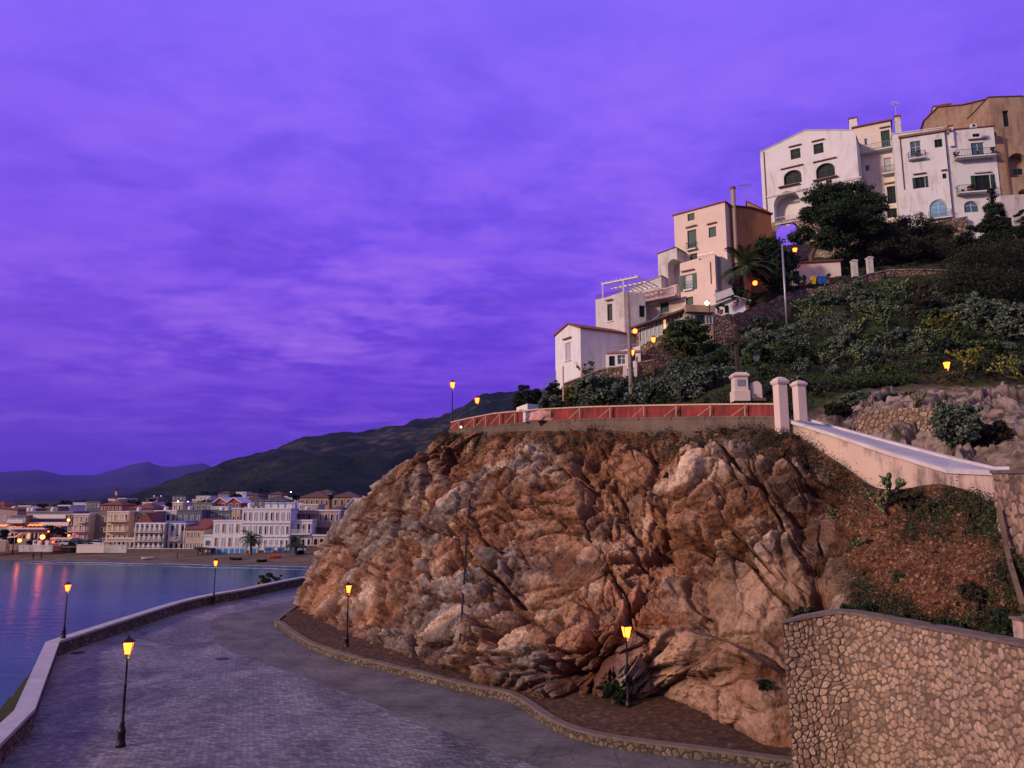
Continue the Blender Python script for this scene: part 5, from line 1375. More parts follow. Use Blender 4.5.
# white ramp wall
ne = [P(788, 420, 39), P(840, 436, 36.2), P(893, 453.5, 33), P(946.6, 469.5, 29.8), P(991, 471.2, 26.6), P(1004, 471.2, 25.9)]
fe = [P(809, 419, 42.2), P(858, 432.4, 39.5), P(902, 444, 36.4), P(950, 456.4, 33.4), P(995, 467.6, 30.0), P(1010, 467.5, 29.0)]
bo = [P(780, 436, 38.9), P(836, 482, 36.3), P(893, 497, 33), P(948, 500, 29.8), P(1002, 512, 26.5), P(1006, 514, 25.8)]
rw = empty('ramp_wall', P(890, 470, 34), 'long pale rendered ramp wall sloping down from the two pillars to the right', 'wall')
n = len(ne)
def loft(name, mat, A, B, C, D, parent):
    """closed strip through four corresponding polylines"""
    k = len(A); vs = []; fs = []
    for a, b, c, d in zip(A, B, C, D): vs += [a, b, c, d]
    for i in range(k - 1):
        for j in range(4): fs.append((i * 4 + j, (i + 1) * 4 + j, (i + 1) * 4 + (j + 1) % 4, i * 4 + (j + 1) % 4))
    fs += [(3, 2, 1, 0), tuple((k - 1) * 4 + j for j in range(4))]
    m = MB().add(vs, fs); o = m.build(name, mat, parent)
    bm = bmesh.new(); bm.from_mesh(o.data); bmesh.ops.recalc_face_normals(bm, faces=bm.faces); bm.to_mesh(o.data); bm.free(); return o
def fine(L, k=10):
    return smooth_line(L, k) if False else [L[i].lerp(L[i + 1], j / k) for i in range(len(L) - 1) for j in range(k)] + [L[-1]]
dn = Vector((0, 0, -1)); 
NE = fine(ne); FE = fine(fe); BO = [Vector((a.x, a.y, b.z - 1.6)) for a, b in zip(NE, fine(bo))]
loft('rendered_face', M['plasterramp'], [p + dn * .16 for p in NE], [p + dn * .16 for p in FE], [Vector((p.x, p.y, b.z)) for p, b in zip(FE, BO)], BO, rw)
mixp = lambda A, B, q, dz=0: [a.lerp(b, q) + Vector((0, 0, dz)) for a, b in zip(A, B)]
loft('near_coping', M['capstone'], [p + Vector((-.08, -.10, .02)) for p in NE], mixp(NE, FE, .16, .02), mixp(NE, FE, .16, -.15), [p + Vector((-.08, -.10, -.155)) for p in NE], rw)
loft('ramp_surface', M['slabtop'], mixp(NE, FE, .163, -.06), mixp(NE, FE, .86, -.06), mixp(NE, FE, .86, -.152), mixp(NE, FE, .163, -.152), rw)
loft('far_coping', M['capstone'], mixp(NE, FE, .863, .05), [p + Vector((.05, .10, .05)) for p in FE], [p + Vector((.05, .10, -.15)) for p in FE], mixp(NE, FE, .863, -.15), rw)
# two pillars
def pillar(u0, v0, vb, Y, wpx, label):
    p = P(u0, vb, Y); z2 = P(u0, v0, Y).z; k = wpx / 740 * Y * .5 * 1.0 * math.sqrt(2) / 1.0; H_ = z2 - p.z
    o = empty('gate_pillar', p, label, 'pillar', 'pale pillars at the top of the ramp', .25)
    r = k * .68
    m = MB(); m.lathe([(r, -.8), (r, H_ * .86)], (0, 0, 0), 4, .5); m.build('shaft', M['ramp_pillar'], None).parent = o
    m = MB(); m.lathe([(r * 1.12, H_ * .86 + .002), (r * 1.30, H_ * .89), (r * 1.34, H_ * .93), (r * 1.05, H_ * .945), (r * 1.0, H_ * .965), (r * .3, H_)], (0, 0, 0), 4, .5); m.build('capital', M['ramp_pillar'], None).parent = o
M['ramp_pillar'] = plaster('pillar render', (.66, .52, .46), (.25, .19, .16), .35, .7, .54)
pillar(782.5, 377, 433, 38.8, 14.5, 'left pale square pillar with stepped cap at the end of the red barrier')
pillar(801, 380.5, 423, 41.5, 13.5, 'right pale square pillar with stepped cap at the head of the ramp')

# ================================================================ rubble walls close to the camera
def worley2(x, y, s, jit=1.0):
    p = np.stack([x, y, np.full_like(x, .5)], 1); i = np.floor(p); n = len(x)
    f1 = np.full(n, 9.); f2 = np.full(n, 9.); cid = np.zeros(n)
    for dx in (-1, 0, 1):
        for dy in (-1, 0, 1):
            cx, cy = i[:, 0] + dx, i[:, 1] + dy; z = cx * 0
            ox = cx + .5 + (h3(cx, cy, z, s) - .5) * jit; oy = cy + .5 + (h3(cx, cy, z, s + 1) - .5) * jit
            d = np.hypot(x - ox, y - oy) * (.88 + .3 * h3(cx, cy, z, s + 9)); m = d < f1
            f2 = np.where(m, f1, np.minimum(f2, d)); cid = np.where(m, h3(cx, cy, z, s + 2), cid); f1 = np.where(m, d, f1)
    return f1, f2 - f1, cid
def rubble_wall(name, label, tops, bots, thick, cell, mat, copm, seed, nu, nv, coping=.16, relief=.06, cat='wall'):
    """stones are real relief; tops / bots: corresponding points along the face, left to right as seen"""
    tops = [Vector(p) for p in tops]; bots = [Vector(p) for p in bots]; root = empty(name, bots[0], label, cat)
    T = resample(tops, nu); L = [0]
    for a, b in zip(T, T[1:]): L.append(L[-1] + math.hypot(b.x - a.x, b.y - a.y))
    L = np.array(L)
    q = [sum((b - a).length for a, b in zip(tops[:i], tops[1:i + 1])) for i in range(len(tops))]; tot = q[-1]
    B = []
    for i in range(nu):
        s_ = tot * i / (nu - 1); k = 0
        while k < len(q) - 2 and q[k + 1] < s_: k += 1
        B.append(bots[k].lerp(bots[k + 1], (s_ - q[k]) / (q[k + 1] - q[k])))
    V = []; t_ = np.linspace(0, 1, nv)
    Ta = np.array([tuple(p) for p in T]); Ba = np.array([tuple(p) for p in B])
    S_ = Ba[None] + (Ta - Ba)[None] * t_[:, None, None]
    d = np.gradient(Ta, axis=0); nr = np.stack([d[:, 1], -d[:, 0], d[:, 0] * 0], 1); nr /= np.linalg.norm(nr, axis=1)[:, None]
    X = np.tile(L, nv); Z = S_[:, :, 2].ravel()
    wx = X + vnoise(np.stack([X * 1.7, Z * 1.7, Z * 0], 1), seed) * .07 + vnoise(np.stack([X * .8, Z * .8, Z * 0 + 3], 1), seed) * .13; wz = Z + vnoise(np.stack([X * 1.7, Z * 1.7, Z * 0 + 7], 1), seed) * .07
    f1, e, cid = worley2(wx / cell, wz / cell, seed)
    e = np.clip(e - np.maximum(f1 - .44, 0) * .7, 0, 1)
    rel = sstep(.02, .30, e) ** .6 * (.6 + .5 * cid) * relief + fbm(np.stack([X * 6, Z * 6, Z * 0], 1), 3, seed) * .012
    V = S_.reshape(-1, 3) + np.tile(nr, (nv, 1)) * rel[:, None]
    me = np_mesh('stonework', V - np.array(tuple(root.location)), grid_faces(nv, nu)); attr(me, 'cell', cid); attr(me, 'edge', e)
    sw = link('stonework', me, mat, root)
    bk_ = [Vector(tuple(x)) for x in (-nr * thick * np.clip(np.arange(nu) / 90.0, .06, 1)[:, None])]
    step = max(1, nu // 60); idx = list(range(0, nu, step)); idx = idx if idx[-1] == nu - 1 else idx + [nu - 1]
    loft('core', mat, [T[i] + bk_[i] * .04 + dn * .02 for i in idx], [T[i] + bk_[i] for i in idx], [B[i] + bk_[i] for i in idx], [B[i] + bk_[i] * .04 for i in idx], root)
    if coping:
        cc_ = [Vector(tuple(x)) for x in nr * .10]
        lump = [Vector((0, 0, .02 * math.sin(i * 1.7))) for i in idx]
        loft('coping', copm, [T[i] + cc_[i] + Vector((0, 0, coping)) + lm for i, lm in zip(idx, lump)], [T[i] + bk_[i] * 1.1 + Vector((0, 0, coping)) for i in idx], [T[i] + bk_[i] * 1.1 + Vector((0, 0, .003)) for i in idx], [T[i] + cc_[i] + Vector((0, 0, .003)) for i in idx], root)
    return root
tz = NT('rounded rubble'); cc = tz.coord()
c = tz.ramp(tz.at('cell'), [(0, (.20, .13, .09)), (.4, (.36, .235, .16)), (.7, (.44, .31, .22)), (1, (.29, .20, .16))])
c = tz.mix(1, c, tz.ramp(tz.noise(7, 6, .7, cc), [(.3, .6), (.7, 1.25)]), 'MULTIPLY')
c = tz.mix(1, c, tz.ramp(tz.noise(.7, 5, .6, cc), [(.35, .78), (.65, 1.12)]), 'MULTIPLY')
c = tz.mix(tz.ramp(tz.at('edge'), [(.05, 0.0), (.16, 1.0)]), (.13, .092, .070), c)
tz.bump(tz.noise(16, 5, .7, cc), .5, .02); M['rubble_near'] = tz.done(c, .9, .15)
M['slate_cap'] = plain('grey mortar coping', (.14, .105, .09), .85, .3, 1.5, bump=.5, bsc=5)
tops = [P(782, 623, 27.5), P(812, 617.5, 27.5), P(842, 613, 27.2), P(872, 618, 26.2), P(905, 624.5, 24.8), P(950, 633, 22.8), P(990, 640.5, 20.8), P(1024, 647, 19.2), P(1100, 662, 16)]
tops = [Vector((p.x, p.y, p.z)) for p in tops]
bots = [Vector((p.x, p.y, -.3)) - Vector((0, .35, 0)) for p in tops]
rubble_wall('retaining_wall', 'tall retaining wall of rounded stones at the bottom right of the cliff', tops, bots, .6, .215, M['rubble_near'], M['slate_cap'], 41, 860, 340, .09)
# wall at the right edge under the ramp
tops = [P(993, 473.5, 25.4), P(1008, 473.5, 23.9), P(1030, 473.5, 22.0), P(1070, 473.5, 20), P(1120, 473.5, 18)]
bots = [P(993, 640, 25.2), P(1008, 640, 23.7), P(1030, 640, 21.8), P(1070, 650, 19.8), P(1120, 650, 17.8)]
bots = [Vector((t.x, t.y - .15, b.z)) for t, b in zip(tops, bots)]
rubble_wall('edge_wall', 'rubble stone wall under the end of the ramp at the right edge', tops, bots, .7, .34, M['rubble_near'], M['slate_cap'], 51, 300, 260, .10)
m = MB(); m.beam(P(999, 508, 24.6), P(1009, 560, 23.6), .13, .16); m.beam(P(1009, 560, 23.6), P(1023, 606, 22.2), .13, .16)
tag(m.build('drain_channel', M['concrete'], None, loc=P(1009, 560, 23.6)), 'sloping mortar channel beside the rubble wall at the right edge', 'channel')
# low end pillar of another wall at far right bottom
m = MB(); pz = P(1024, 636, 20.8)
m.box((0, 0, -.1), (.3, .4, 1.0)); o = empty('wall_stub', pz, 'short rendered wall stub with flat cap above the round stone wall', 'wall'); m.build('block', M['plasterramp'], None).parent = o
m = MB(); m.box((0, 0, .45), (.4, .5, .07)); m.build('cap', M['slate_cap'], None).parent = o
# rubble wall above the ramp
tops = [P(855, 416, 41), P(876, 410, 40.5), P(900, 408, 40), P(955, 408, 38.8)]
def under(ps, d=1.2): return [Vector((p.x, p.y, p.z - d)) for p in ps]
rubble_wall('terrace_wall', 'low rubble terrace wall among the boulders above the ramp', tops, under(tops, 1.9), .5, .23, M['rubble_near'], M['slate_cap'], 61, 320, 80, 0, .06)

# ================================================================ rubble walls on the hill
def hillwall(name, label, pts, depths, thick=.6, cop=True, mat='rubble', cat='wall', top_mat='rubble_pale'):
    L = [P(*p) for p in pts]; root = empty(name, L[0], label, cat); hs = depths if isinstance(depths, (list, tuple)) else [depths] * len(L)
    L2 = fine(L, 6); hz = []
    for i in range(len(L) - 1):
        for j in range(6): hz.append(hs[i] + (hs[i + 1] - hs[i]) * j / 6)
    hz.append(hs[-1])
    jag = [Vector((0, 0, .10 * math.sin(i * 2.1) + .07 * math.sin(i * 5.3))) for i in range(len(L2))]
    L2 = [p + j for p, j in zip(L2, jag)] if not cop else L2
    loft('stonework', M[mat], L2, [p + Vector((.15, thick, 0)) for p in L2], [p + Vector((.15, thick, -h_)) for p, h_ in zip(L2, hz)], [p + Vector((0, 0, -h_)) for p, h_ in zip(L2, hz)], root)
    if cop: loft('coping', M[top_mat], [p + Vector((-.05, -.08, .15)) for p in L2], [p + Vector((.2, thick + .08, .15)) for p in L2], [p + Vector((.2, thick + .08, .002)) for p in L2], [p + Vector((-.05, -.08, .002)) for p in L2], root)
    return root
hillwall('garden_wall', 'brown rubble garden wall with pale coping below the small white house', [(563, 385, 76), (603, 369.5, 75.5), (624, 367, 75)], [2.3, 2.2, 2.4])
hillwall('garden_wall', 'short rubble wall with pale coping right of the white gateway', [(636.5, 363.5, 75), (655, 360.5, 75)], 2.4)
m = MB(); pgt = [P(624.5, 366, 74.8), P(624.5, 378, 74.8), P(635.5, 363, 74.8), P(635.5, 377, 74.8)]
gw = empty('gateway', pgt[1], 'white framed garden gateway between two rubble walls', 'gate')
for a, b in ((0, 1), (2, 3)): MB().beam(pgt[b], pgt[a], .28).build('post', M['frame_w'], gw)
m = MB(); [m.beam(pgt[1].lerp(pgt[3], q), pgt[0].lerp(pgt[2], q) + Vector((0, 0, -.4)), .05) for q in (.1, .25, .4, .55, .7, .85)]; m.beam(pgt[0].lerp(pgt[1], .35), pgt[2].lerp(pgt[3], .35), .06); m.build('bars', M['iron'], gw)
hillwall('hill_wall', 'long rough rubble wall under the restaurant rising to the white bar', [(652, 382, 71), (668, 372, 72), (692, 361, 73), (716, 351, 74), (716.5, 322, 77), (735, 316, 78.5), (752, 311, 80), (785, 302, 83)], [2.4, 2.2, 2.3, 2.6, 5.8, 5.6, 5.4, 5], cop=False) if False else None
hillwall('hill_wall', 'lower rubble wall climbing right from the wooden pole towards the stone terrace', [(646, 385, 70), (668, 371, 71.5), (694, 361, 73), (722, 350, 74.5), (748, 339, 76)], [2.2, 2.6, 2.5, 2.4, 2.4], cop=True)
hillwall('terrace_wall', 'tall rubble terrace wall below the white bar', [(714, 315.5, 77.5), (735, 314, 78), (757, 305, 79.5), (790, 292, 82)], [5.5, 5.5, 5, 5], cop=False)
hillwall('terrace_wall', 'rubble terrace wall under the yellow and blue bins', [(786, 293, 83), (806, 289, 86), (829, 285.5, 86.5), (843, 279, 87)], [6, 5, 4.5, 3.5], cop=False)
hillwall('terrace_wall', 'grey rubble wall under the restaurant glazing', [(636, 357, 77), (660, 343.5, 78), (686, 330, 79), (716, 322, 80)], [4, 4.5, 4.5, 4], cop=False)
hillwall('steps_wall', 'low white edged wall along the steps up to the gate pillars', [(838, 290, 85.5), (852, 281, 87), (868, 275, 88), (884, 271.5, 88.5)], [1.6, 1.6, 1.5, 1.5])
hillwall('orchard_wall', 'low rubble wall beneath the dark trees right of the gate pillars', [(886, 270.5, 88.5), (915, 270, 88.5), (949, 271, 88.5)], 1.5)
hillwall('boundary_wall', 'sloping white boundary wall at the left end of the small white house', [(541, 397, 76), (549, 388, 77.5), (556, 381, 79)], [1.2, 1.4, 2.2], .3, mat='white_worn')
m = MB(); ra_, rb2 = P(551, 399, 72), P(566, 394.5, 72.5); m.beam(ra_, rb2, .12); m.beam(P(543, 402, 71.5), P(556, 397, 72), .12)
tag(m.build('handrail', M['palewood'], None, loc=ra_), 'sloping wooden handrail beside the left wooden post', 'handrail')
rf = empty('terrace_fence', P(552, 380, 81), 'thin wire fence left of the small white house', 'fence'); m = MB()
for i in range(7): q = i / 6; a = P(541.5, 398, 79).lerp(P(556, 382, 81), q); m.beam(a, a + Vector((0, 0, 1.2)), .06)
m.beam(P(541.5, 398, 79) + Vector((0, 0, 1.2)), P(556, 382, 81) + Vector((0, 0, 1.2)), .05); m.build('wires', M['galv'], rf)

# ================================================================ monument, shrine, cross
p = P(740, 394.5, 50.5); o = empty('monument', p, 'squat pale pedestal with inscribed plaque left of the pillars', 'monument'); s_ = 50.5 / 740
m = MB(); m.lathe([(.76, -.5), (.76, .2), (.64, .25), (.62, 1.15)], (0, 0, 0), 4, .5); b = m.build('pedestal', M['ramp_pillar'], None); b.parent = o
m = MB(); m.lathe([(.68, 1.152), (.78, 1.24), (.78, 1.34), (.55, 1.48), (.25, 1.54)], (0, 0, 0), 4, .5); m.build('cap', M['ramp_pillar'], None).parent = o
MB().box((0, -.455, .75), (.55, .03, .45)).build('plaque', M['galv'], None).parent = b
p = P(756, 394, 50.5); o = empty('shrine', p, 'small pale round topped stone beside the monument pedestal', 'shrine')
m = MB(); m.prism([Vector((-.36, -.2, -.4)), Vector((.36, -.2, -.4)), Vector((.36, -.2, .45))] + [Vector((.36 * math.cos(a), -.2, .45 + .42 * math.sin(a))) for a in [math.pi * i / 9 for i in range(1, 9)]] + [Vector((-.36, -.2, .45))], Vector((0, .42, 0))); m.build('stone', M['ramp_pillar'], None).parent = o
MB().box((0, -.03, -.42), (1.1, .8, .2)).build('plinth', M['concrete'], None).parent = o
p = P(738.5, 376, 55); o = empty('cross', p, 'tall dark wooden cross standing behind the monument pedestal', 'cross', rz=.15)
z_ = P(736, 327, 55).z - p.z; MB().beam((0, 0, -1.0), (-.1, 0, z_), .24).build('upright', M['oldcross'] if 'oldcross' in M else plain('dark timber', (.05, .028, .02), .8, .3), None).parent = o
MB().beam((-1.0, -.13, z_ * .70), (.95, -.13, z_ * .73), .2, .24).build('crossbar', bpy.data.materials['dark timber'], None).parent = o

# ================================================================ lamps
def lantern_proto(lit=True, H_=4.15, label='lamp'):
    o = empty('street_lamp', (0, 0, 0), label, 'street lamp', 'lantern street lamps')
    m = MB(); m.lathe([(.19, 0), (.19, .10), (.15, .16), (.14, .50), (.17, .55), (.13, .62), (.085, .80), (.10, .86), (.06, .95), (.045, 2.2), (.06, 2.24), (.06, 2.30), (.04, 2.36), (.033, H_ - .86), (.07, H_ - .84), (.08, H_ - .78), (.035, H_ - .74)], (0, 0, 0), 12)
    m.build('post', M['iron'], None, True).parent = o
    zb, zt = H_ - .66, H_ - .20
    m = MB(); m.lathe([(.03, H_ - .76), (.14, zb - .03), (.15, zb)], (0, 0, 0), 4, .5)
    for i in range(4):
        a = math.pi / 4 + i * math.pi / 2; d = Vector((math.cos(a), math.sin(a), 0)); m.beam(d * .15 + Vector((0, 0, zb)), d * .26 + Vector((0, 0, zt)), .022)
        d2 = Vector((math.cos(a + math.pi / 2), math.sin(a + math.pi / 2), 0)); m.beam(d * .26 + Vector((0, 0, zt)), d2 * .26 + Vector((0, 0, zt)), .02)
    m.lathe([(.30, zt), (.29, zt + .03), (.13, zt + .13), (.07, zt + .16), (.06, zt + .20), (.02, zt + .22), (.035, zt + .25), (.005, zt + .30)], (0, 0, 0), 4, .5)
    ln = m.build('lantern', M['iron'], None); ln.parent = o
    m = MB(); m.lathe([(.135, zb + .005), (.24, zt - .005)], (0, 0, 0), 4, .5); m.build('glass', M['lamp_glow'] if lit else M['off_glass'], None).parent = ln
    if lit:
        pl = bpy.data.lights.new('lamp_light', 'POINT'); pl.energy = 42; pl.color = (1.0, .40, .10); pl.shadow_soft_size = .10; po = bpy.data.objects.new('lamp_light', pl); col.objects.link(po); po.parent = ln; po.location = (.12, -.12, zb - .12)
    return o
lamp0 = lantern_proto(True, label='lit lantern lamp post on the promenade nearest the camera, bottom left')
lamp0.location = (-15.4, 31, 0); lamp0.rotation_euler.z = .3
lp_used = []
def lamp(loc, label, s=1.0, rz=.3, kind=None):
    c = copy_thing(kind or lamp0, loc, rz, s, label); return c
a = G(62.5, 641, .88); lamp(Vector((P(63, 641, 49.3).x, 49.3, .9)), 'lit lantern lamp post standing on the corner of the sea wall', .84)
lamp(Vector((P(213.5, 600, 71.5).x, 71.5, .2)), 'lit lantern lamp post by the middle of the sea wall, farthest on the promenade', .97)
p = P(346.5, 646, 49); lamp(Vector((p.x, 49, .35)), 'lit lantern lamp post at the foot of the left end of the cliff', .98)
p = P(628, 700, 34.5); lamp(Vector((p.x, 34.5, .1)), 'lit lantern lamp post in front of the cliff face near the agaves', .985)
p = P(452, 421, 61.5); lamp(Vector((p.x, 61.5, P(452, 379, 61.5).z - 4.25)), 'lit lantern lamp post at the left end of the red barrier', 1.0)
p = P(477, 411, 68); lamp(Vector((p.x, 68, P(477, 395.5, 68).z - 4.2)), 'lit lantern lamp peeking over the barrier between the barrier end and the dark tree', 1.0)
z_ = P(950, 358.5, 50).z; lamp(Vector((P(950, 400, 50).x, 50, z_ - 3.75)), 'lit lantern lamp post on the boulders below the yellow cactus', .88)
lamp(Vector((P(797, 285, 89).x, 89, P(796, 246, 89).z - 4.9)), 'lit lantern lamp post beside the garden cabin under the pine', 1.16)
lamp(Vector((P(654.5, 377, 72).x, 72, P(654, 335, 72).z - 4.1)), 'lit lantern lamp post right of the white gateway below the restaurant', .97)
lamp(Vector((P(633, 383, 69).x, 69, P(633, 347.5, 69).z - 4.1)), 'lit lantern lamp half hidden behind the tall wooden pole', .97)
off0 = lantern_proto(False, label='unlit blue glassed lantern lamp post beside the small shrine stone')
off0.location = (P(758.5, 394, 52).x, 52, P(758, 352.5, 52).z - 3.9); off0.scale = (.93,) * 3
def globe(u, v, Y, label, mat, r, post=None, arm=None, cat='lamp', zpost=None):
    c = P(u, v, Y); o = empty('globe_lamp', c, label, cat, 'globe lamps of the village')
    m = MB()
    m.lathe([(r * math.sin(math.pi * (i + .5) / 10), -r * math.cos(math.pi * (i + .5) / 10)) for i in range(10)], (0, 0, 0), 14); g_ = m.build('globe', M[mat], None, True); g_.parent = o
    m = MB(); m.lathe([(r * .5, r), (r * .6, r * 1.15), (r * .2, r * 1.4)], (0, 0, 0), 10); 
    if post: m.tube([(post[0], post[1], -post[2]), (post[0], post[1], r * 1.5)], .05, 7); m.tube([(post[0], post[1], r * 1.45), (0, 0, r * 1.45)], .035, 6)
    m.build('bracket', M['iron'], None).parent = o
globe(755, 283, 85, 'bright orange globe lamp on a bracket above the palm', 'lamp_glow', .27, (-.5, 0, 3.2))
globe(635, 331, 76, 'orange globe lamp on the corner of the restaurant beside the tall pole', 'lamp_glow', .24, (.6, .3, 1.0))
globe(707, 303, 76, 'white globe lamp on a dark post in front of the restaurant canopy', 'white_glow', .22, (.25, .1, 3.0))
globe(461, 427, 59.5 - 1.0, 'small white lamp lying against the red barrier', 'white_glow', .07, None)

# ================================================================ poles and cables
def pole(u0, v0, u1, v1, Y, r0, r1, label, mat, name='utility_pole', group='utility poles on the hillside', cross=False, sink=2.0):
    a = P(u1, v1, Y); b = P(u0, v0, Y); o = empty(name, a, label, 'pole', group)
    b = Vector((b.x, b.y, b.z)); m = MB(); m.tube([Vector((0, 0, -sink)), b - a], [r0, r1], 10); m.build('shaft', M[mat], None, True).parent = o
    if cross:
        m = MB(); t_ = b - a; m.beam(t_ + Vector((-.35, 0, -.35)), t_ + Vector((.35, 0, -.35)), .08)
        for x in (-.3, 0, .3): m.lathe([(.05, -.30), (.07, -.24), (.04, -.18), (.05, -.12)], t_ + Vector((x, 0, 0)), 8)
        m.build('insulators', M['iron'], None).parent = o
    return b
pt1 = pole(627.5, 293, 632, 404, 62, .23, .14, 'tall grey wooden utility pole beside the restaurant', 'oldwood')
pt2 = pole(782, 244, 787, 324, 79, .15, .10, 'slim grey utility pole below the stone arch', 'galv', cross=True)
pole(563, 366, 563.5, 400, 70, .09, .08, 'short leaning wooden post at the left end of the garden wall', 'palewood')
pole(581.5, 361, 580, 389, 73, .10, .10, 'short wooden post in front of the bare tree', 'palewood')
def cable(a, b, sag, label, r=.010):
    pts = [a.lerp(b, i / 24) - Vector((0, 0, sag * 4 * (i / 24) * (1 - i / 24))) for i in range(25)]
    tag(MB().tube(pts, r, 5).build('overhead_cable', M['iron'], None, loc=a), label, 'cable', 'overhead cables')
cable(pt2 + Vector((0, 0, -.3)), P(713, 273, 85), .8, 'thin cable from the slim pole to the peach house')
cable(pt2 + Vector((0, 0, -.3)), P(1040, 378, 45), 1.6, 'long thin cable from the slim pole down to the lower right')
cable(pt2 + Vector((.3, 0, -.3)), P(1060, 352, 50), 1.4, 'upper of the two cables crossing the cactus slope')
cable(pt2 + Vector((0, 0, -.5)), P(800, 262, 88), .3, 'short cable from the slim pole to the street lamp under the pine')
# ================================================================ trees and shrubs
def hp(u, v, Y, dz=0):
    p = P(u, v, Y); return Vector((p.x, p.y, p.z + dz))
def blob(base, u, v, Y, rpx, rpz, dy=None):
    """ellipsoid centred at a picture point, relative to base"""
    c = P(u, v, Y); s = Y / 740 * 1.05; return (c.x - base.x, c.y - base.y, c.z - base.z, rpx * s, (dy or rpx * s * .8), rpz * s)
b = hp(811, 280, 93)
tree('umbrella_pine', 'big dark umbrella pine with forked trunk in front of the large white house', b,
     [blob(b, 826, 196, 93, 22, 13), blob(b, 852, 193, 94, 20, 12), blob(b, 872, 205, 92, 17, 12), blob(b, 838, 215, 91, 26, 15), blob(b, 812, 215, 94, 14, 12), blob(b, 860, 226, 92, 24, 14), blob(b, 803, 236, 94, 15, 10), blob(b, 832, 239, 92, 20, 11), blob(b, 876, 232, 95, 14, 14)],
     60000, .13, 'pine', [(0, 0, -1), (.3, 0, 1.5), (.2, 0, 3.2), (1.2, 0, 5.0), (3.0, 0, 6.4)], seed=5, r=.42, clump=.30, limbs_n=16)
b = hp(770, 300, 88)
tree('bushy_pine', 'bushy dark pine beside the stone arch, left of the slim pole', b,
     [blob(b, 768, 248, 88, 13, 12), blob(b, 778, 258, 88, 12, 14), blob(b, 764, 268, 88, 13, 14), blob(b, 776, 280, 87, 14, 13), blob(b, 790, 262, 89, 9, 12)],
     22000, .12, 'pine', [(0, 0, -1), (.1, 0, 2), (.2, 0, 4.5)], seed=6, r=.26, clump=.36)
b = hp(917, 268, 94)
tree('brown_tree', 'wide brownish leafed tree below the white house with blue window', b,
     [blob(b, 890, 236, 95, 22, 14), blob(b, 912, 228, 96, 20, 15), blob(b, 935, 234, 95, 19, 13), blob(b, 905, 248, 93, 26, 12), blob(b, 940, 250, 93, 18, 12), blob(b, 878, 250, 93, 18, 12)],
     36000, .11, 'olive', [(0, 0, -1), (-.3, 0, 1.0), (-.5, 0, 2.6)], seed=7, r=.36, clump=.34, limbs_n=14)
b = hp(893, 268, 98)
tree('dark_tree', 'dark tree filling the gap between the big pine and the brown tree', b,
     [blob(b, 872, 250, 97, 18, 16), blob(b, 900, 262, 98, 20, 13), blob(b, 850, 252, 99, 18, 12), blob(b, 925, 262, 98, 22, 10)],
     20000, .13, 'shrub_dark', [(0, 0, -1), (.2, 0, 1.5), (.1, 0, 3)], seed=8, r=.3, clump=.36)
b = hp(994, 262, 88)
tree('cypress', 'upright dark cypress in front of the white house with long balconies', b,
     [blob(b, 991, 196, 88, 5, 10), blob(b, 995, 212, 88, 10, 11), blob(b, 987, 226, 88, 9, 8), blob(b, 1001, 226, 88, 10, 9), blob(b, 994, 240, 88, 13, 10)],
     18000, .11, 'shrub_dark', [(0, 0, -1), (0, 0, 3.5), (-.2, 0, 6.5)], seed=9, r=.22, clump=.34)
b = hp(1020, 265, 86)
tree('dark_pine', 'dark layered pine cut off by the right edge, beside the cypress', b,
     [blob(b, 1022, 216, 86, 10, 5), blob(b, 1018, 232, 86, 13, 6), blob(b, 1034, 224, 86, 14, 8), blob(b, 1010, 247, 86, 15, 7), blob(b, 1036, 244, 86, 18, 9)],
     16000, .11, 'shrub_dark', [(0, 0, -1), (.4, 0, 3), (.8, 0, 6)], seed=10, r=.2, clump=.34)
b = hp(970, 258, 88)
tree('young_pine', 'low dark spreading pine left of the cypress', b,
     [blob(b, 976, 229, 88, 10, 5), blob(b, 966, 240, 88, 12, 7), blob(b, 980, 246, 88, 14, 8)],
     4500, .16, 'shrub_dark', [(0, 0, -1), (.1, 0, 1.5), (.4, 0, 3)], seed=12, r=.16, clump=.36)
b = hp(990, 312, 78)
tree('round_bush_tree', 'huge rounded dark bush under the cypress on the right', b,
     [blob(b, 978, 268, 78, 26, 24), blob(b, 1006, 262, 79, 24, 22), blob(b, 962, 284, 77, 20, 18), blob(b, 992, 288, 76, 28, 20), blob(b, 1024, 280, 78, 20, 22)],
     52000, .09, 'olive', [(0, 0, -1), (.1, 0, 1.0), (.2, 0, 2.4)], seed=13, r=.3, clump=.42, limbs_n=14)
b = hp(585, 385, 76.5)
t_ = tree('bare_tree', 'small leafless tree in front of the small white house', b, [blob(b, 580, 365, 76.5, 9, 8), blob(b, 590, 368, 76.5, 9, 7)], 260, .10, 'shrub_brown', [(0, 0, -1), (.1, 0, .8), (0, 0, 1.5)], seed=14, r=.12, limbs_n=26)
b = hp(523, 412, 72)
tree('leafy_tree', 'dark bushy tree behind the barrier at the foot of the mountain line', b, [blob(b, 522, 390, 72, 6, 7), blob(b, 526, 399, 72, 10, 8), blob(b, 537, 394, 73, 6, 5), blob(b, 519, 402, 72, 6, 8)], 7000, .13, 'shrub_dark', [(0, 0, -2), (0, 0, .8), (.1, 0, 1.6)], seed=15, r=.16, clump=.4)
b = hp(555, 398, 73)
tree('leafy_tree', 'dark round bush tree at the corner of the garden wall', b, [blob(b, 553, 389, 73, 6, 7), blob(b, 558, 396, 73, 7, 6), blob(b, 549, 397, 73, 5, 5)], 3600, .12, 'shrub_dark', [(0, 0, -2), (0, 0, .5), (.1, 0, .9)], seed=16, r=.14, clump=.4)
b = hp(683, 352, 73.5)
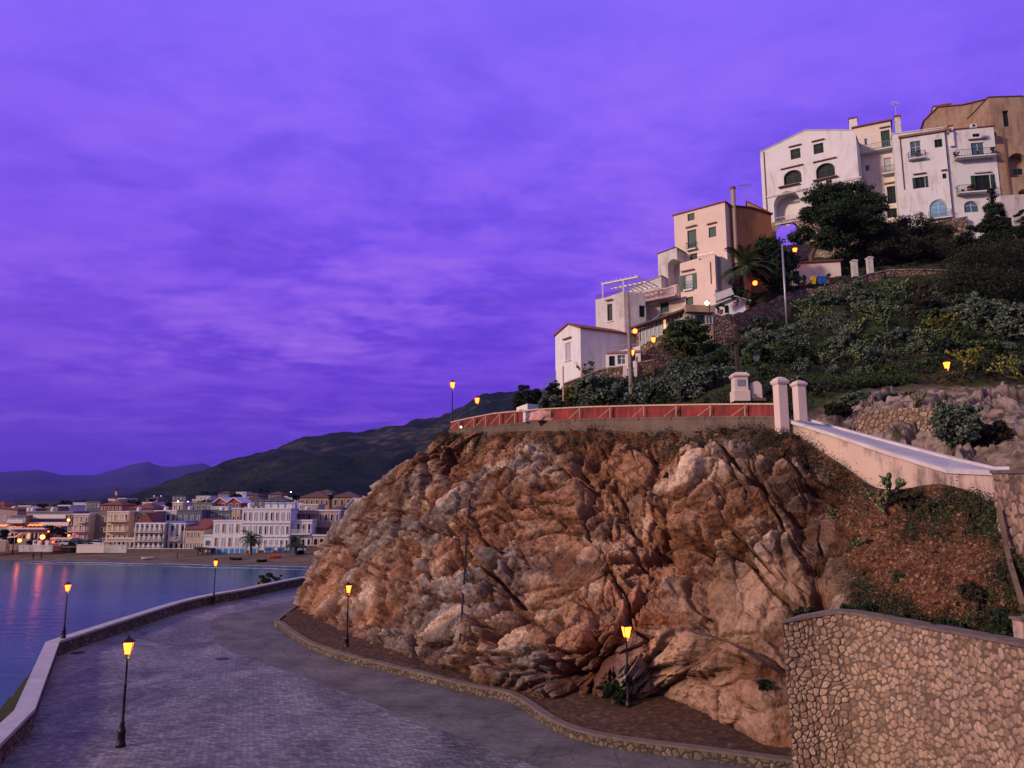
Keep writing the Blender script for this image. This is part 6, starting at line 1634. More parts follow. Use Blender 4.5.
tree('leafy_tree', 'dense leafy tree in front of the restaurant glazing', b, [blob(b, 677, 332, 73.5, 12, 11), blob(b, 690, 328, 74, 11, 10), blob(b, 700, 334, 74, 11, 9), blob(b, 672, 343, 73, 9, 9), blob(b, 686, 343, 73, 12, 8)], 9000, .14, 'shrub_mid', [(0, 0, -1), (0, 0, 1.0), (.1, 0, 1.8)], seed=17, r=.16, clump=.38)
palm('palm_tree', 'large drooping palm against the orange house', hp(748, 300, 86), 4.2, 30, 3.6, 3, None, .34)
G1 = 'shrubs on the hillside'
SH = [ # label, u, v(base), Y, r px, h px, mat, n
 ('rounded blue grey shrub right behind the pole and barrier', 600, 400, 66, 27, 24, 'shrub_grey'),
 ('broad grey green shrub above the middle of the barrier', 655, 398, 62, 30, 20, 'shrub_grey'),
 ('yellow green bush below the garden wall', 577, 402, 70, 13, 17, 'shrub_yellow'),
 ('low grey shrub left of the yellow green bush', 549, 404, 68, 15, 10, 'shrub_grey'),
 ('large grey green shrub left of the monument pedestal', 700, 392, 58, 27, 25, 'shrub_grey'),
 ('grey green shrub below the lower rubble wall', 683, 380, 66, 20, 18, 'shrub_grey'),
 ('bright green bush at the foot of the lower rubble wall', 692, 368, 70, 10, 10, 'shrub_mid'),
 ('dark green bush behind the wooden cross', 725, 368, 68, 17, 20, 'shrub_dark'),
 ('dark mound of bush on the slope right of the cross', 797, 368, 62, 24, 22, 'shrub_dark'),
 ('small grey dome shrub right above the pillars', 796, 383, 50, 12, 10, 'shrub_grey'),
 ('grey green shrub below the slim pole', 775, 350, 72, 24, 24, 'shrub_grey'),
 ('dark bush between slim pole and terrace wall', 760, 372, 66, 18, 26, 'shrub_dark'),
 ('pale grey shrub halfway down the right slope', 985, 322, 62, 24, 22, 'shrub_grey'),
 ('grey bush at the right edge of the slope', 1016, 330, 60, 20, 26, 'shrub_grey'),
 ('dry brown shrub among the boulders at the right', 985, 440, 37, 26, 20, 'shrub_brown'),
 ('grey green shrub spreading over the boulders above the ramp', 955, 432, 36.5, 24, 28, 'shrub_grey'),
 ('dark low bush below the cactus slope', 893, 385, 54, 28, 14, 'shrub_dark'),
 ('grey shrub at the left of the boulders', 858, 405, 46, 18, 17, 'shrub_grey'),
 ('small shrub beside the low terrace wall', 838, 412, 44, 13, 13, 'shrub_dark'),
 ('dark bush on the ridge just above the low terrace wall', 905, 398, 45.5, 18, 10, 'shrub_dark'),
 ('dark climbing bush on the terrace wall under the white bar', 760, 345, 76, 10, 24, 'shrub_dark'),
 ('brown dry bush under the round bush tree', 930, 318, 72, 26, 22, 'shrub_brown'),
 ('grey green shrub under the orchard wall', 872, 310, 78, 22, 22, 'shrub_grey'),
 ('dark bush hanging below the orchard wall', 915, 296, 82, 24, 14, 'shrub_brown'),
 ('small shrub on the terrace right of the white bar', 738, 300, 84, 12, 14, 'shrub_dark'),
 ('grey green bush above the terrace wall by the slim pole', 822, 304, 83, 16, 14, 'shrub_grey'),
 ('low bush hugging the garden wall behind the bare tree', 597, 377, 78, 14, 7, 'shrub_dark'),
 ('dark trailing bush beside the rubble edge wall', 1010, 640, 21.5, 17, 22, 'shrub_dark'),
]
for i, (lb, u, v, Y, r, hgt, mt) in enumerate(SH):
    p = P(u, v, Y); s_ = Y / 740
    if i not in (27,): p.z = max(p.z - .3, min(p.z, hill_z(p.x, p.y)) - .6) if False else p.z - .35
    area = (r * hgt); shrub('shrub', lb, p, r * s_ * 1.05, r * s_ * .8, hgt * s_ * 1.15, int(1500 + area * 11), .0145 * Y ** .62 * .8, mt, G1, 100 + i, 7, clump=.36)
# bushes draping along the foot of the ramp wall and down the red slope
rr_ = random.Random(3); pts_ = []
tries = 0
while len(pts_) < 62 and tries < 4000:
    tries += 1; u, v = rr_.uniform(650, 1020), rr_.uniform(300, 384)
    lo_ = 384 if u < 700 else 384; hi_ = 350 if u < 740 else (325 if u < 800 else 300)
    if v < hi_ or (755 < u < 840 and v < 330) or (u > 900 and v > 372): continue
    if any(abs(u - a) < 13 and abs(v - b) < 7 for a, b in pts_): continue
    pts_.append((u, v))
    # walk along the sight line to the slope
    for Y in np.arange(48, 100, .7):
        p_ = P(u, v, Y)
        if hill_z(p_.x, p_.y) > p_.z: break
    gr_ = rr_.random() < .6; k_ = Y / 740; r_ = rr_.uniform(11, 19); h_ = rr_.uniform(10, 17)
    p_.z = hill_z(p_.x, p_.y) - .15
    shrub('shrub', 'one of the rounded grey green shrubs crowding the slope between the walls and the boulders' if gr_ else 'one of the rounded dark green shrubs crowding the slope between the walls and the boulders', p_, r_ * k_, r_ * k_ * .8, h_ * k_ * 1.2, int(1500 + r_ * h_ * 13), .115, 'shrub_grey' if gr_ else 'shrub_mid', 'grey green slope shrubs' if gr_ else 'dark green slope shrubs', 500 + len(pts_), 7, clump=.34)
G2 = 'bushes on the red soil slope'
SB = [('dark bush under the middle of the ramp wall', 910, 500, 30.3, 22, 13, 'shrub_brown'), ('dark bush at the foot of the ramp wall, right of the large cactus', 944, 512, 28.6, 20, 13, 'shrub_dark'), ('brown bush at the right end of the ramp wall foot', 978, 520, 26.8, 18, 14, 'shrub_brown'),
      ('low dark bush at the left foot of the ramp wall', 862, 506, 33, 14, 10, 'shrub_dark'),
      ('green tuft in the middle of the red slope', 900, 575, 28, 8, 6, 'shrub_mid'), ('dark bush right in the red slope near the edge wall', 975, 592, 24.6, 17, 12, 'shrub_brown'), ('green bush left of the edge wall channel', 992, 562, 25, 9, 10, 'shrub_mid'),
      ('long dark bush above the coping of the round stone wall', 862, 612, 28.3, 24, 12, 'shrub_dark'), ('dark bush lying along the coping, second from the left', 905, 622, 26.2, 24, 14, 'shrub_brown'), ('dark bush behind the coping under the slope', 950, 630, 24.2, 22, 13, 'shrub_dark'), ('small green bush in the corner of cliff and round stone wall', 806, 612, 29.5, 12, 9, 'shrub_dark'),
      ('small shrub growing at the foot of the cliff near the lamp post', 614, 697, 34.8, 12, 17, 'shrub_dark'), ('small dark bush in a hollow low on the cliff near the round stone wall', 765, 682, 30.4, 10, 6, 'shrub_dark'), ('green tuft on the cliff face below the barrier', 668, 432 + 45, 42, 5, 7, 'shrub_dark')]
for i, (lb, u, v, Y, r, hgt, mt) in enumerate(SB):
    p = P(u, v, Y); p.z -= .22; s_ = Y / 740; shrub('bush', lb, p, r * s_, r * s_ * .6, hgt * s_ * 1.1, int(900 + r * hgt * 9), .085, mt, G2, 200 + i, 6, clump=.38)
# prickly pears
G3 = 'prickly pears on the hillside'
PC = [('tall prickly pear growing against the ramp wall', 889, 503, 31.2, 8, 30, 34, .30, 'pad'), ('small prickly pear below the left end of the ramp wall', 843, 527, 33, 11, 16, 22, .24, 'pad'), ('tiny prickly pear low on the red slope', 853, 552, 31, 6, 12, 12, .22, 'pad'), ('prickly pear just below the cactus at the ramp wall', 884, 510, 30.6, 12, 14, 26, .26, 'pad'),
      ('prickly pear mound right under the orchard wall', 850, 305, 79, 26, 26, 220, .30, 'pad'), ('broad prickly pear thicket in the middle of the slope', 880, 335, 70, 34, 36, 420, .30, 'pad'), ('prickly pear thicket right of the dark mound', 838, 345, 69, 24, 28, 260, .29, 'pad'), ('lower prickly pear thicket above the grass', 865, 370, 60, 32, 28, 380, .27, 'pad'),
      ('prickly pear clump left of the yellowish ones', 925, 360, 60, 26, 30, 300, .27, 'pad'), ('yellowish prickly pear at the centre right of the slope', 950, 345, 62, 18, 20, 190, .28, 'pady'), ('large yellowish prickly pear above the boulders', 992, 372, 50, 28, 30, 240, .27, 'pady'), ('yellowish prickly pear at the right edge above the boulders', 1022, 378, 47, 20, 26, 130, .27, 'pady'), ('prickly pear clump below the steps to the gate pillars', 820, 325, 76, 22, 26, 220, .30, 'pad'), ('high prickly pear clump beside the brown bush', 905, 305, 79, 22, 22, 200, .30, 'pad'), ('small prickly pear on the boulders above the terrace wall', 915, 402, 42, 8, 9, 22, .2, 'pady')]
M['pady'] = leafmat('yellowish prickly pear pads', (.06, .075, .018), (.15, .16, .035), (.26, .24, .05), 1.5)
for i, (lb, u, v, Y, r, hgt, n, s_, mt) in enumerate(PC):
    k = Y / 740; p = P(u, v, Y); p.z += .15; pear(lb, p, r * k, hgt * k * 1.1, n, 300 + i, G3, s_ * .62 if Y > 55 else s_ * .55, mt)
# pipe running down the cliff face
qd = Q - np.array([0, 0, HC]); zc_q = cp_ * qd[:, 1] + sp_ * qd[:, 2]; uq = 512 + FPX * qd[:, 0] / zc_q; vq = 384 - FPX * (-sp_ * qd[:, 1] + cp_ * qd[:, 2]) / zc_q
pipe = []
for i in range(26):
    v_ = 490 + i * 6.2; u_ = 472.5 - 9.5 * i / 25; k_ = np.argmin((uq - u_) ** 2 + (vq - v_) ** 2 + (cu < 2.1) * 1e6); pipe.append(Vector(tuple(Q[k_])) + Vector((-.14, -.60, 0)))
pipe = [(pipe[max(i - 1, 0)] + pipe[i] * 2 + pipe[min(i + 1, 25)]) / 4 for i in range(26)]
pipe = [sum((pipe[max(0, min(25, i + d))] for d in (-3, -2, -1, 0, 1, 2, 3)), Vector((0, 0, 0))) / 7 for i in range(26)]
tag(MB().tube(pipe, .055, 7).build('drainpipe', M['iron'], None, True, loc=pipe[-1]), 'thin black pipe running down the left half of the cliff face', 'pipe')
# agaves at the cliff foot
def agave(loc, label, n=22, L=.8, seed=1):
    g = random.Random(seed); m = MB()
    for i in range(n):
        a = 6.283 * i / n * 2.4; el = g.uniform(.5, 1.45); d = Vector((math.cos(a) * math.cos(el), math.sin(a) * math.cos(el), math.sin(el))); sd_ = Vector((-math.sin(a), math.cos(a), 0)); l = L * g.uniform(.7, 1.1)
        up = sd_.cross(d); p0 = d * .05; p1 = d * l * .45 - Vector((0, 0, 0)); p2 = d * l - Vector((0, 0, .12 * l)); w_ = .07 * L / .8
        m.add([p0 - sd_ * w_ * .7, p0 + sd_ * w_ * .7, p1 + sd_ * w_, p1 - up * w_ * .4, p1 - sd_ * w_, p2, p0 - up * w_ * .3], [(0, 6, 3, 4), (6, 1, 2, 3), (4, 3, 5), (3, 2, 5)])
    tag(m.build('agave', M['pad'], None), None); o = list(col.objects)[-1]; o.location = loc; tag(o, label, 'plant', 'agaves at the foot of the cliff')
agave(G(549, 697, .35), 'spiky agave at the foot of the cliff left of the lamp post', 26, 1.0, 1); agave(G(556, 694, .4), 'second agave touching the first at the cliff foot', 20, .8, 2)
agave(G(605, 700, .3), 'small agave under the cliff just left of the lamp post', 16, .7, 3)
# loose ground cover over the slopes (uncountable)
g = np.random.default_rng(77)
def scatter_cover(name, label, region, n_clump, per, size, mat, rad, zoff=.05, mask=None):
    """region: function giving n random (x, y)"""
    x, y = region(n_clump); z = hill_raw(x, y) + zoff
    if mask is not None: k = mask(x, y); x, y, z = x[k], y[k], z[k]
    nC = len(x); ci = g.integers(0, nC, nC * per); o = g.normal(size=(nC * per, 3)) * np.array([.55, .55, .35]); r_ = rad * (.5 + g.random(nC))
    p = np.stack([x, y, z], 1)[ci] + o * r_[ci][:, None] + np.array([0, 0, .25 * rad])
    n = len(p); t1 = g.normal(size=(n, 3)); t1 /= np.linalg.norm(t1, axis=1)[:, None]; t2 = np.cross(t1, g.normal(size=(n, 3))); t2 /= np.linalg.norm(t2, axis=1)[:, None]
    s_ = size * (.6 + .8 * g.random(n))[:, None]; v = np.stack([p - t1 * s_, p + t2 * s_ * .5, p + t1 * s_, p - t2 * s_ * .5], 1).reshape(-1, 3)
    me = np_mesh(name, v, np.arange(4 * n).reshape(-1, 4)); return tag(link(name, me, M[mat]), label, kind='stuff')
def reg(x0, x1, y0, y1):
    return lambda n: (g.uniform(x0, x1, n), g.uniform(y0, y1, n))
def okm(lo=2.5, clear=True):
    def f_(x, y):
        r_ = np.exp(-(((x - 25) / 9) ** 2 + ((y - 41) / 6.5) ** 2)) + np.exp(-(((x - 33) / 9) ** 2 + ((y - 40) / 7) ** 2))
        return (behind(x, y) > lo) & (r_ < .30)
    return f_
scatter_cover('scrub', 'low grey green scrub covering the hillside', reg(2, 62, 42, 86), 1300, 80, .10, 'shrub_dark', .55, mask=okm(3.5))
scatter_cover('scrub', 'dark scrub between the hillside shrubs', reg(2, 75, 44, 100), 1500, 90, .11, 'olive', .6, mask=okm(3.5))
scatter_cover('dry_grass', 'short dry grass and weeds near the cliff top', reg(-4, 60, 30, 66), 900, 60, .06, 'shrub_brown', .45, mask=lambda x, y: okm(.9)(x, y) & ((x < 16) | (behind(x, y) > 7)))
scatter_cover('grass', 'green grass patches above the pillars', reg(20, 34, 49, 60), 500, 120, .06, 'grass', .5, mask=lambda x, y: behind(x, y) > 4) if False else None
M['grassm'] = leafmat('grass blades', (.014, .034, .006), (.034, .070, .013), (.055, .10, .02))
scatter_cover('grass', 'green grass patches above the pillars', reg(20, 28, 50, 57), 230, 120, .06, 'grassm', .45, zoff=.1)
# weeds rooted on the red slope: sampled from the cliff mesh
soil_ok = np.where((cu > 10.2) & (tv > .12) & (tv < .97))[0]
vegw = np.clip(fbm(Pn[soil_ok] * .42, 4, 531) + .22 * (1 - sstep(.52, .66, tv[soil_ok])) + .15 * sstep(.85, 1, tv[soil_ok]), 0, 1) ** 1.3 + .02
pick = g.choice(soil_ok, 1500, p=vegw / vegw.sum()); ctr = Q[pick] + Nn[pick] * .05
top_ok = np.where((cu > 2.1) & (cu < 10.5) & (tv > .88) & (tv < .985))[0]; pick2 = g.choice(top_ok, 420); ctr2 = Q[pick2] + Nn[pick2] * .03
def leaves_at(name, label, ctr, per, rad, size, mat):
    nC = len(ctr); ci = np.repeat(np.arange(nC), per); p = ctr[ci] + g.normal(size=(nC * per, 3)) * rad * (.4 + g.random(nC))[ci][:, None]
    n = len(p); t1 = g.normal(size=(n, 3)); t1 /= np.linalg.norm(t1, axis=1)[:, None]; t2 = np.cross(t1, g.normal(size=(n, 3))); t2 /= np.linalg.norm(t2, axis=1)[:, None]
    s_ = size * (.5 + g.random(n))[:, None]; v = np.stack([p - t1 * s_, p + t2 * s_ * .4, p + t1 * s_, p - t2 * s_ * .4], 1).reshape(-1, 3)
    return tag(link(name, np_mesh(name, v, np.arange(4 * n).reshape(-1, 4)), M[mat]), label, kind='stuff')
leaves_at('weeds', 'dark weeds on the red soil slope', ctr[:1000], 70, .20, .045, 'shrub_brown')
leaves_at('weeds', 'green weeds on the red soil slope', ctr[1000:], 60, .16, .045, 'shrub_mid')
leaves_at('cliff_top_weeds', 'dark weeds along the top edge of the cliff', ctr2, 70, .22, .05, 'shrub_brown')
pick3 = g.choice(soil_ok, 2000); cb_ = Q[pick3]; sb = .03 + .07 * g.random(len(cb_)) ** 3
m_ = np.array([(-1, -.8, -.7), (1, -.7, -.8), (.9, .8, -.6), (-.8, 1, -.7), (-.6, -.7, .6), (.7, -.5, .8), (.5, .7, .5), (-.7, .5, .7)])
vv = (cb_[:, None, :] + (m_[None] * (1 + .5 * g.normal(size=(len(cb_), 8, 3)) * .6)) * sb[:, None, None]).reshape(-1, 3)
fq = np.array([(0, 3, 2, 1), (4, 5, 6, 7), (0, 1, 5, 4), (1, 2, 6, 5), (2, 3, 7, 6), (3, 0, 4, 7)]); ff_ = (np.arange(len(cb_))[:, None, None] * 8 + fq[None]).reshape(-1, 4)
M['pebble'] = plain('pale pebbles', (.22, .125, .08), .9, .5, 6)
tag(link('pebbles', np_mesh('pebbles', vv, ff_), M['pebble']), 'loose stones on the red soil slope', kind='stuff')
# ================================================================ the town across the bay
def bz(u, Y):
    x_ = (u - 512) / 740 * (Y * 1.025 / 1.0); p_ = P(u, 553, Y); return Vector((p_.x, Y, gz1(p_.x, Y) + .03))
def gz1(x, y): return float(gz_(np.array([float(x)]), np.array([float(y)]))[0])
TN = {}
def tmat(c):
    k = 'town %02d %02d %02d' % tuple(int(x * 100) for x in c)
    if k not in TN: TN[k] = plaster(k, c, tuple(x * .4 for x in c), .4, .12, .5)
    return TN[k]
def town(name, label, u0, u1, vt, vb, Y, c, rows=0, cols=0, depth=12, roof=None, roofc='terra', kind='dark', wsz=(.55, .5), top=None, balc=None, cat='house', group=None, wrows=None, arches=False, parapet=False, side=None, wu=None):
    """a building of the town; u0,u1,vt,vb frame its front"""
    f = Fac(u0, u1, vb, Y, None); s = Y / 740 * 1.03
    tp = top or [(u0, vt), (u1, vt)]
    h = House(name, label, f, tp, vb, depth, tmat(c), cat, group, zb=min(f.sz((u0 + u1) / 2, vb)[1] - .2, gz1(f.A.x, Y) + .3))
    zt = f.sz((u0 + u1) / 2, vt)[1]; zb = f.sz((u0 + u1) / 2, vb)[1]; L = f.L
    if roof == 'hip':
        m = MB(); o = .5; rise = min(L * .22, 2.6)
        A = [f.w(-o, zt + .003, o), f.w(L + o, zt + .003, o), f.w(L + o, zt + .003, -depth - o), f.w(-o, zt + .003, -depth - o)]
        q = min(L, depth) * .5; B = [f.w(q, zt + rise, -q), f.w(L - q, zt + rise, -q), f.w(L - q, zt + rise, -depth + q), f.w(q, zt + rise, -depth + q)] if L > 2 * q + .1 else [f.w(L * .48, zt + rise, -depth * .48), f.w(L * .52, zt + rise, -depth * .48), f.w(L * .52, zt + rise, -depth * .52), f.w(L * .48, zt + rise, -depth * .52)]
        m.add(A + B, [(3, 2, 1, 0), (0, 1, 5, 4), (1, 2, 6, 5), (2, 3, 7, 6), (3, 0, 4, 7), (4, 5, 6, 7)]); m.build('roof', M[roofc], h.root)
    elif roof == 'gable': h.roof(M[roofc], .3, .4)
    elif roof == 'shed':
        m = MB(); m.prism([f.w(-.3, zt + .003, .4), f.w(-.3, zt + .25, .4), f.w(-.3, zt + 2.6, -depth), f.w(-.3, zt + .003, -depth)], f.e * (L + .6)); m.build('roof', M[roofc], h.root)
    else:
        m = MB(); f.quad(m, -.15, L + .15, zt + .003, zt + .35, -.3, .18); f.quad(m, -.15, .15, zt + .003, zt + .35, -depth, -.31); f.quad(m, L - .15, L + .15, zt + .003, zt + .35, -depth, -.31)
        m.build('cornice', M['white'] if c[0] > .35 else tmat(c), h.root)
    if rows and cols:
        sh = (zt - zb) / rows
        for r in range(rows):
            if wrows and r not in wrows: continue
            for k in range(cols):
                kc = L * (k + .5) / cols if wu is None else L * wu[k]; zc = zb + sh * (r + .5); ww = L / cols * wsz[0] if wu is None else wsz[0]; wh = sh * wsz[1]
                ww = min(ww, 1.7)
                m = MB(); fw = .12; k0, k1, z0, z1 = kc - ww / 2, kc + ww / 2, zc - wh / 2, zc + wh / 2
                if arches and r == 0:
                    P_ = arch_pts(f, k0, k1, z0, z1, .0); m.prism([f.w(k0 - fw, z0, .001), f.w(k1 + fw, z0, .001), f.w(k1 + fw, z1 + .1, .001), f.w(k0 - fw, z1 + .1, .001)], f.n * .06)
                    wo = m.build('window', M['frame_w'], h.root); MB().prism(arch_pts(f, k0, k1, z0, z1, .064), f.n * .02).build('pane', M['dark'], wo)
                else:
                    f.quad(m, k0 - fw, k1 + fw, z0 - fw, z0, .001, .12); f.quad(m, k0 - fw, k1 + fw, z1, z1 + fw, .001, .12); f.quad(m, k0 - fw, k0, z0 + .001, z1 - .001, .001, .12); f.quad(m, k1, k1 + fw, z0 + .001, z1 - .001, .001, .12)
                    wo = m.build('window', M['frame_w'], h.root)
                    kd = (['dark', 'dark', 'tan', 'wood', 'dark', 'glass'][int(abs(math.sin(r * 12.9 + k * 78.2 + u0) * 437)) % 6] if kind == 'dark' else kind) if not isinstance(kind, (list, tuple)) else kind[(r * 7 + k * 3) % len(kind)]
                    f.quad(MB(), k0 + .002, k1 - .002, z0 + .002, z1 - .002, .001, .05).build('pane', M[{'dark': 'dark', 'green': 'green', 'lit': 'room_glow', 'glass': 'glass', 'wood': 'wood', 'tan': 'curtain'}[kd]], wo)
            if balc and r in balc:
                b0, b1 = balc[r]; zf = zb + sh * (r + .5) - wh / 2 - .1
                b = f.quad(MB(), L * b0, L * b1, zf - .25, zf, .002, 1.4).build('balcony', tmat(tuple(min(1, x * 1.1) for x in c)), h.root)
                m = MB(); f.quad(m, L * b0, L * b1, zf + .002, zf + .95, 1.3, 1.4) if parapet else [m.beam(f.w(L * b0, zf + q, 1.35), f.w(L * b1, zf + q, 1.35), .08) for q in (.35, .65, .98)]
                if not parapet:
                    for i in range(int(L * (b1 - b0) / 1.2) + 1): kk = L * b0 + 1.2 * i; m.beam(f.w(kk, zf, 1.35), f.w(kk, zf + .98, 1.35), .07)
                m.build('railing', M['frame_w'], b)
    h.done(); h.zt = zt; h.zb_ = zb; return h
W_, CR, PK, GY, TN_ = (.62, .61, .63), (.50, .39, .29), (.40, .29, .28), (.13, .13, .155), (.24, .19, .15)
# front row, right to left
t1 = town('seafront_hotel', 'large white three storey hotel behind the tall beach palm', 240, 289, 509.5, 551, 196, W_, 3, 9, 7, wsz=(.30, .55), kind=['tan', 'dark', 'wood', 'tan', 'dark'], balc={2: (.0, 1.0)} if False else {0: (.04, .98)}, cat='hotel', arches=False)
m = MB(); f = t1.f
for i in range(5): k = f.L * (.2 + .15 * i); m.beam(f.w(k, t1.zt + .3, -3), f.w(k, t1.zt + 2.3, -3), .18); m.beam(f.w(k, t1.zt + 2.4, -2.5), f.w(k, t1.zt + 2.4, -8), .15)
m.beam(f.w(f.L * .15, t1.zt + 2.3, -3), f.w(f.L * .85, t1.zt + 2.3, -3), .2); m.build('roof_pergola', M['blue'], t1.root)
[f.quad(MB(), -.1, f.L + .1, t1.zb_ + (t1.zt - t1.zb_) * q_, t1.zb_ + (t1.zt - t1.zb_) * q_ + .3, .001, .3).build('ledge', M['white'], t1.root) for q_ in (.335, .665)]
f.quad(MB(), f.L * .35, f.L * .98, t1.zt + .3, t1.zt + 1.9, -6.8, -4).build('penthouse', M['white'], t1.root)
for i in range(9): k = f.L * (.06 + .11 * i); f.quad(MB(), k - .2, k + .2, t1.zt + .353, t1.zt + .75, -.25, .1).build('roof_pillar', M['white'], t1.root)
t2 = town('hotel_wing', 'lower white two storey hotel wing with parapet, above the blue beach cabins', 212, 239.8, 521.5, 549, 197, W_, 2, 4, 13, wsz=(.36, .62), kind=['wood', 'tan'], cat='hotel')
town('annex', 'small white annex between the cream house and the white hotel wing', 203, 211.8, 536, 550, 198, W_, 1, 1, 9, wsz=(.5, .35))
t3 = town('terrace_house', 'white house with arcaded ground floor and dark pergola terraces right of the hotel', 289.2, 311, 521, 551, 197.5, W_, 2, 4, 5, wsz=(.42, .6), arches=True, balc={1: (.02, .98)}, kind='dark')
t3b = town('arcade_house', 'pinkish house with three dark arches and a covered terrace near the cliff', 312.2, 330, 536, 552, 196, PK, 1, 3, 10, wsz=(.6, .7), arches=True)
town('terrace_block', 'pink block with deep shaded balcony above the arcades', 312.3, 334, 524, 537, 204, PK, 1, 3, 8, wsz=(.5, .6), kind='dark')
town('upper_terrace', 'pinkish upper block with long roof canopy beside the hotel', 289.5, 340, 511, 524, 203.5, PK, 1, 9, 8, wsz=(.4, .5), kind='dark')
for i, (u0, u1, v, Y, lb) in enumerate(((292, 316, 514.5, 202, 'dark roof pergola on the upper pink terrace'), (313, 334, 528, 201, 'brown pergola over the terrace next to the arches'))):
    f = Fac(u0, u1, v, Y, None); z = f.sz(u0, v)[1]; o = empty('pergola', f.w(f.L / 2, z - 2.3), lb, 'pergola', 'pergolas of the seafront'); m = MB()
    for k in (0.03, .5, .97): 
        for d in (0, -3.5): m.beam(f.w(f.L * k, z - 2.4, d), f.w(f.L * k, z, d), .18)
    m.build('posts', M['wood'], o); f.quad(MB(), -.3, f.L + .3, z, z + .18, -4, .5).build('roof', M['brownroof'], o)
t = town('hip_roof_house', 'broad house with dark brown hipped roof close to the cliff', 325, 355, 511, 522, 235, TN_, 1, 4, 14, 'hip', 'brownroof')
town('gable_house', 'white gabled house half hidden behind the cliff edge', 346, 366, 503, 520, 222, W_, 1, 2, 9, 'gable', 'frame_w', top=[(346, 506), (354, 498.5), (366, 505)])
town('green_shutter_block', 'long orange brown apartment block with green shutters, far right of the town', 299, 329, 497.5, 508, 300, (.42, .24, .13), 1, 6, 12, 'hip', 'brownroof', 'green', (.4, .5))
town('green_shutter_block', 'second orange brown block with green shutters behind the hipped house', 332, 358, 497, 508, 292, (.38, .22, .13), 1, 4, 12, 'hip', 'brownroof', 'green', (.4, .5))
town('cream_house', 'cream house with red lean-to roof left of the small annex', 184.5, 203, 529.5, 551, 199, CR, 2, 5, 12, 'shed', 'terra', wsz=(.3, .45))
t4 = town('arcaded_hotel', 'cream beach hotel with three rows of white arched balconies', 134, 163.5, 524, 550.5, 199, CR, 3, 6, 13, wsz=(.55, .62), kind=['dark', 'wood'], balc={0: (.03, .98), 1: (.03, .98), 2: (.03, .98)}, cat='hotel')
t4b = town('arcaded_hotel', 'right wing of the cream beach hotel with larger round windows and blue roof', 163.7, 184.3, 524, 550.5, 200.5, CR, 3, 4, 13, wsz=(.55, .6), kind=['curtain' if False else 'tan', 'dark'], arches=True, balc={1: (.3, .75)}, cat='hotel')
for h_, a, b in ((t4, 0, 1), (t4b, 0, 1)):
    f = h_.f; m = MB()
    for i in range(7 if h_ is t4 else 5): k = f.L * i / (6 if h_ is t4 else 4); f.quad(m, max(.02, k - .25), min(f.L - .02, k + .25), h_.zb_ + .02, h_.zt - .05, .004, .55)
    m.build('pilasters', M['white'], h_.root)
f = t4b.f; f.quad(MB(), 0, f.L, t4b.zt + .36, t4b.zt + .7, -8, .3).build('blue_roof', M['blue'], t4b.root)
f = t4.f; m = MB(); zt = t4.zt + .36; m.prism([f.w(0, zt, -.1), f.w(f.L * .55, zt, -.1), f.w(f.L * .3, zt + 2.6, -.1)], f.inn * 7); m.build('red_gable_roof', M['terra'], t4.root)
town('white_upper_house', 'white square house behind the cream beach hotel', 154, 176, 511.5, 523, 214, W_, 1, 4, 10, wsz=(.5, .5))
town('rooftop_house', 'small cream rooftop tower over the grey building', 172, 182, 503, 512, 222, CR, 1, 2, 7, wsz=(.3, .5))
town('grey_building', 'blank blue grey building in the middle of the town', 176.5, 201, 511, 526, 212, GY, 1, 4, 12, wsz=(.28, .35), kind='glass')
town('grey_building', 'blue grey building with recessed loggia right of the blank one', 201.2, 231, 511.5, 524, 216, GY, 1, 4, 12, wsz=(.35, .45), kind='glass')
town('long_grey_house', 'long dull house roof edge above the grey buildings', 182.5, 212, 503.5, 511, 235, (.22, .20, .20), 1, 5, 10, wsz=(.3, .4))
town('white_terrace_roof', 'white flat roofed block under the twin gables', 211, 228, 507.5, 512, 226, W_, 0, 0, 8)
for a, b, lb in ((213.5, 226.5, 'left of the two red houses with white gables'), (227, 240.5, 'right of the two red houses with white gables')):
    town('red_gable_house', lb, a, b, 502, 510, 238, (.32, .075, .045), 1, 2, 10, 'gable', 'frame_w', top=[(a, 502.5), ((a + b) / 2, 498), (b, 502.5)], wsz=(.4, .6), kind='glass')
town('orange_house', 'small orange house squeezed between the grey building and the hotel', 231.3, 240.2, 509, 521, 216, (.55, .30, .14), 2, 2, 9, wsz=(.4, .5))
town('brown_house', 'drab brown grey four window house left of the cream beach hotel', 127.2, 154, 512.5, 533, 208, TN_, 2, 4, 12, wsz=(.3, .35))
town('red_roof_house', 'wide house with red hipped roof behind the drab brown house', 128, 153, 508.5, 514, 228, TN_, 0, 0, 11, 'hip')
t5 = town('balcony_house', 'tall yellow cream house with three continuous balconies', 105, 127, 512.5, 543, 205, (.64, .46, .26), 3, 4, 11, wsz=(.35, .55), balc={0: (0, 1), 1: (0, 1), 2: (0, 1)})
town('beach_restaurant', 'low beach restaurant with pale canopy between the balcony house and the hotel', 108, 134, 539, 550.5, 201, CR, 1, 6, 7, wsz=(.6, .5), cat='restaurant')
town('grey_side_house', 'tall windowless grey brown house between the two balcony houses', 87.5, 105, 513, 545, 207, TN_, 3, 2, 11, wsz=(.2, .3))
t6 = town('balcony_house', 'pale cream house with white balconies left of the grey brown house', 71.5, 87.3, 515, 541, 204, CR, 3, 3, 10, wsz=(.35, .55), balc={1: (-.12, 1), 0: (-.1, 1), 2: (.3, .9)})
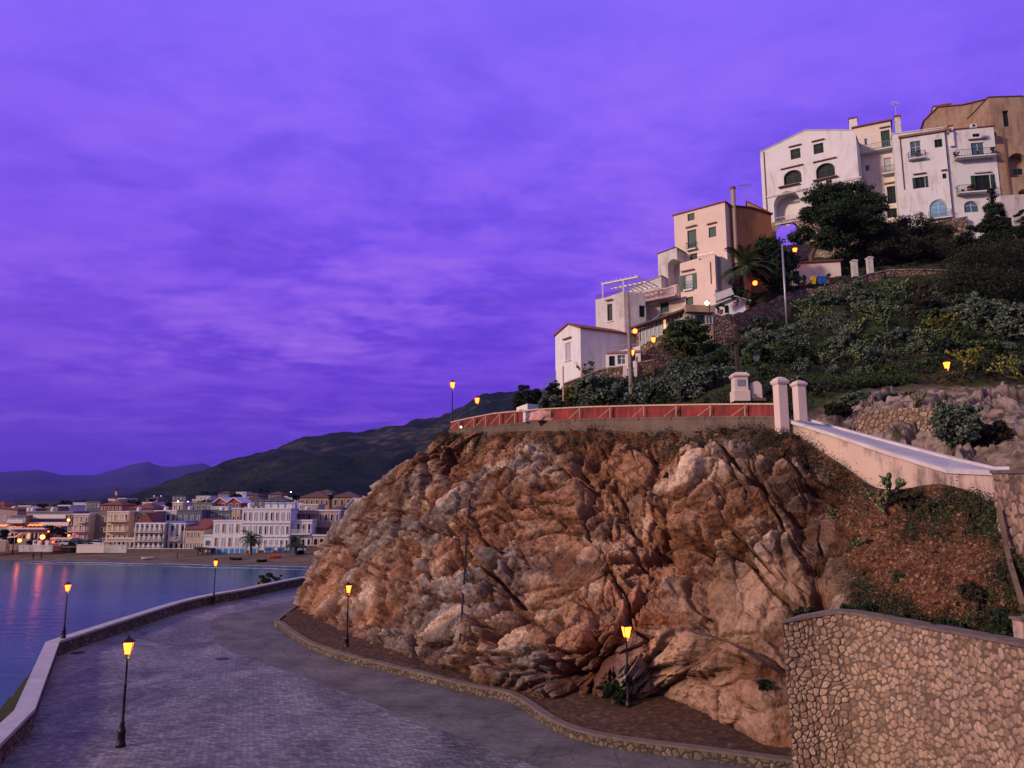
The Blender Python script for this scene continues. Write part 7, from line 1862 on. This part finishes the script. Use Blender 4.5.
t7 = town('terraced_hotel', 'wide dark terraced hotel with pale balcony bands, glowing lower floor', 24, 70.5, 512.5, 542, 214, (.24, .20, .20), 4, 12, 13, wsz=(.5, .42), kind=['dark', 'tan', 'dark', 'dark'], balc={2: (.0, .98), 1: (0, .98), 3: (.2, .9)}, parapet=True, cat='hotel')
town('terraced_wing', 'left wing of the terraced hotel with brownish balconies', 8, 24, 516.5, 541, 211, TN_, 3, 4, 10, wsz=(.5, .45), kind=['dark', 'tan'], balc={2: (0, 1), 1: (0, 1)}, parapet=True, cat='hotel')
town('red_roof_house', 'pale house with red roof at the left edge of the town', -16, 14.5, 511, 540, 222, PK, 2, 4, 14, 'gable', 'terra', top=[(-16, 514), (-4, 508), (14.5, 510)], wsz=(.2, .3))
cf = town('cafe', 'long low seafront cafe with pale awning roof and warm string lights', 10, 46, 531, 541, 203, (.30, .24, .20), 1, 9, 8, wsz=(.7, .6), kind=['dark', 'glass', 'lit', 'dark', 'dark'], cat='cafe')
f = cf.f; f.quad(MB(), -.3, f.L + .3, cf.zt + .5, cf.zt + .7, -6, 1.6).build('canopy', M['frame_w'], cf.root)
town('beach_bar', 'low lit beach bar with flat roof left of the parked cars', 50, 71, 539, 544.5, 200, (.40, .28, .2), 1, 5, 6, wsz=(.7, .5), kind=['dark', 'lit', 'dark'], cat='bar')
f = Fac(15, 29, 536, 200, None); z0 = f.sz(20, 536)[1]; aw = empty('awning', f.w(f.L / 2, z0 - 2.4), 'pale blue sagging awning in front of the seafront cafe', 'awning')
m = MB(); m.prism([f.w(0, z0 - .4, 0), f.w(f.L * .5, z0 - .2, 0), f.w(f.L, z0 + .9, 0), f.w(f.L, z0 + 1.1, 0), f.w(f.L * .5, z0 + .1, 0), f.w(0, z0 - .1, 0)], f.n * 3); m.build('canvas', M['frame_w'], aw)
m = MB(); [m.beam(f.w(f.L * a, z0 - 2.6, 2.8), f.w(f.L * a, z0 - .2, 2.8), .1) for a in (.02, .5, .98)]; m.build('posts', M['galv'], aw)
# strings of warm bulbs
for i, (u0, u1, v, Y, n, lb) in enumerate(((27, 43, 524.2, 212.2, 12, 'string of warm bulbs on the terraced hotel balcony'), (-6, 7.5, 524.5, 211, 10, 'string of warm bulbs at the left edge of the town'), (49, 61, 525.5, 212, 5, 'row of orange lights under the right balconies of the terraced hotel'), (9, 23, 526, 209.5, 7, 'row of dim orange lights on the left hotel wing'))):
    a, b = P(u0, v, Y), P(u1, v, Y); o = empty('string_lights', a, lb, 'string lights', 'strings of lights on the seafront'); m = MB(); m.beam(a, b, .05); m.build('cable', M['iron'], o)
    m = MB()
    for k in range(n): c = a.lerp(b, (k + .5) / n) + Vector((0, -.1, -.25 - .1 * math.sin(k * 2))); r_ = .13 if i > 1 else .2; m.lathe([(r_ * .5, -r_), (r_, 0), (r_ * .5, r_)], c, 6)
    m.build('bulbs', M['string_glow'], o)
# houses higher up behind
g2 = random.Random(5)
back = [(18, 30, 506.5, 512, 270, W_, None, 'white flat roofed house far behind the left hotel'), (31, 38, 508, 512, 262, PK, None, 'small pink rooftop house behind the terraced hotel'), (73, 86, 503.5, 509, 290, W_, None, 'long white building high behind the pale balcony house'),
        (86, 100, 502, 509, 285, GY, None, 'grey flat block beside the long white building'), (100, 122, 505, 511.5, 262, (.34, .10, .07), 'hip', 'red house with hipped roof behind the yellow balcony house'), (108, 118, 499.5, 505, 300, W_, None, 'white cluster house at the foot of the radio mast'),
        (118, 126, 499, 505, 305, PK, None, 'pale house right of the radio mast'), (142, 152, 503, 509, 262, W_, None, 'white house above the drab brown house'), (146, 158, 499, 503, 330, TN_, 'hip', 'brown house on the slope left of the town centre'),
        (158, 168, 506.5, 511.5, 240, PK, None, 'pink house just behind the white square house'), (192, 206, 500, 504, 310, CR, None, 'cream house on the slope above the long dull roof'), (196, 210, 496.5, 500.5, 360, W_, None, 'pale house highest on the slope left of the twin gables'),
        (218, 229, 493.5, 497.5, 350, TN_, 'hip', 'brown roofed house above the twin gables'), (241, 262, 500.5, 507, 270, (.22, .12, .09), 'hip', 'dark red roofed house directly behind the large hotel, left'), (262, 286, 501, 507.5, 262, (.20, .12, .10), 'hip', 'dark brown roofed house directly behind the large hotel, right'),
        (246, 258, 495.5, 500, 330, TN_, 'hip', 'small brown house up the slope behind the hotel'), (268, 282, 494.5, 498.5, 345, (.26, .14, .10), 'hip', 'reddish house high on the slope above the hotel'), (284, 298, 497, 503, 300, W_, None, 'white house up the slope between the hotel and the green shuttered block'),
        (288, 302, 504, 510, 250, W_, None, 'white flat house right behind the hotel corner'), (303, 318, 505, 511, 246, CR, None, 'cream flat house above the pink terraces'), (172, 186, 496.5, 500.5, 340, GY, None, 'grey house alone high on the slope'), (318, 332, 492.5, 497, 350, TN_, 'hip', 'brown roofed house highest at the right of the town'),
        (46, 58, 507.5, 512.5, 250, TN_, None, 'brown flat house peeking over the terraced hotel'), (58, 70, 506, 512, 255, W_, None, 'white rooftop block peeking over the right end of the terraced hotel'), (-14, 4, 505.5, 511, 290, PK, 'hip', 'pink house with tiled roof behind the left edge house'), (236, 246, 492.5, 495.5, 390, W_, None, 'tiny white house at the top edge of the town')]
for (a, b, vt, vb, Y, c, rf, lb) in back:
    town('town_house', lb, a, b, vt, vb, Y, c, 1, max(2, int((b - a) / 3.5)), 9, rf, 'terra' if c[0] > .3 and rf else 'brownroof', wsz=(.3, .45), group='houses climbing the slope behind the seafront')
rs_ = random.Random(12)
for i in range(46):
    u = rs_.uniform(120, 345); Y = rs_.uniform(300, 440); x = P(u, 500, Y).x; z = gz1(x, Y); w_ = rs_.uniform(2.5, 6); s_ = Y / 740
    o = empty('hill_house', (x, Y, z - .5), 'one of the tiny dim houses dotted over the slope behind the town', 'house', 'tiny houses dotted over the slope'); c_ = rs_.choice([W_, CR, PK, TN_, GY, TN_]); hgt = rs_.uniform(2.2, 3.8); ln_ = w_ * s_ * 1.0
    MB().box((0, 0, hgt / 2 + .2), (ln_, 6, hgt + .6)).build('wall', tmat(c_), None).parent = o
    hh = hgt + .5; m = MB(); m.prism([Vector((-ln_ / 2 - .3, -3.3, hh)), Vector((ln_ / 2 + .3, -3.3, hh)), Vector((ln_ / 2 + .3, 0, hh + 1.1)), Vector((-ln_ / 2 - .3, 0, hh + 1.1))], Vector((0, .001, .12))); m.prism([Vector((-ln_ / 2 - .3, 3.3, hh)), Vector((ln_ / 2 + .3, 3.3, hh)), Vector((ln_ / 2 + .3, .01, hh + 1.1)), Vector((-ln_ / 2 - .3, .01, hh + 1.1))], Vector((0, .001, .12)))
    m.build('roof', M[rs_.choice(['brownroof', 'terra', 'brownroof'])], None).parent = o
# rooftop bits: water tanks and chimneys
for i, (u, v, Y) in enumerate(((14, 509.5, 222), (29, 511, 214), (33, 511, 214), (53, 511, 214), (139, 511, 208), (166, 510.5, 214), (190, 510, 212), (222, 510.5, 216), (250, 507, 196), (307, 510.5, 212))):
    p = P(u, v + 1.6, Y + 2); o = MB().lathe([(.6, 0), (.65, .1), (.65, 1.2), (.5, 1.4), (.15, 1.5)], (0, 0, 0), 10).build('water_tank', M['frame_w'], None); o.location = p
    tag(o, ['white water tank on the roof of the left edge house', 'first water tank at the left of the terraced hotel roof', 'second water tank near the left of the terraced hotel roof', 'water tank at the right of the terraced hotel roof', 'water tank on the drab brown house', 'water tank on the white square house', 'water tank on the blank grey building', 'water tank on the grey loggia building', 'water tank on the roof of the large white hotel', 'water tank on the upper pink block'][i], 'water tank', 'rooftop water tanks')
# radio mast
p = P(115.5, 503, 300); zt = P(115.5, 487.5, 300).z - p.z; o = empty('radio_mast', p, 'red and white lattice radio mast above the town', 'mast')
for j in range(4):
    m = MB(); z0_, z1_ = zt * j / 4, zt * (j + 1) / 4; w0, w1 = .62 * (1 - j / 5), .62 * (1 - (j + 1) / 5)
    for k in range(4):
        a = math.pi / 4 + k * math.pi / 2; b = a + math.pi / 2; A, B = Vector((math.cos(a), math.sin(a), 0)), Vector((math.cos(b), math.sin(b), 0)); Z0, Z1 = Vector((0, 0, z0_)), Vector((0, 0, z1_))
        m.beam(A * w0 + Z0, A * w1 + Z1, .14); m.beam(A * w0 + Z0, B * w1 + Z1, .08); m.beam(B * w0 + Z0, A * w1 + Z1, .08)
    m.build('mast_section', [M['frame_w'], M['redmesh']][j % 2], None).parent = o
for z_ in (.80, .93):
    m = MB()
    for k in range(3): a = k * 2.1 + z_ * 9; m.lathe([(.22, -.25), (.22, .25)], Vector((math.cos(a) * .75, math.sin(a) * .75, zt * z_)), 8); m.beam((0, 0, zt * z_), (math.cos(a) * .75, math.sin(a) * .75, zt * z_), .08)
    m.build('antenna_drums', M['redmesh'], None).parent = o
# blue beach cabins below the hotel: each cabin is a thing
cab0 = empty('beach_cabin', (0, 0, 0), 'x', 'beach cabin', 'blue doored beach cabins under the hotel')
s = 193 / 740 * 1.03
MB().box((0, 0, .95), (1.60, 1.6, 1.9)).build('walls', M['white'], None).parent = cab0
d_ = MB().box((0, -.83, .92), (1.12, .05, 1.55)).build('door', M['bluedoor'], None); d_.parent = cab0
MB().box((.42, -.87, .9), (.06, .04, .16)).build('handle', M['galv'], None).parent = d_
MB().box((0, 0, 1.97), (1.68, 1.8, .12)).build('roof', M['white'], None).parent = cab0
cabs = [(214.5, 1), (220.5, 1), (226.5, 1), (232.5, 1), (237.8, .8), (243, 1), (254, 1.3), (269, 1.3), (281, .9), (293, .7)]
names_ = ['first blue cabin from the left, under the hotel wing', 'second blue cabin from the left', 'third blue cabin from the left', 'fourth blue cabin from the left', 'narrow fifth blue cabin under the wing corner', 'sixth blue cabin just left of the tall palm', 'wide blue cabin just right of the tall palm', 'wide blue cabin behind the red boat', 'blue cabin right of the red boat', 'last small blue cabin before the right palm']
for i, (u, sc2) in enumerate(cabs):
    p = P(u, 555.2, 192.5); c = cab0 if i == 0 else copy_thing(cab0, p, 0, 1); c.location = p; c.scale = (sc2, 1, 1); c['label'] = names_[i]
m = MB(); a, b = P(209, 550.5, 194), P(302, 550.5, 194); m.beam(a, b, 3.0, .25)
for i in range(12): q = a.lerp(b, (i + .3) / 12); m.beam(q, q - Vector((0, 0, 1.7)), .3)
tag(m.build('promenade_deck', M['white'], None, loc=a), 'long pale deck running above the blue beach cabins', 'deck')
tag(MB().beam(P(205, 553.6, 194.9), P(306, 553.6, 194.9), .3, 2.6).build('sea_wall', M['white_worn'], None, loc=P(205, 553, 194.9)), 'long pale retaining wall behind the blue cabins', 'wall')
for i, (u0, u1, v0, v1, mt, lb) in enumerate(((19.5, 53, 545.8, 551.5, 'white_worn', 'pale beach wall at the left in front of the cafe'), (77, 104.5, 545, 552.5, 'cream', 'cream beach wall below the grey brown house'), (105, 127, 545.5, 552.5, 'white_worn', 'white beach wall in front of the yellow balcony house'), (127.5, 205, 549, 553, 'concrete', 'low brown beach wall in front of the cream hotel'), (303, 330, 546, 560, 'concrete', 'brown retaining wall between the right palm and the cliff'), (-30, 6, 541, 551, 'tan', 'brown beach wall at the far left edge'))):
    Y = 196; a, b = P(u0, (v0 + v1) / 2, Y), P(u1, (v0 + v1) / 2, Y); hh_ = (v1 - v0) * Y / 740 * 1.03; m = MB(); m.beam(a, b, .5, hh_); rt = empty('beach_wall', a, lb, 'wall', 'walls along the beach'); m.build('wall', M[mt], rt)
    tz_ = Vector((0, 0, hh_ / 2 + .06)); MB().beam(a + tz_, b + tz_, .7, .12).build('coping', M['frame_w'], rt)
# low boxes / kiosks on the promenade by the cafe
for i, (u, lb) in enumerate(((35, 'white kiosk box left of the pair by the cafe'), (39, 'white kiosk box right of the pair by the cafe'), (47.5, 'separate white kiosk box near the beach bar'))):
    p = P(u, 546, 198); o = empty('kiosk_box', p, lb, 'kiosk', 'small white kiosk boxes'); MB().box((0, 0, .5), (.85, .8, 1.9)).build('box', M['frame_w'], None).parent = o; MB().box((0, 0, 1.5), (1.0, 1.0, .1)).build('lid', M['galv'], None).parent = o
# cars parked behind the beach wall
def car(loc, label, c, rz=0):
    mt = plain('car paint ' + label[:12], c, .3, .05, 1, spec=.6); o = empty('parked_car', loc, label, 'car', 'cars parked behind the beach wall', rz)
    m = MB(); m.prism([Vector((-2.0, -.85, .35)), Vector((2.0, -.85, .35)), Vector((2.05, -.85, .75)), Vector((1.1, -.85, .92)), Vector((-1.7, -.85, .95)), Vector((-2.05, -.85, .8))], Vector((0, 1.7, 0))); m.build('body', mt, None).parent = o
    m = MB(); m.prism([Vector((-1.55, -.74, .955)), Vector((1.0, -.74, .925)), Vector((.45, -.70, 1.42)), Vector((-1.1, -.70, 1.45))], Vector((0, 1.44, 0))); m.build('windows', M['dark'], None).parent = o
    m = MB(); m.prism([Vector((-1.08, -.70, 1.455)), Vector((.44, -.70, 1.425)), Vector((.40, -.66, 1.49)), Vector((-1.0, -.66, 1.51))], Vector((0, 1.38, 0))); m.build('roof', mt, None).parent = o
    for x in (-1.25, 1.25):
        for y in (-.86, .66): MB().tube([(x, y, .32), (x, y + .2, .32)], .32, 12).build('wheel', M['iron'], None).parent = o
for i, (u, c, lb) in enumerate(((69, (.45, .46, .48), 'silver car parked left in the row behind the beach wall'), (77.5, (.05, .08, .15), 'dark blue car parked second behind the beach wall'), (87, (.10, .10, .11), 'black car parked third behind the beach wall'), (97.5, (.55, .56, .6), 'pale car parked nearest the yellow balcony house'))):
    p = P(u, 544.8, 199); p.z = P(u, 545.8, 199).z; car(p, lb, c)
m = MB(); tag(MB().beam(P(60, 546.3, 200), P(105, 546.3, 200), 6, .3).build('parking_deck', M['concrete'], None, loc=P(60, 546, 200)), 'raised concrete strip the cars are parked on', 'deck')
# beach hut, boats, sunshades
o = empty('beach_shelter', P(206, 552, 190.5), 'long black roofed beach shelter on posts in front of the cream house', 'shelter')
m = MB(); a, b = P(196.5, 547.8, 190.5), P(213, 549, 190.5); m.beam(a, b, 3.2, .35); m.beam(P(197, 547, 190.5), P(201, 552, 190.5), .5, .3); m.build('roof', M['iron'], o)
for q in (.1, .4, .7, .97): c = a.lerp(b, q); MB().beam(c, c - Vector((0, 0, 2.2)), .2).build('post', M['iron'], o)
def boat(loc, label, mt, L=3.2, rz=0, grp='boats on the beach'):
    o = empty('rowing_boat', loc, label, 'boat', grp, rz); n = 9; vs = []; 
    for i in range(n):
        q = i / (n - 1); x = -L / 2 + L * q; w_ = .62 * math.sin(math.pi * (.12 + .80 * q)) ** .6; sh_ = .12 * (2 * q - 1) ** 2
        for (yy, zz) in ((-w_, .55 + sh_), (-w_ * .7, .15), (0, .0 + sh_), (w_ * .7, .15), (w_, .55 + sh_)): vs.append((x, yy, zz))
    fs = [(i * 5 + j, i * 5 + j + 1, i * 5 + j + 6, i * 5 + j + 5) for i in range(n - 1) for j in range(4)] + [(0, 1, 2, 3, 4)[::-1], tuple((n - 1) * 5 + j for j in range(5))]
    MB().add(vs, fs).build('hull', mt, None).parent = o
    m = MB(); [m.box((x, 0, .42), (.25, 1.0, .05)) for x in (-.7, .4)]; m.build('thwart', M['wood'], None).parent = o
M['redpaint'] = plain('red boat paint', (.55, .03, .015), .4, .1)
boat(bz(275, 184), 'red rowing boat lying on the beach below the hotel', M['redpaint'], 2.9)
boat(bz(148, 187), 'pale upturned boat on the sand in front of the cream hotel', M['frame_w'], 2.8, .2); boat(bz(236, 183), 'dark boat on the sand between shelter and palm', M['iron'], 3.0, -.2); boat(bz(262, 180), 'small dark dinghy right of the tall palm', M['iron'], 2.4, .4)
# people strolling
def person(loc, label, h=1.72, rz=0, step=.28, coat=(.02, .02, .025), trousers=(.03, .03, .05)):
    k = h / 1.72
    V = [(0, 0, .92), (0, .0, 1.15), (0, .01, 1.38), (0, 0, 1.47), (0, .0, 1.60), (0, .0, 1.68),
         (.09, 0, .90), (.10, -step * .5, .50), (.10, -step * .3, .09), (.10, -step * .3 - .14, .03), (-.09, 0, .90), (-.10, step * .25, .50), (-.10, step * .9, .12), (-.10, step * .9 - .13, .05),
         (.19, 0, 1.38), (.23, .06, 1.12), (.22, -.02, .90), (.22, -.04, .82), (-.19, 0, 1.38), (-.23, -.06, 1.12), (-.22, -.12, .92), (-.22, -.14, .84)]
    E = [(0, 1), (1, 2), (2, 3), (3, 4), (4, 5), (0, 6), (6, 7), (7, 8), (8, 9), (0, 10), (10, 11), (11, 12), (12, 13), (2, 14), (14, 15), (15, 16), (16, 17), (2, 18), (18, 19), (19, 20), (20, 21)]
    Rr = [.14, .13, .15, .055, .095, .08, .09, .062, .045, .04, .09, .062, .045, .04, .06, .045, .035, .03, .06, .045, .035, .03]
    me = bpy.data.meshes.new('body'); me.from_pydata([Vector(v) * k for v in V], E, []); ob = bpy.data.objects.new('tmp', me); col.objects.link(ob)
    sk = ob.modifiers.new('s', 'SKIN'); 
    for i, r_ in enumerate(Rr): me.skin_vertices[0].data[i].radius = (r_ * k, r_ * k * .8)
    me.skin_vertices[0].data[0].use_root = True
    ob.modifiers.new('d', 'SUBSURF').levels = 1; bpy.context.view_layer.update()
    nm = bpy.data.meshes.new_from_object(ob.evaluated_get(bpy.context.evaluated_depsgraph_get())); bpy.data.objects.remove(ob)
    mt = bpy.data.materials.get('dark clothes') or plain('dark clothes', coat, .8, .2); nm.materials.clear()
    o = link('person', nm, mt, None, loc, True); o.rotation_euler.z = rz; tag(o, label, 'person', None)
    hm = MB(); hm.lathe([(.05, -.09), (.095, -.04), (.105, .02), (.08, .08), (.03, .11)], Vector((0, .012, 1.645)) * k, 10); hm.build('hair', M['iron'], None, True).parent = o
person(bz(33.5, 190), 'dark clothed person strolling on the sand, left of two', rz=1.2); person(bz(41.5, 190.5), 'dark clothed person strolling on the sand, right of two', rz=1.4, step=.2)
person(bz(177.5, 186), 'person walking on the sand in front of the cream hotel', rz=-1.2)
# seafront street lights
for i, (u, v, Y, r_, lb) in enumerate(((19.5, 540.5, 197, .42, 'very bright orange street lamp at the left of the beach front'), (42.5, 537, 198, .55, 'brightest orange street lamp in front of the cafe'), (68.5, 520, 209, .32, 'orange lamp on the wall between terraced hotel and balcony house'), (68.8, 535.5, 202, .28, 'orange lamp above the beach bar'), (9.5, 533.5, 202, .18, 'small orange lamp at the far left'), (48.5, 531.5, 201, .2, 'small orange lamp at the right end of the cafe'), (52.5, 542, 199, .16, 'low warm lamp on the beach bar'), (272, 558.8, 186, .2, 'small orange lamp standing on the sand below the hotel'))):
    globe(u, v, Y, lb, 'town_glow' if i < 3 else 'lamp_glow', r_, (.12, .1, max(.6, P(u, v, Y).z - gz1(P(u, v, Y).x, Y) + .2) if i != 2 else .5))
# distant small lights on the slope
for i, (u, v, Y, lb) in enumerate(((154, 496, 420, 'tiny bluish light on the slope at the left'), (161, 496, 410, 'tiny bluish light right of the first one'), (178, 501.5, 330, 'tiny white light above the cream tower'), (188, 502, 330, 'tiny white light over the grey building'), (275, 493.5, 380, 'tiny white light high behind the hotel'), (291, 492, 390, 'tiny white light beside the highest houses'))):
    globe(u, v, Y, lb, 'white_glow' if i > 1 else 'blue_glow', .28, (.1, .1, 2.5))
# trees of the town
palm('palm_tree', 'tall beach palm in front of the large white hotel', P(250.5, 555.5, 188.5), P(250, 538, 188.5).z - P(250.5, 555.5, 188.5).z, 30, 3.3, 21, 'palms on the beach', .30, 1.1)
palm('palm_tree', 'shorter beach palm at the right end of the blue cabins', P(295.5, 557, 187), P(296, 543.5, 187).z - P(295.5, 557, 187).z, 28, 3.2, 22, 'palms on the beach', .36, 1.1)
TT = [('dark trees in front of the terraced hotel', 52, 537, 204, 7, 11), ('second dark tree right of it by the balcony house', 62, 538, 204, 7, 9), ('dark tree clump at the left edge of the beach front', 3, 544, 199, 8, 14), ('low dark tree behind the left beach wall', 13, 548, 198, 6, 12), ('dark bush under the brightest lamp', 33, 545, 198.5, 7, 5),
      ('dark tree beside the cafe corner', 46, 541, 200, 4, 6), ('dark tree line behind the terraced hotel', 44, 510, 260, 12, 6), ('dark tree behind the long white building', 66, 508, 300, 12, 7), ('dark tree above the white square house', 170, 508, 226, 5, 5), ('dark tree on the slope left of the grey buildings', 152, 505, 280, 8, 6), ('dark round tree at the corner of the right houses', 345, 512, 215, 5, 4), ('dark shrub at the foot of the right palm', 300, 556, 188, 4, 5),
      ('dark tree between the grey house and the twin gables', 205, 505, 250, 7, 5), ('dark tree behind the hotel roof', 236, 500, 290, 7, 6), ('dark tree on the slope right of the hotel roof', 294, 501, 290, 7, 6), ('dark tree beside the green shuttered blocks', 330, 503, 262, 4, 8), ('dark cypress group above the reddish house', 262, 494, 380, 9, 6), ('dark tree on the slope above the yellow balcony house', 132, 506, 300, 9, 6), ('dark tree far left behind the edge house', -6, 512, 260, 9, 6), ('dark tree on the upper slope in the middle', 208, 496, 400, 10, 5)]
for i, (lb, u, v, Y, r, hgt) in enumerate(TT):
    b = P(u, v, Y); s = Y / 740; tree('tree', lb, b, [(-r * s * .35, 0, hgt * s * .6, r * s * .6, r * s * .5, hgt * s * .38), (r * s * .4, 0, hgt * s * .55, r * s * .55, r * s * .5, hgt * s * .4), (0, 0, hgt * s * .75, r * s * .5, r * s * .5, hgt * s * .3)], 900, .30, 'shrub_dark', [(0, 0, -1.5), (0, 0, hgt * s * .4)], 'trees between the town houses', 400 + i, r=.2, clump=.5, limbs_n=4)
# belt of undefined greenery on the slope behind the town
g = np.random.default_rng(9); nC = 1500; x = g.uniform(-330, 60, nC); y = g.uniform(262, 470, nC); z = gz_(x, y); ci = np.repeat(np.arange(nC), 26)
p_ = np.stack([x, y, z + .8], 1)[ci] + g.normal(size=(len(ci), 3)) * np.array([1.8, 1.8, .9]); t1 = g.normal(size=p_.shape); t1 /= np.linalg.norm(t1, axis=1)[:, None]; t2 = np.cross(t1, g.normal(size=p_.shape)); t2 /= np.linalg.norm(t2, axis=1)[:, None]
vv = np.stack([p_ - t1 * .5, p_ + t2 * .35, p_ + t1 * .5, p_ - t2 * .35], 1).reshape(-1, 3); tag(link('wood', np_mesh('wood', vv, np.arange(len(vv)).reshape(-1, 4)), M['shrub_dark']), 'dark belt of trees and gardens behind the town', kind='stuff')
# rock with weed showing over the sea wall
p = P(270, 587, 92); shrub('shrub', 'dark bush on a rock just beyond the sea wall', Vector((p.x, 92, -.6)), 1.7, 1.2, 1.6, 1500, .12, 'shrub_dark', None, 77, 5)
gg = np.stack(np.meshgrid(np.linspace(0, 2 * np.pi, 40), np.linspace(-.6, np.pi / 2, 20)), -1).reshape(-1, 2); sp = np.stack([np.cos(gg[:, 0]) * np.cos(gg[:, 1]), np.sin(gg[:, 0]) * np.cos(gg[:, 1]), np.sin(gg[:, 1])], 1)
sp = sp * (1 + facets(sp * 1.6, 5)[0] * .5)[:, None] * np.array([2.8, 1.8, 4.6]); tag(link('sea_rock', np_mesh('sea_rock', sp, grid_faces(20, 40)), M['rock'], None, Vector((p.x, 92.5, -5))), 'dark rock rising behind the sea wall', kind='structure')

# ================================================================ evening haze
hz = MB().box2((-11500, -5500, -40), (11500, 14500, 900)).build('haze', None); tag(hz, 'thin violet evening haze over the bay', kind='stuff')
hm = bpy.data.materials.new('haze'); hm.use_nodes = True; nt = hm.node_tree; nt.nodes.clear(); o_ = nt.nodes.new('ShaderNodeOutputMaterial'); pv = nt.nodes.new('ShaderNodeVolumePrincipled')
pv.inputs['Density'].default_value = HAZE; pv.inputs['Color'].default_value = (.20, .17, 1.0, 1); pv.inputs['Anisotropy'].default_value = 0.0; nt.links.new(pv.outputs[0], o_.inputs['Volume']); hz.data.materials.append(hm)
hm.cycles.homogeneous_volume = True if hasattr(hm.cycles, 'homogeneous_volume') else None
